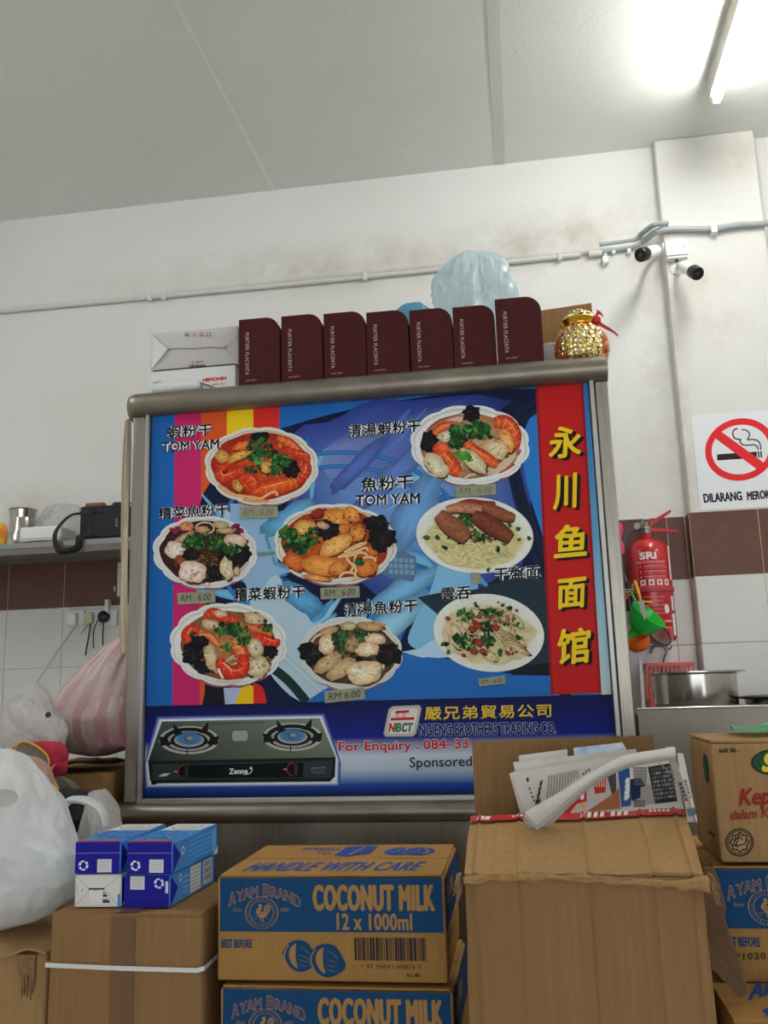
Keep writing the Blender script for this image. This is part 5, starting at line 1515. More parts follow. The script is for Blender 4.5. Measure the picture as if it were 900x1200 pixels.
t = thing('strainer', 'fine wire strainer with dark round rim below the fire extinguisher', 'strainer', sc)
sd = Vector((0.55, -0.62, 0.55)).normalized(); M = axis_m(sc, sd)
R_ = 0.040
M_MESH = mat('wire gauze', (120, 100, 96), 0.5, metal=0.5, trans=0.1, alpha=0.3)
MB().lathe([(0.0, -0.034), (0.016, -0.031), (0.028, -0.022), (0.036, -0.009), (R_, 0.0)], 32, M, cap=False).build('gauze', M_MESH, t)
w = MB()
for k in range(9):
    an = PI * k / 9
    w.tube([M @ Vector((R_ * math.sin(q) * math.cos(an), R_ * math.sin(q) * math.sin(an), -0.034 * math.cos(q))) for q in [(-PI / 2) + PI * i / 14 for i in range(15)]], 0.0005, 4)
w.build('gauze_wires', M_STEEL_DULL, t, kind='stuff')
MB().tube([M @ Vector((R_ * math.cos(k * PI / 16), R_ * math.sin(k * PI / 16), 0)) for k in range(32)], 0.0022, 8, True).build('rim', M_DARKPL, t)
MB().tube(cycle_path([sc + Vector((0.012, -0.01, -0.030)), sc + Vector((0.022, -0.01, -0.046)), sc + Vector((0.030, -0.01, -0.036))], 10), 0.0018, 6).build('rest_hook', M_DARKPL, t)
MB().tube(cycle_path([sc + Vector((-0.025, 0.01, 0.03)), sc + Vector((-0.035, 0.0, 0.10)), (0.298, 2.60, 1.698)], 12), 0.0025, 6).build('handle', M_DARKPL, t)
ka = at(743.5, 680, 2.47); kb = at(751, 704, 2.47); kc = at(756, 728, 2.47)
t = thing('paring_knife', 'yellow-handled paring knife hanging over the green funnel', 'knife', kb)
MB().tube(cycle_path([ka, ka.lerp(kb, 0.3), ka.lerp(kb, 0.6), kb], 12), [0.005 + 0.0035 * math.sin(PI * min(1, k / 11)) for k in range(13)], 12, flat=0.6).build('handle', M_YELLOW, t)
dn = (kc - kb).normalized(); sdv = Vector((dn.z, 0, -dn.x))
MB().slab([kb - sdv * 0.008, kb + sdv * 0.008, kc + sdv * 0.003 - dn * 0.012, kc, kc - sdv * 0.006 - dn * 0.018], (0, 0.0014, 0)).build('blade', M_STEEL_DULL, t)
MB().tube([at(752, 704.5, 2.472), at(764, 706, 2.472)], 0.0022, 6).build('guard', M_YELLOW, t)
MB().tube([ka + Vector((0, 0, -0.002)), (0.290, 2.475, 1.700)], 0.0014, 6).build('hanging_cord', M_WHITE, t)
t = thing('pink_cloth', 'small bright pink cloth showing behind the stall right post', 'cloth', at(728, 630, 2.44))
g0 = at(724, 616, 2.42); g1 = at(731, 643, 2.42)
MB().grid(lambda u, v: Vector((0.2435 + (g1.x - 0.243) * u * (1.05 + 0.12 * math.sin(v * 9)), 2.42 + 0.04 * u + 0.006 * math.sin(v * 11 + u * 4), g0.z + 0.012 - (g0.z - g1.z + 0.02) * v)), 8, 14, True, 0.002).build('cloth', mat('pink cloth', (226, 70, 140), 0.8), t)
t = thing('white_batten', 'thin upright white stick standing on the side counter left of the pot', 'stick', at(753, 825, 2.56))
q0 = at(750.5, 771, 2.56); q1 = at(754, 828, 2.56)
MB().slab([Vector((q1.x - 0.005, 2.56, pz)), Vector((q1.x + 0.005, 2.56, pz)), q0 + Vector((0.004, 0, -0.004)), q0 + Vector((-0.004, 0, 0))], (0, 0.006, 0)).build('stick', M_PVC, t)
# pink perforated basket and hook on the wall behind the pot
M_SALMON = mat('salmon plastic', (214, 96, 90), 0.4)
yb_ = 3.20
b0 = at(758, 777, yb_); b1 = at(812, 777, yb_); b2 = at(818, 800, yb_)
t = thing('plastic_basket', 'salmon pink perforated plastic basket against the wall behind the large pot', 'basket', ((b0.x + b1.x) / 2, yb_, b2.z - 0.1))
m = MB()
cols_ = 11; rows_ = 4; W = b1.x - b0.x; Ht = b0.z - b2.z + 0.05
r_h = 0.012
for i in range(rows_ + 1):
    z = b0.z - 0.012 - i * (Ht - 0.012) / rows_
    m.rbox((b0.x, yb_, z - 0.0035), (b1.x, yb_ + 0.003, z + 0.0035), 0.001, 1)
for k in range(cols_ + 1):
    x = b0.x + W * k / cols_
    m.slab([(x - 0.003, yb_ + 0.0005, b0.z - 0.012), (x + 0.004, yb_ + 0.0005, b0.z - 0.012), (x - 0.006, yb_ + 0.0005, b0.z - Ht), (x - 0.013, yb_ + 0.0005, b0.z - Ht)], (0, 0.002, 0))
m.rbox((b0.x - 0.006, yb_ - 0.001, b0.z - 0.014), (b1.x + 0.006, yb_ + 0.004, b0.z), 0.003, 2)
m.build('front_lattice', M_SALMON, t, kind='stuff')
MB().rbox((b0.x - 0.004, yb_ + 0.004, b0.z - 0.008), (b1.x + 0.004, YW - 0.012, b0.z), 0.002, 1).build('rim', M_SALMON, t)
MB().rbox((b0.x, yb_, b0.z - Ht - 0.12), (b1.x, YW - 0.012, b0.z - Ht), 0.004, 1).build('lower_tub', M_SALMON, t)
h0 = at(772, 764, 3.30)
t = thing('wall_hook', 'dull round wire hook on the wall above the pink basket', 'hook', h0)
P = [h0 + Vector((-0.028 + 0.0, 0, -0.004))] + [h0 + Vector((0.026 * math.cos(a_), 0, 0.022 * math.sin(a_))) for a_ in [PI * 0.9 - k * PI * 1.15 / 10 for k in range(11)]] + [h0 + Vector((0.008, 0, -0.05)), h0 + Vector((0.006, 0, -0.075))]
MB().tube(P, 0.004, 8).build('wire', M_STEEL_DULL, t)
MB().tube([h0 + Vector((0.0, 0, 0.022)), h0 + Vector((0, YW - 0.010 - h0.y, 0.022))], 0.003, 8).build('fixing', M_STEEL_DULL, t)

# ------------------------------------------------------------------ left: wall shelf and what stands on it
sy0 = 2.985
zs0 = at(70, 633.5, sy0).z; zs1 = at(70, 640.5, sy0).z
t = thing('wall_shelf', 'grey steel wall shelf left of the menu sign', 'shelf', (-1.9, 3.17, zs1))
MB().rbox((-2.75, sy0, zs1), (-1.20, YW - 0.0, zs0), 0.002, 1).build('board', mat('shelf steel', (150, 156, 156), 0.35, metal=0.5), t)
MB().box((-2.75, sy0, zs1 - 0.022), (-1.20, sy0 + 0.003, zs1)).build('underside_shade', mat('painted shelf shade', (120, 112, 104), 0.5, metal=0.3), t)  # dark strip paints the shaded underside of the shelf
for x in (-2.3, -1.30):
    MB().slab([(x, YW - 0.012, zs1), (x, sy0 + 0.05, zs1), (x, YW - 0.012, zs1 - 0.14)], (0.004, 0, 0)).build('bracket', M_STEEL_DULL, t)
def on_shelf(px, y): return at(px, 630, y).x
# camera bag
M_NYLON = mat('black nylon', (20, 20, 24), 0.7, c2=(28, 28, 32), noise_scale=90)
by = 3.06
x0 = at(92, 610, by).x; x1 = at(150, 610, by).x; zt_ = at(120, 592, by).z
t = thing('camera_bag', 'black nylon camera bag with strap hanging over the wall shelf', 'bag', ((x0 + x1) / 2, by + 0.07, zs0))
MB().rbox((x0, by, zs0), (x1, by + 0.15, zt_ - 0.004), 0.018, 4, None, 3, 0.005, 9, 1).build('body', M_NYLON, t)
MB().rbox((x0 + 0.045, by - 0.012, zs0 + 0.012), (x1 - 0.02, by + 0.004, zt_ - 0.035), 0.008, 2).build('front_pocket', M_NYLON, t)
MB().rbox((x0 + 0.004, by + 0.002, zt_ - 0.018), (x1 - 0.004, by + 0.148, zt_), 0.008, 2).build('lid', M_NYLON, t)
MB().tube(cycle_path([(x0 + 0.02, by + 0.04, zt_ - 0.02), (x0 - 0.02, by - 0.02, zt_ - 0.035), (x0 - 0.04, sy0 - 0.012, zs0 + 0.03), (x0 - 0.03, sy0 - 0.014, zs1 - 0.012), (x0 + 0.008, sy0 - 0.012, zs1 - 0.02), (x0 + 0.048, sy0 - 0.013, zs1 - 0.006), (x0 + 0.054, sy0 - 0.012, zs0 + 0.006), (x0 + 0.056, by - 0.016, zs0 + 0.03), (x0 + 0.05, by - 0.014, zt_ - 0.01)], 54), 0.0125, 8, flat=0.35).build('strap', M_NYLON, t)
MB().rbox((x0 + 0.012, by + 0.02, zt_ - 0.001), (x0 + 0.085, by + 0.05, zt_ + 0.017), 0.006, 3).build('leather_grip', mat('tan leather', (128, 82, 50), 0.6), t)
MB().tube([(x0 + 0.012, by + 0.035, zt_ + 0.008), (x0 - 0.012, by + 0.03, zt_ + 0.0), (x0 - 0.008, by + 0.03, zt_ - 0.02)], 0.0022, 6).build('grip_ring', M_STEEL_DULL, t)
MB().lathe([(0, 0), (0.022, 0), (0.024, 0.006), (0.020, 0.016), (0, 0.017)], 20, Matrix.Translation((x0 + 0.13, by + 0.05, zt_))).build('lens_cap', M_DARKPL, t)
MB().tube(cycle_path([(x0 + 0.15, by + 0.05, zt_ + 0.006), (x0 + 0.17, by + 0.04, zt_ + 0.016), (x0 + 0.19, by + 0.05, zt_ + 0.003)], 12), 0.006, 8, flat=0.5).build('carry_loop', M_NYLON, t)
a = photo_art(by - 0.012, crop=(0, 570, 6))
a.text('kova', (808, 280), (806, 222), (828, 282), (150, 150, 150), 0.02)
a.build('lettering', M_INK, t, 'small pale lettering on the bag side')
# white foam box on a dark plate, tongs
fy = 3.04
x0 = at(17, 620, fy).x; x1 = at(70, 620, fy).x; z1_ = at(40, 618, fy).z
t = thing('dark_tray', 'thin dark tray holding a white foam box on the wall shelf', 'tray', ((x0 + x1) / 2, fy + 0.07, zs0))
MB().lathe([(0.0, 0.0), (0.055, 0.0), (0.062, 0.004), (0.085, 0.012), (0.086, 0.014), (0.0, 0.006)], 40, Matrix.Translation(((x0 + x1) / 2 - 0.01, fy + 0.085, zs0)) @ Matrix.Diagonal((1.3, 0.95, 1, 1))).build('dish', M_DARKPL, t)
MB().tube(cycle_path([((x0 + x1) / 2 + 0.08, fy + 0.06, zs0 + 0.010), (x1 + 0.03, fy + 0.03, zs0 + 0.012), (x1 + 0.10, fy, zs0 + 0.006)], 12), 0.006, 8, flat=0.5).build('handle', M_DARKPL, t)
t = thing('foam_box', 'white foam food box lying on the dark tray on the shelf', 'box', ((x0 + x1) / 2, fy + 0.08, zs0 + 0.014))
MB().rbox((x0 + 0.012, fy + 0.012, zs0 + 0.0145), (x1 - 0.004, fy + 0.13, z1_ + 0.006), 0.008, 2).build('box', M_WHITE, t)
MB().rbox((x0 + 0.008, fy + 0.008, zs0 + 0.026), (x1, fy + 0.134, zs0 + 0.030), 0.0015, 1).build('rim', M_WHITE, t)
# steel kettle wrapped in plastic, packets
kx = at(24, 605, 3.25).x; zk = at(24, 597, 3.25).z
t = thing('steel_jar', 'wide steel pot with short neck at the left end of the wall shelf', 'pot', (kx, 3.265, zs0))
MB().lathe([(0.0, 0.0), (0.060, 0.0), (0.068, 0.02), (0.066, 0.05), (0.060, 0.08), (0.050, 0.097), (0.046, zk - zs0 - 0.008), (0.056, zk - zs0), (0.052, zk - zs0), (0.04, 0.09), (0.0, 0.09)], 40, Matrix.Translation((kx, 3.265, zs0))).build('jar', M_STEEL_POT, t)
x0 = at(47, 610, 3.25).x; x1 = at(95, 610, 3.25).x
t = thing('plastic_pack', 'heap of clear cling plastic on the shelf behind the camera bag', 'plastic', ((x0 + x1) / 2, 3.255, zs0))
bag_mesh(ellipsoid_bag(((x0 + x1) / 2, 3.265), (x1 - x0) / 2, 0.055, zs0 + 0.001, at(66, 589, 3.24).z), 70, 40, 0.16, 2.2).build('film', M_FILM_CLEAR, t)
oz = at(3, 615, 3.05)
t = thing('snack_packet', 'orange and yellow packet at the left edge of the wall shelf', 'packet', (oz.x - 0.03, 3.05, zs0))
bag_mesh(ellipsoid_bag((oz.x - 0.03, 3.05), 0.045, 0.022, zs0 + 0.001, at(0, 612, 3.05).z, 4), 40, 24, 0.06, 1.2).build('packet', mat('orange foil', (226, 110, 30), 0.35, c2=(236, 190, 60), noise_scale=30), t)
# wall sockets with plugs and leads
yq = YW - 0.010
def sock(px0, px1, label):
    a0 = at(px0, 734, yq); a1 = at(px1, 714.5, yq)
    t = thing('wall_socket', label, 'socket', ((a0.x + a1.x) / 2, YW, a0.z))
    MB().rbox((a0.x, yq - 0.012, a0.z), (a1.x, yq, a1.z), 0.003, 2).build('plate', M_WHITE, t)
    return t
s1 = sock(81.5, 100.5, 'leftmost white wall socket with a white charger and cable')
s2 = sock(101, 119.5, 'middle white wall socket with a cream adapter plugged in')
s3 = sock(120, 139, 'rightmost white wall socket with a black plug')
def plug(p, sz, m, parent, name='plug', lead=None, lr=0.003, lm=None):
    P = at(p[0], p[1], yq - 0.012)
    MB().rbox((P.x - sz[0], yq - 0.012 - sz[1], P.z - sz[2]), (P.x + sz[0], yq - 0.012, P.z + sz[2]), 0.004, 2).build(name, m, parent)
    if lead:
        L_ = [at(q[0], q[1], yq - q[2]) for q in lead]
        MB().tube(cycle_path(L_, 24), lr, 8).build('lead', lm or m, parent)
M_CREAM = mat('cream plastic', (206, 200, 168), 0.45)
plug((87, 726), (0.018, 0.026, 0.024), M_WHITE, s1, 'charger', [(87, 734, 0.02), (80, 745, 0.05), (62, 770, 0.10), (38, 806, 0.14), (22, 830, 0.16)], 0.004, M_PVC)
plug((105.5, 724.5), (0.019, 0.022, 0.022), M_CREAM, s2, 'adapter', [(103, 731, 0.03), (98, 738, 0.06), (94, 743, 0.08)], 0.004, M_PVC)
MB().tube(cycle_path([at(106, 731, yq - 0.015), at(104, 745, yq - 0.015), at(100, 768, yq - 0.02)], 12), 0.003, 8).build('lead', M_DARKPL, s2)
P = at(123, 723, yq - 0.012)
MB().lathe([(0.0, 0.0), (0.022, 0.0), (0.023, 0.018), (0.017, 0.026), (0.0, 0.028)], 20, axis_m(P, (0, -1, 0))).build('plug', M_DARKPL, s3)
MB().tube(cycle_path([at(121.5, 728, yq - 0.03), at(120.5, 740, yq - 0.02), at(120.5, 756, yq - 0.02)], 12), 0.003, 8).build('lead', M_DARKPL, s3)
MB().tube(cycle_path([at(117, 723, yq - 0.03), at(110, 738, yq - 0.03), at(109.5, 760, yq - 0.02)], 16), 0.0022, 8).build('lead', M_DARKPL, s3)
MB().rbox(at(122, 720, yq - 0.03), at(131, 703, yq), 0.003, 2).build('switch_block', M_WHITE, s3)
MB().rbox(at(132, 733, yq - 0.018), at(139, 717, yq), 0.003, 2).build('charger', M_WHITE, s3)
t = thing('surface_trunking', 'thin pale trunking along the tiles above the sockets', 'trunking', (-1.5, YW, at(100, 712, yq).z))
MB().rbox((-1.80, yq - 0.006, at(100, 713.5, yq).z), (-1.10, yq, at(100, 711, yq).z), 0.001, 1).build('cover', M_PVC, t)
t = thing('wall_box', 'narrow pale box on the brown tiles beside the stall left post', 'box', at(139, 680, yq))
MB().rbox(at(136.5, 699, yq - 0.03), at(146, 660, yq), 0.003, 2).build('box', M_PVC, t)
MB().rbox(at(132.8, 693, yq - 0.012), at(136.5, 687, yq), 0.002, 1).build('side_tab', M_PVC, t)

# ------------------------------------------------------------------ cartons in front of the stall (they stand on a low bench below the picture)
BZ = 0.62
M_WOOD = mat('bench plywood', (150, 116, 80), 0.7, c2=(130, 98, 66), noise_scale=6, stretch=(1, 12, 12))
t = thing('low_bench', 'low plywood bench under the cartons in front of the stall', 'bench', (-0.2, 1.6, 0))
MB().rbox((-1.35, 1.22, BZ - 0.03), (0.85, 2.16, BZ), 0.004, 1).build('top', M_WOOD, t)
for x in (-1.30, 0.76):
    for y in (1.26, 2.08):
        MB().box((x, y, 0), (x + 0.05, y + 0.05, BZ - 0.03)).build('leg', M_WOOD, t)

# --- coconut milk carton: built once at the origin of its own empty, then copied
CW, CD, CH = 0.370, 0.285, 0.1545
INKB = (24, 70, 114); INKB2 = (42, 76, 146); TAN = (170, 130, 76)
def coconut_carton(label, loc, rz, h=CH):
    t = thing('coconut_milk_carton', label, 'carton', (0, 0, 0), 0, 'printed coconut milk cartons')
    MB().rbox((0, 0, 0), (CW, CD, h), 0.0035, 2, None, 5, 0.0007, 9, 3).build('body', M_CARD_TAN, t)
    for k, (y0, y1) in enumerate(((0.002, CD * 0.492), (CD * 0.508, CD - 0.002))):
        MB().grid(lambda u, v: Vector((0.004 + (CW - 0.008) * u, y0 + (y1 - y0) * v, h + 0.0045 + 0.0006 * noise.noise(Vector((u * 6, v * 3 + k, 2))))), 24, 6, True, 0.003).build('top_flap', M_CARD_TAN, t)
    a = Art((0, 0, h), (1, 0, 0), (0, 0, -1), (0, -1, 0), lambda p: (p[0] * CW, p[1] * CH), 9e-4, 4e-6)
    a.rect(0.012, 0.0, 0.99, 0.525, INKB)
    # arched brand lettering, outlined
    base = a.mp
    a.mp = lambda p: base((p[0], p[1] + 4.2 * (p[0] - 0.215) ** 2 + 0.06 * (p[0] - 0.215)))
    for body, x0, x1 in (('AYAM', 0.05, 0.185), ('BRAND', 0.205, 0.375)):
        a.text(body[0], (x0, 0.055), (x0 + 0.034, 0.055), (x0, 0.185), TAN, 0.032); a.text(body[0], (x0 + .002, 0.066), (x0 + 0.032, 0.066), (x0 + .002, 0.175), INKB, 0.0)
        a.text(body[1:], (x0 + 0.037, 0.075), (x1, 0.075), (x0 + 0.037, 0.185), TAN, 0.032); a.text(body[1:], (x0 + 0.039, 0.086), (x1 - .002, 0.086), (x0 + 0.039, 0.174), INKB, 0.0)
    a.mp = base
    mx, my, mr, mv = 0.2, 0.34, 0.072, 0.155
    for q, w in ((1.0, 0.004), (0.74, 0.003)):
        a.stroke([(mx + mr * q * math.cos(k / 20 * PI), my + mv * q * math.sin(k / 20 * PI)) for k in range(41)], w, TAN)
    for k in range(30):
        an = k / 30 * 2 * PI; q = 0.87
        a.stroke([(mx + mr * (q - .05) * math.cos(an), my + mv * (q - .05) * math.sin(an)), (mx + mr * (q + .05) * math.cos(an), my + mv * (q + .05) * math.sin(an))], 0.0035, (150, 128, 92))
    # rooster in the ring
    R0 = lambda x, y: (mx + x * mr, my + y * mv)
    a.poly([R0(*p) for p in a.curve([(-.30, -.22), (-.16, -.30), (-.05, -.1), (.12, -.02), (.3, -.08), (.42, -.02), (.30, .2), (.1, .32), (-.1, .3), (-.28, .12), (-.36, -.02), (-.30, -.22)], 40)], TAN)
    a.poly([R0(*p) for p in a.curve([(-.16, -.30), (-.2, -.48), (-.06, -.56), (.02, -.42), (-.02, -.2), (-.2, -.18)], 20)], TAN)
    a.poly([R0(*p) for p in a.curve([(.12, -.02), (.16, -.34), (.36, -.52), (.54, -.36), (.5, -.1), (.36, .1)], 20)], TAN)
    for k in range(3): a.stroke([R0(.2 + .08 * k, -.02), R0(.26 + .08 * k, -.3), R0(.36 + .05 * k, -.42)], 0.0025, INKB)
    for k in range(3): a.stroke([R0(-.24 + .1 * k, .02), R0(-.1 + .1 * k, .12), R0(.08 + .08 * k, .1)], 0.0025, INKB)
    for x in (-.06, .1): a.stroke([R0(x, .3), R0(x, .54), R0(x + .12, .6)], 0.004, TAN)
    a.stroke([R0(-.6, .32), R0(-.2, .26), R0(.5, .36)], 0.003, (140, 120, 88)); a.stroke([R0(-.55, .42), R0(-.2, .38)], 0.003, (140, 120, 88))
    a.text('Since', (0.072, 0.292), (0.112, 0.292), (0.070, 0.33), (150, 128, 92), 0, 0.25); a.text('1892', (0.283, 0.292), (0.322, 0.292), (0.281, 0.33), (150, 128, 92), 0, 0.25)
    a.text('COCONUT MILK', (0.427, 0.062), (0.958, 0.062), (0.427, 0.322), TAN, 0.034, 0, 1.1)
    a.text('12 x 1000ml', (0.531, 0.34), (0.858, 0.34), (0.531, 0.505), TAN, 0.024, 0, 1.06)
    a.text('BEST BEFORE', (0.02, 0.60), (0.158, 0.60), (0.02, 0.685), INKB, 0.022, 0, 1.05)
    # two husked coconuts
    for cx, s in ((0.365, 1.0), (0.485, 1.05)):
        H = lambda x, y: (cx + x * 0.062 * s, (0.755 if s == 1 else 0.795) + y * 0.152 * s)
        a.poly([H(*p) for p in a.curve([(-1.2, -.15), (-.8, -.75), (-.1, -1.0), (.55, -.85), (1.0, -.3), (1.25, .35), (.75, .8), (0, 1.0), (-.6, .75), (-.95, .3), (-1.2, -.15)], 50)], INKB)
        a.stroke([H(-.62 + .1 * math.sin(k), -.62 + 1.25 * k / 10) if 0 else H(-.82 + .34 * math.cos(PI * (k / 10 - .5)) * -1 + .1, -.7 + 1.4 * k / 10) for k in range(11)], 0.006, TAN)
        a.poly([H(*p) for p in a.curve([(-.2, -.8), (-.62, -.5), (-.72, 0), (-.5, .5), (-.1, .78), (-.22, .3), (-.26, -.2), (-.2, -.8)], 30)], TAN)
        for k in range(3): a.stroke([H(-.1, -.1 + .3 * k), H(.35, .02 + .3 * k), H(.8, .22 + .22 * k)], 0.0035, TAN, None, True)
        a.stroke([H(.05, -.6), H(.5, -.35), H(.8, -.05)], 0.0035, TAN, None, True)
    R = random.Random(9); x = 0.607
    while x < 0.91:
        w = R.choice((0.003, 0.003, 0.006, 0.009)); a.rect(x, 0.575, min(x + w, 0.913), 0.79, (46, 42, 48)); x += w + R.choice((0.003, 0.003, 0.006))
    a.text('1 95 56041 60876 0', (0.635, 0.825), (0.89, 0.825), (0.635, 0.865), (60, 52, 52), 0.0, 0, 1.1); a.text('ALL 002', (0.825, 0.905), (0.885, 0.905), (0.825, 0.94), (60, 52, 52), 0.02)
    a.build('front_print', M_INK_MATT, t, 'blue and tan print with rooster badge, coconuts and bar code')
    # top print: (u, depth fraction)
    a = Art((0, 0, h), (1, 0, 0), (0, 1, 0), (0, 0, 1), lambda p: (p[0] * CW, p[1] * CD), 5.1e-3, 4e-6)
    a.text('HANDLE WITH CARE', (0.11, 0.37), (0.90, 0.37), (0.08, 0.10), INKB2, 0.010, 0.0, 1.08)
    a.text('12 x', (0.40, 0.62), (0.33, 0.62), (0.40, 0.72), INKB2, 0.008); a.text('1000ml', (0.42, 0.77), (0.24, 0.77), (0.42, 0.88), INKB2, 0.006)
    a.poly([(0.43, 0.60), (0.50, 0.56), (0.60, 0.66), (0.61, 0.92), (0.56, 0.95), (0.45, 0.90)], INKB2); a.stroke([(0.50, 0.60), (0.545, 0.92)], 0.012, TAN)
    for cx in (0.73, 0.83):
        a.poly(a.curve([(cx - .07, .72), (cx - .04, .62), (cx + .03, .60), (cx + .08, .70), (cx + .06, .82), (cx - .02, .86), (cx - .07, .72)], 30), INKB2)
        a.stroke([(cx + .03, .64), (cx + .055, .72), (cx + .03, .82)], 0.012, TAN); a.stroke([(cx - .03, .68), (cx + .0, .74), (cx + .0, .8)], 0.006, TAN)
    a.build('top_print', M_INK_MATT, t, 'blue handling words and pictures printed on the flaps')
    a = Art((CW, 0, h), (0, 1, 0), (0, 0, -1), (1, 0, 0), lambda p: (p[0] * CD, p[1] * CH), 9e-4, 4e-6)
    a.rect(0.012, 0.02, 0.985, 0.525, INKB); a.text('12 x 1000ml', (0.12, 0.12), (0.6, 0.12), (0.12, 0.32), TAN, 0.02); a.text('BEST BEFORE', (0.1, 0.62), (0.4, 0.62), (0.1, 0.7), INKB, 0.02)
    a.build('side_print', M_INK_MATT, t)
    t.location = loc; t.rotation_euler = (0, 0, rz)
    return t
def copy_thing(src, label, loc, rz=None):
    r = src.copy(); COL.objects.link(r)
    r.location = loc; r['label'] = label
    if rz is not None: r.rotation_euler = (0, 0, rz)
    for ch in list(src.children):
        c = ch.copy(); COL.objects.link(c); c.parent = r
        for g in list(ch.children):
            d = g.copy(); COL.objects.link(d); d.parent = c
    return r
zm = 1.0035
cc0 = coconut_carton('blue and tan coconut milk carton with HANDLE WITH CARE top in the middle', (-0.518, 1.5, zm), math.radians(0.6))
copy_thing(cc0, 'lower coconut milk carton in the middle, only its top band showing', (-0.511, 1.496, zm - CH - 0.0105), 0)
cc2 = copy_thing(cc0, 'coconut milk carton at the right edge under the tan grocery carton', (0.252, 1.472, 1.0215), math.radians(-1.0))
a = photo_art(1.4690, base=6e-4)
a.text('P1020', (861, 1117), (897, 1116), (861.5, 1125), (50, 44, 40), 0.015, 0, 1.15)
a.build('date_stamp', M_INK_MATT, cc2, 'black stamped number')
# supports below the frame
def plain_carton(name, label, lo, hi, m, r=0.004, amp=0.003, seed=1.0, cuts=5):
    t = thing(name, label, 'carton', ((lo[0] + hi[0]) / 2, (lo[1] + hi[1]) / 2, lo[2]))
    MB().rbox(lo, hi, r, 2, None, cuts, amp, 7, seed).build('body', m, t)
    return t
plain_carton('cardboard_carton', 'plain carton below the lower coconut milk carton', (-0.525, 1.49, BZ), (-0.13, 1.80, zm - CH - 0.0135), M_CARD, amp=0.0)
# right bottom carton: top lettering partly hidden by the torn flap
zr = 1.0215
t = thing('coconut_milk_carton', 'open-topped tan carton at the bottom right corner with blue ARE lettering', 'carton', (0.42, 1.5, BZ))
MB().rbox((0.238, 1.33, BZ + 0.002), (0.64, 1.80, zr - 0.003), 0.004, 2, None, 5, 0.002, 8, 5).build('body', M_CARD_TAN, t)
MB().grid(lambda u, v: Vector((0.236 + 0.404 * u, 1.318 + 0.148 * v, zr - 0.003 + 0.004 + 0.0006 * noise.noise(Vector((u * 6, v * 4, 0))))), 24, 10, True, 0.003).build('top_flap', M_CARD_TAN, t)
zq = zr + 0.0016
a = Art((0, 0, zq), (1, 0, 0), (0, 1, 0), (0, 0, 1), lambda p: tuple(U(p[0], p[1], 2, zq))[:2], 2e-4, 8e-6)
a.text('ARE', (879, 1152), (925, 1140), (876, 1173), INKB2, 0.02, 0.1)
a.poly([(893, 1184), (905, 1178), (920, 1176), (930, 1190), (900, 1192)], INKB2)
a.build('top_print', M_INK_MATT, t)

# --- tan grocery carton on the right
kx, ky, kz0, kz1 = 0.267, 1.466, 1.1865, 1.3565
t = thing('grocery_carton', 'tan carton with green oval badge and red Kep lettering, top of the right stack', 'carton', (kx + 0.19, ky + 0.1, kz0))
MB().rbox((kx, ky, kz0), (kx + 0.385, ky + 0.19, kz1), 0.004, 2, None, 5, 0.001, 8, 6).build('body', M_CARD_PALE, t)
for y0, y1 in ((ky + 0.002, ky + 0.094), (ky + 0.097, ky + 0.188)):
    MB().grid(lambda u, v: Vector((kx + 0.002 + 0.381 * u, y0 + (y1 - y0) * v, kz1 + 0.0045 + 0.003 * math.sin(u * 7) * (v - .5))), 16, 4, True, 0.003).build('top_flap', M_CARD_PALE, t)
a = photo_art(ky, base=1.2e-3)
a.text('BAIK SBL :', (842.5, 877.5), (865.5, 876.5), (842.8, 882.3), (50, 44, 40), 0.03)
a.poly(oval(905, 893, 25, 15, -0.03), (30, 62, 44)); a.poly(oval(905, 893, 22.5, 12.6, -0.03), (44, 84, 56))
a.text('S', (893, 882), (908, 881.5), (892, 905), (232, 206, 60), 0.05, 0.2)
a.text('Kep', (865, 924), (903, 922), (866, 950.5), (150, 46, 40), 0.03, 0.22)
a.text('dalam K', (855, 949.5), (901, 946.5), (855.6, 961), (150, 52, 44), 0.022, 0.2)
DK = (40, 48, 50)
cx, cy, r = 866.5, 987, 16
a.stroke([(cx + r * math.cos(k / 24 * PI), cy + r * math.sin(k / 24 * PI)) for k in range(49)], 1.2, DK)
a.stroke([(cx + 13.6 * math.cos(k / 24 * PI), cy + 13.6 * math.sin(k / 24 * PI)) for k in range(49)], 0.8, DK)
for k in range(26):
    an = k / 26 * 2 * PI
    a.stroke([(cx + 14.2 * math.cos(an), cy + 14.2 * math.sin(an)), (cx + 15.2 * math.cos(an), cy + 15.2 * math.sin(an))], 1.4, DK)
star = []
for k in range(16):
    q = 12.6 if k % 2 == 0 else 9.6
    star.append((cx + q * math.cos(k * PI / 8), cy + q * math.sin(k * PI / 8)))
a.poly(star, DK); a.poly([(cx + (x - cx) * 0.82, cy + (y - cy) * 0.82) for x, y in star], (178, 146, 104))
for P in ([(874, 983), (873, 988), (868, 990), (862, 990)], [(870, 984), (866, 980), (862, 984), (859, 990), (865, 992)], [(866, 978), (864.5, 985), (861, 990)], [(862, 980), (860, 987)]):
    a.stroke(a.curve(P, 10), 1.6, DK)
a.build('front_print', M_INK_MATT, t, 'green oval, red words and round black halal mark')
a = Art((kx, ky, kz0), (0, 1, 0), (0, 0, 1), (-1, 0, 0), base=1.2e-3)
a.blob(0.05, 0.13, 0.02, 0.022, (44, 84, 56), (40, 78, 52), irr=0.02); a.rect(0.03, 0.03, 0.08, 0.035, (90, 70, 50))
a.build('side_print', M_INK_MATT, t)
M_FILM_GREEN = film('green plastic film', (60, 190, 120), 0.3, 0.3, 0.1)
t = thing('green_film', 'thin green plastic film lying over the top of the tan carton', 'plastic', (kx + 0.2, ky + 0.1, kz1))
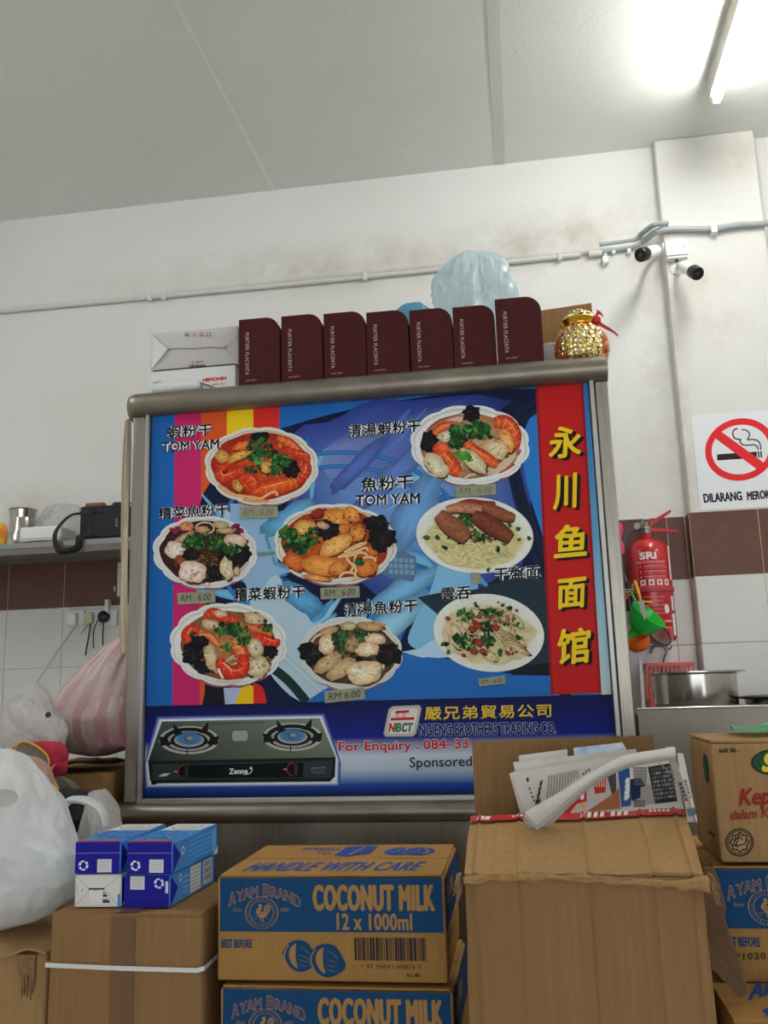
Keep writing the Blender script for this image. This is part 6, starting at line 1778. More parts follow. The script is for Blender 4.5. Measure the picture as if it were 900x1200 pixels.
MB().grid(lambda u, v: Vector((kx + 0.06 + 0.34 * u, ky + 0.05 + 0.13 * v, kz1 + 0.012 + 0.010 * noise.noise(Vector((u * 7, v * 4, 1))) * (1 if v > .1 else .3) + 0.004)), 30, 10, True).build('sheet', M_FILM_GREEN, t)

# --- big open brown carton with upright back flap, folded front flap and torn hanging side flap
bx0, bx1, by0, by1, bz = -0.1005, 0.2125, 1.30, 1.60, 1.198
t = thing('open_carton', 'large worn brown carton with raised flaps and a newspaper on its folded front flap', 'carton', (0.056, 1.45, BZ))
def carton_wall(fn, nu, nv, name, m=M_CARD, th=0.005):
    return MB().grid(fn, nu, nv, True, th).build(name, m, t)
def wob(u, v, s): return 0.0035 * noise.noise(Vector((u * 2.5 + s, v * 3.5, s * 2)))
# ribs: soft vertical folds pressed into the board
def ribs(u):
    return sum(d * math.exp(-((u - c) / w) ** 2) for c, w, d in ((0.045, 0.006, 0.004), (0.13, 0.005, 0.0022), (0.235, 0.006, 0.0032), (0.37, 0.004, 0.0014), (0.535, 0.006, 0.0036), (0.64, 0.004, 0.0016), (0.80, 0.006, 0.0032), (0.955, 0.007, 0.004)))
carton_wall(lambda u, v: Vector((bx0 + (bx1 - bx0) * u, by0 - ribs(u) + wob(u, v, 1) + 0.012 * (abs(2 * u - 1) ** 10), BZ + (bz - BZ) * v)), 110, 16, 'front_wall')
carton_wall(lambda u, v: Vector((bx0 + 0.003 - 0.006 * math.sin(v * PI) + wob(u, v, 3), by1 - (by1 - by0 - 0.012) * u, BZ + (bz - BZ) * v)), 12, 12, 'side_wall')
carton_wall(lambda u, v: Vector((bx1 - 0.003 + 0.006 * math.sin(v * PI) + wob(u, v, 5), by0 + 0.012 + (by1 - by0 - 0.012) * u, BZ + (bz - BZ) * v)), 12, 12, 'side_wall')
carton_wall(lambda u, v: Vector((bx1 - (bx1 - bx0) * u, by1 + wob(u, v, 7), BZ + (bz - BZ) * v)), 12, 12, 'back_wall')
MB().box((bx0 + 0.006, by0 + 0.006, BZ), (bx1 - 0.006, by1 - 0.006, BZ + 0.006)).build('bottom', M_CARD, t)
ft0 = at(552, 960, 1.47); ft1 = at(801, 951, 1.47)
def flap(u, v):
    lo = Vector((bx0 + (bx1 - bx0) * u, by0 + 0.004 + wob(u, v, 9) * 2, bz + 0.004))
    hi = Vector((ft0.x + (ft1.x - ft0.x) * u, 1.47, ft0.z + (ft1.z - ft0.z) * u))
    p = lo.lerp(hi, v)
    p.z += 0.006 * math.sin(v * PI) + ribs(u) * 0.8 + 0.004 * noise.noise(Vector((u * 4, v * 3, 2)))
    return p
carton_wall(flap, 90, 20, 'front_flap', M_CARD_PALE)  # paler board puts the light on the upturned flap into its colour
# the crushed fold between front wall and flap
def fold(u, v):
    x = bx0 - 0.001 + (bx1 - bx0 + 0.006) * u
    k = 0.0042 + 0.0036 * noise.noise(Vector((u * 11, 0, 3))) + (0.006 * max(0, u - 0.85) / 0.15)
    an = -1.9 + 3.6 * v
    return Vector((x, by0 - 0.0005 - k * math.cos(an) + 0.004 * noise.noise(Vector((u * 22, v * 5, 0))), bz - 0.004 + 0.005 * math.sin(u * 5) + 0.003 * noise.noise(Vector((u * 13, 2, 0))) + k * 1.1 * math.sin(an)))
MB().grid(fold, 90, 10, True, 0.003).build('crushed_fold', M_CARD_PALE, t)
tb = random.Random(3)
for x, sgn in ((bx0 + 0.001, -1), (bx1 + 0.001, 1)):                 # torn corner tufts
    m = MB()
    for k in range(7):
        p = Vector((x + sgn * 0.004, by0 + 0.004 + 0.004 * tb.random(), bz - 0.012 * k / 3 + 0.006))
        q = p + Vector((sgn * (0.006 + 0.008 * tb.random()), -0.004, -0.010 - 0.018 * tb.random()))
        m.slab([p, p + Vector((sgn * 0.008, 0, -0.003)), q + Vector((0.002, 0, 0)), q], (0, 0.003, 0))
    m.build('torn_corner', M_CARD_EDGE, t, kind='stuff')
# red printed tape along the flap's top edge
def tape(u, v):
    p = flap(u, 0.855 + 0.165 * v)
    return p + Vector((0, -0.0012, 0.0042))
tp = MB().grid(tape, 90, 3, True, 0.0004).build('red_tape', mat('red printed tape', (190, 30, 34), 0.35, coat=0.3), t)
a = Art((0, 0, 0), (1, 0, 0), (0, 0, 1), (0, -1, 0), base=0)
def tape_art(pts, c):
    for P in pts:
        k = len(a.vs)
        for (u, v) in P: a.vs.append(tape(u, v) + Vector((0, -0.0006, 0.0006)))
        a.fs.append(tuple(range(k, k + len(P)))); a.cs += [lin(c)] * len(P)
W2 = (226, 214, 210)
tape_art([[(0.03, .2), (0.06, .2), (0.07, .8), (0.04, .8)], [(0.065, .2), (0.09, .2), (0.10, .8), (0.075, .8)]] +
         [[(u0, .35), (u0 + 0.012, .35), (u0 + 0.012, .7), (u0, .7)] for u0 in (0.20, 0.22, 0.24, 0.26, 0.28, 0.30, 0.32)] +
         [[(u0, .15), (u0 + 0.018, .15), (u0 + 0.026, .85), (u0 + 0.008, .85)] for u0 in (0.52, 0.55, 0.58, 0.61, 0.66, 0.69, 0.72)] +
         [[(u0, .35), (u0 + 0.012, .35), (u0 + 0.012, .7), (u0, .7)] for u0 in (0.84, 0.86, 0.88, 0.90, 0.92)], W2)
a.build('tape_print', M_INK, tp)
bk0 = at(552, 869, 1.6); bk1 = at(757, 862, 1.6)
carton_wall(lambda u, v: Vector((bx0 + 0.0 + (bk1.x + 0.012 - bx0) * u, by1 + 0.006 * v + ribs(u) * 0.7, bz + (bk0.z + (bk1.z - bk0.z) * u - bz) * v + (0.003 * noise.noise(Vector((u * 30, 0, 0))) if v > .99 else 0))), 60, 8, 'back_flap', M_CARD)
hp = [at(x, y, 1.36) for x, y in ((824, 1016), (836, 1018), (842, 1032), (851, 1064), (850, 1080), (860, 1108), (868, 1128), (879, 1168), (869, 1174), (856, 1158), (838, 1141), (828, 1100))]
MB().slab([p + Vector((0, 0.02 * k / 11, 0)) for k, p in enumerate(hp)], (0.002, 0.006, 0)).build('torn_side_flap', mat('grey inner cardboard', (112, 86, 60), 0.9, c2=(98, 75, 52), noise_scale=30), t)

# --- newspaper lying on the flap
M_NEWS = mat('newsprint', (214, 210, 202), 0.85, spec=0.15, c2=(204, 200, 192), noise_scale=30)
t = thing('newspaper', 'folded newspaper with Chinese text lying on the big carton flap', 'newspaper', at(700, 940, 1.46))
NC = (580, 860, 3.75)
def npt(x, y, Y): return at(NC[0] + x / NC[2], NC[1] + y / NC[2], Y)
def sheet(name, P, bulge=0.0, th=0.0006, n=16, label=None, m=M_NEWS):
    """P: four corners (x, y, depth) in the newspaper frame: top left, top right, bottom right, bottom left"""
    A, B, C_, D = [npt(*p) for p in P]
    return MB().grid(lambda u, v: A.lerp(B, u).lerp(D.lerp(C_, u), v) + Vector((0, -bulge * math.sin(u * PI), bulge * 0.4 * math.sin(u * PI))), n, 6, True, th).build(name, m, t, label=label)
sheet('inner_sheet', ((105, 95, 1.535), (318, 68, 1.535), (330, 330, 1.50), (120, 370, 1.50)))
sheet('blue_insert', ((345, 62, 1.53), (560, 38, 1.53), (590, 90, 1.525), (350, 100, 1.525)), 0.0, 0.0006, 8, 'blue and white leaflet', mat('blue leaflet', (120, 160, 214), 0.5, c2=(226, 230, 234), noise_scale=34))
sheet('inner_sheet', ((80, 125, 1.522), (620, 66, 1.52), (640, 330, 1.495), (130, 380, 1.49)))
sheet('inner_sheet', ((63, 175, 1.514), (500, 110, 1.515), (520, 330, 1.49), (118, 372, 1.486)))
left_page = ((70, 170, 1.508), (790, 60, 1.505), (800, 325, 1.478), (140, 378, 1.482))
sheet('printed_page', left_page, 0.004)
front_page = ((430, 190, 1.494), (790, 120, 1.494), (832, 335, 1.468), (300, 362, 1.472))
fp = sheet('photo_page', front_page, 0.003)
# three folded-over leaves sweeping from lower left to the fold
def leaf(a0, b0, d, Y, shade_tone):  # lower leaves are coloured darker in place of shadow lines
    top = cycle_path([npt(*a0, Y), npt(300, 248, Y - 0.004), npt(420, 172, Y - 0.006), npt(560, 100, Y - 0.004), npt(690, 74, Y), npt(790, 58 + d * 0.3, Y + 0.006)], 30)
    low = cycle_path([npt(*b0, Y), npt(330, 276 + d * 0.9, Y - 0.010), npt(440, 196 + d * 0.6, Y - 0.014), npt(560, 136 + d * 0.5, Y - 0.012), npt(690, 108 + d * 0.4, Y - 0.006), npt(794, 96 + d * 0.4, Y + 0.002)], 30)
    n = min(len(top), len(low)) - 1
    MB().grid(lambda u, v: top[int(round(u * n))].lerp(low[int(round(u * n))], v) + Vector((0, -0.004 * math.sin(v * PI), 0)), n, 4, True, 0.0006).build('folded_leaf', mat('newsprint leaf with painted shade', shade_tone, 0.85, spec=0.15, c2=tuple(k - 8 for k in shade_tone), noise_scale=30), t)
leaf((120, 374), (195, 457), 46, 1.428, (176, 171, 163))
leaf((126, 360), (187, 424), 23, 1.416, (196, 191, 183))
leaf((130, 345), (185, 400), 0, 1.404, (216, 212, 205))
# rounded fold and the strip coming down on the right
fold_c = npt(792, 78, 1.468)
MB().grid(lambda u, v: npt(776 + 40 * math.sin(u * PI * 0.5) + (0 + 70 * max(0, u - 0.25) / 0.75) , 56 + 12 * u + 320 * max(0, u - 0.12) / 0.88, 1.455 + 0.03 * v - 0.010 * math.sin(u * 3)) + Vector((-0.010 * v, 0, 0.0)), 24, 6, True, 0.0008).build('fold_edge', M_NEWS, t)
sheet('right_strip', ((800, 84, 1.452), (826, 86, 1.456), (890, 384, 1.462), (846, 388, 1.456)), 0.0)
# printing on the pages
def page_art(corner, base):
    A, B, C_, D = [npt(*p) for p in corner]
    u = (B - A).normalized(); nrm = (B - A).cross(D - A).normalized()
    if nrm.y > 0: nrm = -nrm
    v = nrm.cross(u) if (nrm.cross(u)).dot(A - D) > 0 else -(nrm.cross(u))
    def mp(p):
        d = Vector(((NC[0] + p[0] / NC[2] - 450) / FPX, (NC[1] + p[1] / NC[2] - 600) / FPX, 1.0))
        w = Vector([sum(ROT[k][i] * d[k] for k in range(3)) for i in range(3)])
        q = EYE + w * ((A - EYE).dot(nrm) / w.dot(nrm)) - A
        return (q.dot(u), q.dot(v))
    return Art(A, u, v, nrm, mp, base, 6e-6)
a = page_art(left_page, 5e-3)
K = (44, 42, 44)
a.text('红潮来袭品', (200, 205), (214, 200), (176, 318), K, 0.02)
a.text('花的头', (192, 290), (204, 284), (188, 324), K, 0.02)
RR = random.Random(5)
for cxx in range(11):
    x = 236 + cxx * 12.5
    for k in range(15):
        y = 186 - cxx * 2.5 + k * 8.5 + RR.random() * 2
        if y < 300 - cxx * 11: a.rect(x - k * 0.8, y, x - k * 0.8 + 5.5, y + 5.5, (110, 108, 108))
for x0, y0 in ((150, 240), (156, 258), (162, 276), (170, 292), (178, 306), (386, 175), (398, 165), (410, 158), (394, 190), (470, 150), (440, 158)):
    a.rect(x0, y0, x0 + 8, y0 + 10, (90, 88, 88))
a.rect(140, 196, 150, 214, K)
a.build('page_print', M_INK_MATT, t, 'columns of black Chinese print')
a = page_art(front_page, 4.4e-3)
a.poly([(430, 215), (545, 190), (560, 335), (300, 358)], (176, 168, 164))
a.poly([(430, 200), (490, 190), (486, 262), (440, 268)], (176, 44, 40))
for k in range(5): a.poly([(436 + k * 11, 198), (440 + k * 11, 197), (438 + k * 11, 238), (434 + k * 11, 238)], (214, 190, 170))
a.poly([(386, 240), (402, 236), (404, 300), (360, 312), (330, 352), (300, 356), (340, 300)], (170, 42, 42)); a.poly([(380, 262), (392, 258), (392, 290), (376, 294)], (226, 220, 214))
a.poly([(490, 170), (532, 160), (535, 330), (508, 250)], (70, 66, 66))
a.poly([(404, 345), (520, 268), (545, 240), (552, 332), (430, 346)], (150, 92, 58)); a.poly([(372, 310), (388, 302), (396, 320), (380, 328)], (226, 150, 50))
a.poly([(540, 162), (575, 156), (592, 156), (598, 320), (556, 326)], (38, 78, 130)); a.text('英瑞保路60', (574, 196), (598, 192), (566, 300), (226, 228, 230), 0.03)
a.poly([(592, 205), (640, 196), (672, 250), (640, 285), (600, 300)], (30, 42, 78))
for k in range(9): a.rect(606 + 0.6 * k, 152 + 9 * k, 668, 157 + 9 * k, (96, 96, 98))
a.poly([(640, 240), (690, 226), (704, 310), (612, 324), (640, 290)], (150, 140, 136))
for k in range(4): a.rect(610, 296 + 8 * k, 660, 301 + 8 * k, (80, 78, 80))
a.poly([(672, 150), (770, 134), (802, 300), (704, 312)], (44, 42, 44))
for k in range(10):
    for j in range(8):
        x = 686 + k * 10 + j * 2.4; y = 156 + j * 18 - k * 1.2
        a.rect(x, y, x + 6, y + 12, RR.choice(((150, 148, 146), (120, 118, 118), (90, 88, 90))))
a.stroke([(720, 132), (776, 180)], 4, (130, 160, 140))
a.build('page_print', M_INK_MATT, t, 'colour photographs and dark text panel')
a = photo_art(1.4535, crop=NC, base=4e-3)
for k in range(5):
    a.text('集国泰民安'[k], (805 + k * 6, 212 + 17 * k), (820 + k * 6, 212 + 17 * k), (807 + k * 6, 226 + 17 * k), K, 0.03)
    a.text('福到品牌选'[k], (826 + k * 5, 200 + 17 * k), (840 + k * 5, 200 + 17 * k), (828 + k * 5, 214 + 17 * k), (90, 86, 86), 0.02)
a.poly([(840, 330), (874, 322), (884, 352), (850, 362)], (96, 110, 130))
a.build('strip_print', M_INK_MATT, t)

# --- brown carton on the left with tape and a white strap
lx0, lx1, ly0, ly1, lz = -0.801, -0.538, 1.488, 1.735, 1.1055
t = thing('taped_carton', 'plain brown carton with parcel tape and white strap, carrying the milk cartons', 'carton', ((lx0 + lx1) / 2, 1.61, BZ))
MB().rbox((lx0, ly0, BZ), (lx1, ly1, lz - 0.002), 0.005, 2, None, 6, 0.003, 7, 2.2).build('body', M_CARD, t)
M_PTAPE = mat('brown parcel tape', (120, 86, 54), 0.3, c2=(112, 80, 50), noise_scale=20, coat=0.2)
tx0 = at(130, 1120, ly0).x; tx1 = at(158, 1120, ly0).x
MB().box((tx0, ly0 - 0.0026, BZ + 0.002), (tx1, ly0 - 0.0020, lz - 0.006)).build('parcel_tape', M_PTAPE, t)
MB().box((tx0, ly0 + 0.004, lz + 0.0006), (tx1, ly1 - 0.004, lz + 0.0012)).build('parcel_tape', M_PTAPE, t)
sz = at(100, 1132, ly0).z
m = MB()
sp = [Vector((lx0 - 0.003, ly1 + 0.003, sz)), Vector((lx0 - 0.0035, ly0 - 0.004, sz + 0.0015)), Vector(((lx0 + lx1) / 2, ly0 - 0.0045, sz - 0.0015)), Vector((lx1 - 0.008, ly0 - 0.004, sz - 0.003)), Vector((lx1 + 0.0035, ly0 - 0.003, sz)), Vector((lx1 + 0.0035, ly1 + 0.003, sz + 0.006)), ]
for p, q in zip(sp, sp[1:] + sp[:1]):
    m.slab([p + Vector((0, 0, 0.0035)), q + Vector((0, 0, 0.0035)), q - Vector((0, 0, 0.0035)), p - Vector((0, 0, 0.0035))], (0.0006, 0.0006, 0))
m.build('white_strap', mat('white strapping', (222, 224, 220), 0.4), t)
for y0, y1 in ((ly0 + 0.001, ly0 + 0.121), (ly0 + 0.124, ly1 - 0.001)):
    MB().grid(lambda u, v: Vector((lx0 + 0.002 + (lx1 - lx0 - 0.004) * u, y0 + (y1 - y0) * v, lz - 0.0005 + 0.001 * noise.noise(Vector((u * 6, v * 4, 2))))), 20, 6, True, 0.003).build('top_flap', M_CARD, t)

# --- four blue milk cartons
M_MILKBLUE = mat('blue drink carton', (34, 30, 150), 0.3, coat=0.3)
M_MILKSIDE = mat('sky blue drink carton', (58, 136, 214), 0.3, coat=0.3)
MW, MH, ML = 0.0825, 0.0525, 0.205
def milk_carton(label, x, z, y, kind, rz=0.0):
    t = thing('drink_carton', label, 'carton', (0, 0, 0), 0, 'blue drink cartons on the brown carton')
    MB().rbox((0, 0, 0), (MW, ML, MH), 0.003, 2).build('body', M_WHITEBOX if kind == 'white' else M_MILKSIDE, t)
    a = Art((0, 0, 0), (1, 0, 0), (0, 0, 1), (0, -1, 0), lambda p: (p[0] * MW, p[1] * MH), 2e-4)
    if kind == 'white':
        G = (150, 146, 140)
        a.rect(0.02, 0.02, 0.98, 0.98, (214, 212, 208))
        for P in ([(0.02, 0.97), (0.33, 0.55)], [(0.02, 0.04), (0.33, 0.55)], [(0.97, 0.97), (0.62, 0.56)], [(0.97, 0.04), (0.62, 0.56)], [(0.52, 0.55), (0.52, 0.1)], [(0.34, 0.55), (0.34, 0.5)]):
            a.stroke(P, 0.012, G)
        a.stroke([(0.30, 0.56), (0.64, 0.56)], 0.05, (44, 44, 50)); a.rect(0.32, 0.1, 0.60, 0.52, (222, 220, 216)); a.rect(0.40, 0.50, 0.50, 0.515, (110, 110, 110))
        for q in (0.14, 0.22, 0.32, 0.42): a.rect(0.61, q, 0.80 - q * 0.3, q + (0.07 if q in (0.14, 0.32) else 0.03), (40, 38, 40))
        a.text('Tempat Buka', (0.055, 0.70), (0.10, 0.36), (0.03, 0.66), (110, 106, 104), 0.02); a.poly([(0.15, 0.50), (0.185, 0.50), (0.168, 0.58)], (90, 88, 88))
        a.rect(0.93, 0.02, 0.985, 0.40, (60, 140, 214))
    else:
        a.rect(0.02, 0.02, 0.98, 0.98, (30, 26, 140))
        flip = kind == 'lower'
        X = lambda x: 1 - x if flip else x
        ry = 0.74 if flip else 0.27
        a.stroke([(0.02, 0.645 if not flip else 0.33), (0.98, 0.655 if not flip else 0.34)], 0.014, (150, 150, 200) if not flip else (46, 46, 150))
        cx = 0.20 if not flip else 0.76
        for k in range(3):
            for s in (0, 1):
                a0 = k * 2 * PI / 3 + s * 1.15 + 0.25
                P = [(cx + 0.082 * math.cos(a0 + j * 0.16), ry + 0.13 * math.sin(a0 + j * 0.16)) for j in range(6)]
                a.stroke(P, 0.052, (222, 224, 232))
        bx = 0.50 if not flip else 0.14
        y0 = 0.06 if not flip else 0.55
        a.rect(bx, y0, bx + 0.31, y0 + 0.40, (206, 206, 206))
        for k in range(4):
            for j in range(5): a.rect(bx + 0.05 + j * 0.045, y0 + 0.07 + k * 0.075, bx + 0.075 + j * 0.045, y0 + 0.11 + k * 0.075, (176, 176, 178))
        if flip: a.rect(0.90, 0.45, 0.96, 0.80, (206, 210, 220))
    a.build('end_print', M_INK, t)
    # top: sky blue with dense pattern, red front line and a white bowl picture
    a = Art((0, 0, MH), (1, 0, 0), (0, 1, 0), (0, 0, 1), lambda p: (p[0] * MW, p[1] * ML), 2e-4)
    a.rect(0.03, 0.02, 0.97, 0.98, (66, 138, 206)); a.rect(0.03, 0.0, 0.97, 0.07, (196, 56, 46)); a.rect(0.03, 0.60, 0.97, 0.98, (206, 212, 214))
    R = random.Random(int(x * 1000) + 7)
    for k in range(120):
        px_, py_ = 0.06 + 0.86 * R.random(), 0.08 + 0.5 * R.random()
        a.stroke([(px_, py_), (px_ + 0.05, py_ + 0.012), (px_ + 0.09, py_)], 0.012, R.choice(((30, 60, 150), (150, 190, 226), (40, 90, 176))))
    a.poly(oval(0.5, 0.77, 0.34, 0.13), (150, 130, 110)); a.poly(oval(0.5, 0.775, 0.31, 0.115), (226, 226, 222)); a.poly(oval(0.5, 0.78, 0.24, 0.085), (190, 194, 188))
    a.build('top_print', M_INK, t)
    # right side: pale words, bar code panels, dark folded triangle at the front
    a = Art((MW, 0, 0), (0, 1, 0), (0, 0, 1), (1, 0, 0), lambda p: (p[0] * ML, p[1] * MH), 2e-4)
    a.poly([(0.01, 0.02), (0.16, 0.5), (0.01, 0.98)], (30, 26, 140))
    a.poly(oval(0.21, 0.76 if kind == 'lower' else 0.60, 0.028, 0.12), (206, 214, 224)); a.poly(oval(0.21, 0.76 if kind == 'lower' else 0.60, 0.018, 0.08), (60, 100, 170))
    if kind == 'lower':
        a.rect(0.42, 0.1, 0.66, 0.92, (196, 198, 200)); a.rect(0.72, 0.14, 0.93, 0.9, (206, 208, 208))
        for k in range(9): a.rect(0.735, 0.18 + k * 0.078, 0.915, 0.18 + k * 0.078 + (0.045 if k % 3 else 0.03), (50, 50, 60))
        for k in range(6): a.rect(0.44, 0.18 + k * 0.12, 0.64, 0.22 + k * 0.12, (150, 150, 152))
        for k in range(4): a.rect(0.27, 0.22 + k * 0.16, 0.38, 0.27 + k * 0.16, (130, 176, 222))
    else:
        for k in range(5): a.stroke([(0.34, 0.18 + k * 0.15), (0.6, 0.22 + k * 0.15), (0.84, 0.2 + k * 0.15)], 0.05, (84, 156, 222)); 
        a.rect(0.86, 0.1, 0.95, 0.86, (96, 164, 224)); a.poly([(0.90, 0.0), (1.0, 0.0), (1.0, 0.25)], (206, 206, 200))
    a.build('side_print', M_INK, t)
    t.location = (x, y, z); t.rotation_euler = (0, 0, rz)
    return t
my = 1.522; mz = lz + 0.0012
milk_carton('blue drink carton with recycling mark below, lower right of the four', -0.6895, mz, my, 'lower', math.radians(-1.5))
milk_carton('white-ended drink carton lying end-on, lower left of the four', -0.7775, mz, my, 'white', math.radians(2))
milk_carton('blue drink carton on top of the white-ended one', -0.7785, mz + MH + 0.0006, my - 0.002, 'upper', math.radians(1.0))
milk_carton('blue drink carton with sky blue side, upper right of the four', -0.6845, mz + MH + 0.0006, my - 0.003, 'upper', math.radians(-2.0))
# --- torn tan carton at the lower left corner
zc = 1.045
t = thing('torn_carton', 'tan carton with torn top corner at the lower left under the white bag', 'carton', (-1.0, 1.62, BZ))
MB().rbox((-1.22, 1.502, BZ + 0.004), (-0.812, 1.78, zc - 0.004), 0.005, 2, None, 6, 0.004, 8, 4.2).build('body', M_CARD_PALE, t)
MB().grid(lambda u, v: Vector((-1.22 + 0.412 * u, 1.492 + 0.28 * v, zc - 0.001 + 0.004 * noise.noise(Vector((u * 9, v * 3, 4))) + (0.006 * math.sin(u * 22) * (1 - v) ** 3))), 40, 8, True, 0.004).build('top_flap', M_CARD_PALE, t)
m = MB()
for k in range(12):
    x = at(20 + 1.6 * k, 1140, 1.498).x
    z0 = zc - 0.006
    m.slab([(x, 1.496, z0), (x + 0.006, 1.496, z0), (x + 0.005 + 0.004 * tb.random(), 1.494, z0 - 0.02 - 0.05 * tb.random()), (x + 0.002, 1.495, z0 - 0.015 - 0.02 * tb.random())], (0, 0.003, 0))
m.build('torn_fibres', M_CARD_EDGE, t, kind='stuff')

# ------------------------------------------------------------------ bags and cloths heaped on the left
def bag_cols(outline_fn, colour_fn, name, parent, material, nu=96, nv=60, fold=0.08, seed=1.0, pleat=0.0, pleats=16):
    """crumpled bag whose plastic carries its printed colours and painted ridge light (attribute 'Col')"""
    m = bag_mesh(lambda a_, h: outline_fn(a_, h), nu, nv, fold, seed)
    if pleat:
        for j in range(nv + 1):
            h = j / nv
            for i in range(nu):
                k = j * nu + i
                rx, ry, cx, cy, z = outline_fn(2 * PI * i / nu, h)
                c = Vector((cx, cy, m.v[k].z))
                w = pleat * max(0, h - 0.25) * math.sin(2 * PI * i / nu * pleats + 3 * noise.noise(Vector((h * 3, i * 0.05, 1))))
                m.v[k] = c + (m.v[k] - c) * (1 + w)
    o = m.build(name, material, parent)
    at_ = o.data.color_attributes.new('Col', 'FLOAT_COLOR', 'POINT')
    vals = []
    for j in range(nv + 1):
        for i in range(nu):
            vals += [*lin(colour_fn(i / nu, j / nv)), 1.0]
    at_.data.foreach_set('color', vals)
    return o
M_STRIPED = ink_material('striped bag plastic', 0.04, 0.35, 0.5, 40)
def interp(tab, h):
    for (h0, v0), (h1, v1) in zip(tab, tab[1:]):
        if h0 <= h <= h1: return v0 + (v1 - v0) * (h - h0) / (h1 - h0)
    return tab[-1][1] if h > tab[-1][0] else tab[0][1]

# dark cartons behind the bags, left of the stall
zc1 = 1.268
plain_carton('cardboard_carton', 'brown carton under the pink striped bag beside the stall', (-1.62, 2.20, 0.66), (-1.058, 2.60, zc1), M_CARD, amp=0.004, seed=8)
plain_carton('cardboard_carton', 'brown carton on the floor below the one with the pink bag', (-1.64, 2.18, 0.0), (-1.064, 2.62, 0.655), M_CARD, amp=0.002, seed=9)
t = thing('cardboard_sheet', 'crumpled dark brown packing sheet poking out under the pink striped bag', 'cardboard', (-1.2, 2.3, zc1))
MB().grid(lambda u, v: Vector((-1.36 + 0.30 * u, 2.17 + 0.2 * v, zc1 + 0.022 + 0.014 * noise.noise(Vector((u * 4, v * 3, 5))) + 0.020 * u * u * (1 - v))), 20, 10, True, 0.004).build('sheet', mat('dark packing paper', (110, 82, 56), 0.9, c2=(86, 64, 46), noise_scale=16), t)
plain_carton('cardboard_carton', 'brown carton hidden behind the white carrier bag', (-1.62, 1.86, BZ + 0.004), (-1.045, 2.14, 1.10), M_CARD, amp=0.003, seed=11)

# pink striped bag, its neck gathered up beside the stall post
xr = -1.036
tabL = [(0, -1.19), (0.05, -1.29), (0.16, -1.325), (0.35, -1.318), (0.55, -1.27), (0.72, -1.215), (0.86, -1.155), (0.94, -1.105), (1.0, -1.075)]
zb0, zb1 = zc1 + 0.030, 1.635
def pink_out(a_, h):
    xl = interp(tabL, h)
    xrr = xr - 0.008 - 0.10 * max(0, 0.08 - h) / 0.08
    ry = 0.105 * (1 - h) ** 0.6 * min(1, (h + 0.01) * 3.2) ** 0.5 + 0.012
    skew = 0.02 * h
    return (xrr - xl) / 2, ry, (xrr + xl) / 2, 2.40 - skew, zb0 + (zb1 - zb0) * h
def pink_col(u, h):
    # film in pale pink and white stripes fanning out from the neck, light and dark clothes showing through it
    w = 0.6 * noise.noise(Vector((u * 7, h * 2, 0)))
    s = math.sin(u * 2 * PI * 13 + w)
    f = (u - 0.5) * 2                              # 0 at the left edge, 1 at the post
    c = (206, 182, 178) if s > 0 else (196, 150, 154)
    k = max(0, min(1, (h - 0.30) * 3)) * max(0, min(1, (0.86 - h) * 5)) * max(0, min(1, f * 2.2))
    c = tuple(c[i] * (1 - 0.6 * k) + (200, 196, 188)[i] * 0.6 * k for i in range(3)) if s <= 0.1 else c
    n = noise.noise(Vector((math.cos(u * 2 * PI) * 2, math.sin(u * 2 * PI) * 2, h * 3 + 4)))
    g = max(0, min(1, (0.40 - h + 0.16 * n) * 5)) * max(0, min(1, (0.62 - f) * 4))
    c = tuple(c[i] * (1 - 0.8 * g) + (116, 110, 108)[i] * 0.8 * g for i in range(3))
    p = max(0, min(1, (0.30 - h + 0.1 * n) * 6)) * max(0, min(1, (f - 0.55) * 4))
    c = tuple(c[i] * (1 - 0.6 * p) + (206, 130, 146)[i] * 0.6 * p for i in range(3))
    if abs(math.sin(u * 2 * PI * 13 + w)) < 0.10: c = tuple(min(255, q * 1.14) for q in c)  # thin bright lines paint the light caught on pleat ridges
    return c
t = thing('striped_bag', 'big pink and white striped plastic bag gathered up beside the stall left post', 'bag', (-1.18, 2.4, zb0))
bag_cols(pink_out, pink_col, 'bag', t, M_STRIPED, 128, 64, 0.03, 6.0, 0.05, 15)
M_BEIGE = mat('beige cloth', (212, 196, 172), 0.85, c2=(200, 182, 156), noise_scale=30)
t = thing('cloth_strip', 'twisted beige cloth strip hanging down the stall left post to the striped bag', 'cloth', (-1.05, 2.30, 2.205))
cl = [at(x, y, 2.29) for x, y in ((151.5, 492), (150.5, 525), (149.5, 560), (148.5, 600), (147, 650), (145.5, 700), (146, 740), (147, 766))]
def strip_fn(ph, w, dx, dy):
    P = cycle_path([p + Vector((dx, dy, 0)) for p in cl], 70)
    def fn(u, v):
        p = P[min(len(P) - 1, int(round(u * (len(P) - 1))))]
        an = 5 * u + ph
        q = (v - 0.5) * w * (0.55 + 0.7 * min(1, u * 2))
        return p + Vector((q * (0.75 + 0.25 * math.cos(an)), q * 0.6 * math.sin(an) + 0.003 * math.sin(v * 9), 0))
    return fn
MB().grid(strip_fn(0.3, 0.027, -0.004, 0), 70, 6, True, 0.0015).build('strip', M_BEIGE, t)
MB().grid(strip_fn(2.0, 0.020, 0.002, -0.008), 70, 6, True, 0.0015).build('second_fold', M_BEIGE, t)

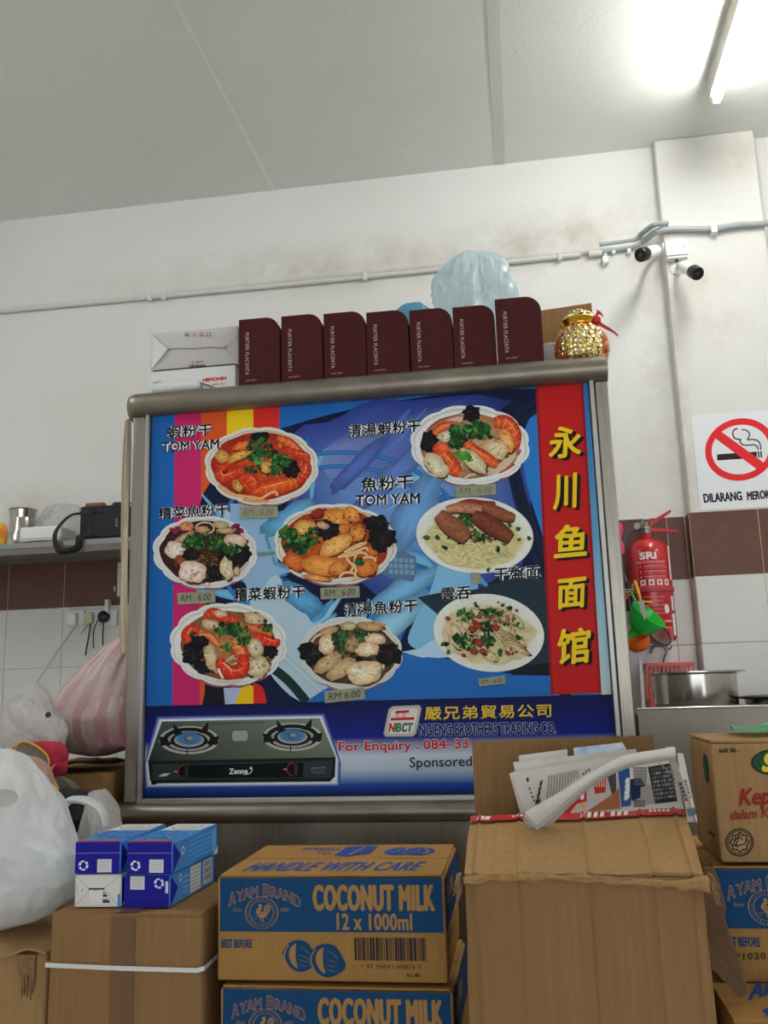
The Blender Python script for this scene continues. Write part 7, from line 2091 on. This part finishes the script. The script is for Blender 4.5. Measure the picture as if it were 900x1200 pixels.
# cloudy bag above the red pouch
zp = 1.10
cb = at(42, 862, 2.06)
t = thing('plastic_bag', 'cloudy white plastic bag with knotted top standing behind the carrier bag', 'bag', (cb.x, 2.06, 1.20))
tz0, tz1 = at(40, 880, 2.06).z, at(40, 800, 2.06).z
xa, xb = at(8, 850, 2.06).x, at(75, 850, 2.06).x
def cloudy(a_, h):
    L_ = interp([(0, xa), (0.3, xa), (0.55, xa + 0.008), (0.72, xa - 0.002), (0.86, xa + 0.035), (1, xa + 0.06)], h)
    R__ = interp([(0, xb), (0.3, xb + 0.004), (0.52, xb - 0.012), (0.6, xb - 0.028), (0.8, xb - 0.045), (0.95, xb - 0.07), (1, xb - 0.075)], h)
    s = 1 if h < 0.85 else max(0.15, 1 - (h - 0.85) * 4)
    return (R__ - L_) / 2, 0.055 * s, (L_ + R__) / 2, 2.06, tz0 - 0.02 + (tz1 - tz0 + 0.02) * h
bag_mesh(cloudy, 110, 70, 0.12, 4.4, 10).build('film', M_FILM_CLEAR, t)
bag_mesh(ellipsoid_bag((cb.x, 2.07), 0.045, 0.03, tz0 - 0.01, tz0 + 0.09), 40, 24, 0.1, 2.0).build('contents', M_WHITE, t)
kn = at(57, 838, 2.0)
MB().lathe([(0, 0.0), (0.006, 0.001), (0.007, 0.004), (0, 0.006)], 12, axis_m(kn, (0.2, -1, 0.2))).build('dark_hole', M_DARKPL, t)
# red pouch with yellow piping
rp = at(36, 886, 1.98)
M_PINKRED = mat('crimson cloth', (196, 40, 78), 0.8, c2=(180, 32, 66), noise_scale=20)
M_PIPING = mat('yellow piping', (228, 176, 40), 0.6)
t = thing('cloth_pouch', 'crimson cloth pouch with grey lining and yellow piping amid the heap of bags', 'pouch', rp)
x0, x1 = at(4, 885, 2.0).x, at(70, 885, 2.0).x
z0, z1 = at(40, 915, 2.0).z, at(40, 869, 2.0).z
bag_mesh(ellipsoid_bag(((x0 + x1) / 2, 2.03), (x1 - x0) / 2, 0.035, z0, z1, 3), 60, 30, 0.12, 7.7).build('body', M_PINKRED, t)
pip = cycle_path([at(x, y, 1.975) for x, y in ((17, 881), (20, 873), (29, 869), (42, 874), (52, 882), (57, 890), (56, 900), (50, 902), (40, 897), (26, 890), (17, 881))], 60)
c_ = sum(pip, Vector()) / len(pip)
m = MB(); n = len(pip) - 1
m.add([c_ + Vector((0, 0.012, 0))] + [p.copy() for p in pip[:-1]], [(0, 1 + k, 1 + (k + 1) % n) for k in range(n)], True)
m.build('grey_lining', mat('grey lining', (150, 142, 132), 0.8, c2=(120, 112, 104), noise_scale=40), t)
MB().tube(pip[:-1], 0.0024, 6, True).build('yellow_piping', M_PIPING, t)
q = [at(x, y, 1.965) for x, y in ((47, 900), (56, 901), (64, 896), (61, 901), (54, 906), (48, 905))]
MB().slab(q, (0, 0.003, 0)).build('cuff', mat('cream cuff', (206, 200, 190), 0.8), t)
MB().tube([q[2], q[3], q[4], q[5]], 0.0018, 6).build('cuff_piping', M_PIPING, t)
# yellow-edged strap
q = [at(x, y, 1.95) for x, y in ((62, 911), (70, 909), (78, 916), (90, 931), (76, 936), (69, 926))]
t = thing('strap', 'grey strap with yellow edge lying between the pouch and the knotted bag', 'strap', q[4])
MB().slab(q, (0.0, 0.05, -0.012)).build('webbing', mat('grey webbing', (110, 104, 88), 0.8), t)
MB().tube([q[0], q[5], q[4]], 0.006, 6, flat=0.5).build('yellow_edge', M_PIPING, t)
# dark bag low in the gap and a brownish pink one behind the carrier bag
db = at(66, 962, 1.93)
t = thing('black_bag', 'black bag in the dark gap between the white bags', 'bag', (db.x, 1.95, zp))
bag_mesh(ellipsoid_bag((db.x + 0.01, 1.95), 0.085, 0.07, zp + 0.001, at(66, 925, 1.93).z), 60, 40, 0.12, 9.1).build('body', M_NYLON, t)
pb = at(40, 930, 1.83)
t = thing('plastic_bag', 'thin pinkish plastic bag tucked directly behind the white carrier bag', 'bag', (pb.x, 1.82, zp))
bag_mesh(ellipsoid_bag((pb.x - 0.035, 1.82), 0.082, 0.05, zp + 0.001, at(30, 885, 1.8).z, 2.6), 70, 44, 0.10, 5.5).build('film', mat('pinkish plastic', (214, 176, 160), 0.4, trans=0.35, alpha=0.05, bump=0.6, bump_scale=30), t)

# grey-white bag with a flopped handle behind the drink cartons
gx0, gx1 = at(72, 980, 1.82).x, at(133, 980, 1.82).x
gz1 = at(112, 930, 1.82).z
t = thing('plastic_bag', 'greyish white plastic bag with a flopped handle behind the drink cartons', 'bag', ((gx0 + gx1) / 2, 1.82, 1.0))
def grey_out(a_, h):
    s = (1 - abs(2 * min(1, h * 0.96 + 0.02) - 1) ** 3.2) ** (1 / 3.2)
    L_ = interp([(0, gx0 - 0.005), (0.45, gx0 - 0.005), (0.62, gx0 + 0.028), (1, gx0 + 0.045)], h)
    R__ = interp([(0, gx1 - 0.01), (0.6, gx1 + 0.004), (0.85, gx1 - 0.012), (1, gx1 - 0.04)], h)
    return (R__ - L_) / 2 * (0.35 + 0.65 * s), 0.062 * s, (L_ + R__) / 2, 1.855, 0.987 + (gz1 - 0.985) * h
bag_mesh(grey_out, 100, 70, 0.11, 2.7, 10).build('film', M_FILM_CLEAR, t)
bag_mesh(ellipsoid_bag(((gx0 + gx1) / 2, 1.86), 0.05, 0.035, 0.99, gz1 - 0.06), 40, 24, 0.1, 3.0).build('contents', mat('grey contents', (176, 170, 164), 0.7), t)
hd = cycle_path([at(x, y, 1.755) for x, y in ((76, 953), (74, 946), (82, 938), (94, 937), (106, 940), (116, 946), (122, 956), (124, 968))], 40)
MB().tube(hd, [0.009 + 0.010 * math.sin(PI * min(1, k / 40 + 0.08)) + 0.002 * noise.noise(Vector((k * 0.5, 0, 0))) for k in range(len(hd))], 12, flat=0.4).build('handle', M_FILM_WHITE, t)
plain_carton('cardboard_carton', 'carton under the greyish bag behind the drink cartons', (-1.03, 1.785, BZ + 0.002), (-0.60, 1.93, 0.984), M_CARD, amp=0.0)

# the big white carrier bag on the torn carton
wz0, wz1 = zc + 0.004, at(10, 879, 1.60).z
tabR = [(0, -0.95), (0.05, -0.885), (0.14, -0.848), (0.26, -0.832), (0.40, -0.842), (0.55, -0.866), (0.70, -0.888), (0.85, -0.915), (0.95, -0.945), (1.0, -0.972)]
tabW = [(0, -1.06), (0.06, -1.15), (0.2, -1.2), (0.5, -1.19), (0.75, -1.15), (0.92, -1.10), (1.0, -1.04)]
def white_out(a_, h):
    L_, R__ = interp(tabW, h), interp(tabR, h)
    ry = 0.115 * (1 - abs(2 * min(1, h * 0.93 + 0.04) - 0.9) ** 3.0 * 0.8)
    return (R__ - L_) / 2, max(0.02, ry), (L_ + R__) / 2, 1.635, wz0 + (wz1 - wz0) * h
t = thing('carrier_bag', 'big bulging white plastic carrier bag at the left edge', 'bag', (-1.0, 1.63, wz0))
wb = bag_mesh(white_out, 150, 96, 0.06, 1.9, 10)
# slack folds running down from the handle
for i, p in enumerate(wb.v):
    f = 0.006 * math.sin(p.x * 70 + 14 * noise.noise(p * 5)) * max(0, min(1, (p.z - wz0) * 6))
    wb.v[i] = p + Vector((0, -f, 0))
wb.build('film', M_FILM_WHITE, t)
hc = at(4, 935, 1.5215)
MB().lathe([(0.0, 0.0), (0.022, 0.0005), (0.027, 0.003)], 24, axis_m(hc, (0, -1, 0)) @ Matrix.Diagonal((1.1, 0.55, 1, 1)), cap=False).build('painted_handle_hole', mat('shaded handle inside', (196, 192, 184), 0.6), t)  # darker oval disc paints the shaded inside of the handle opening
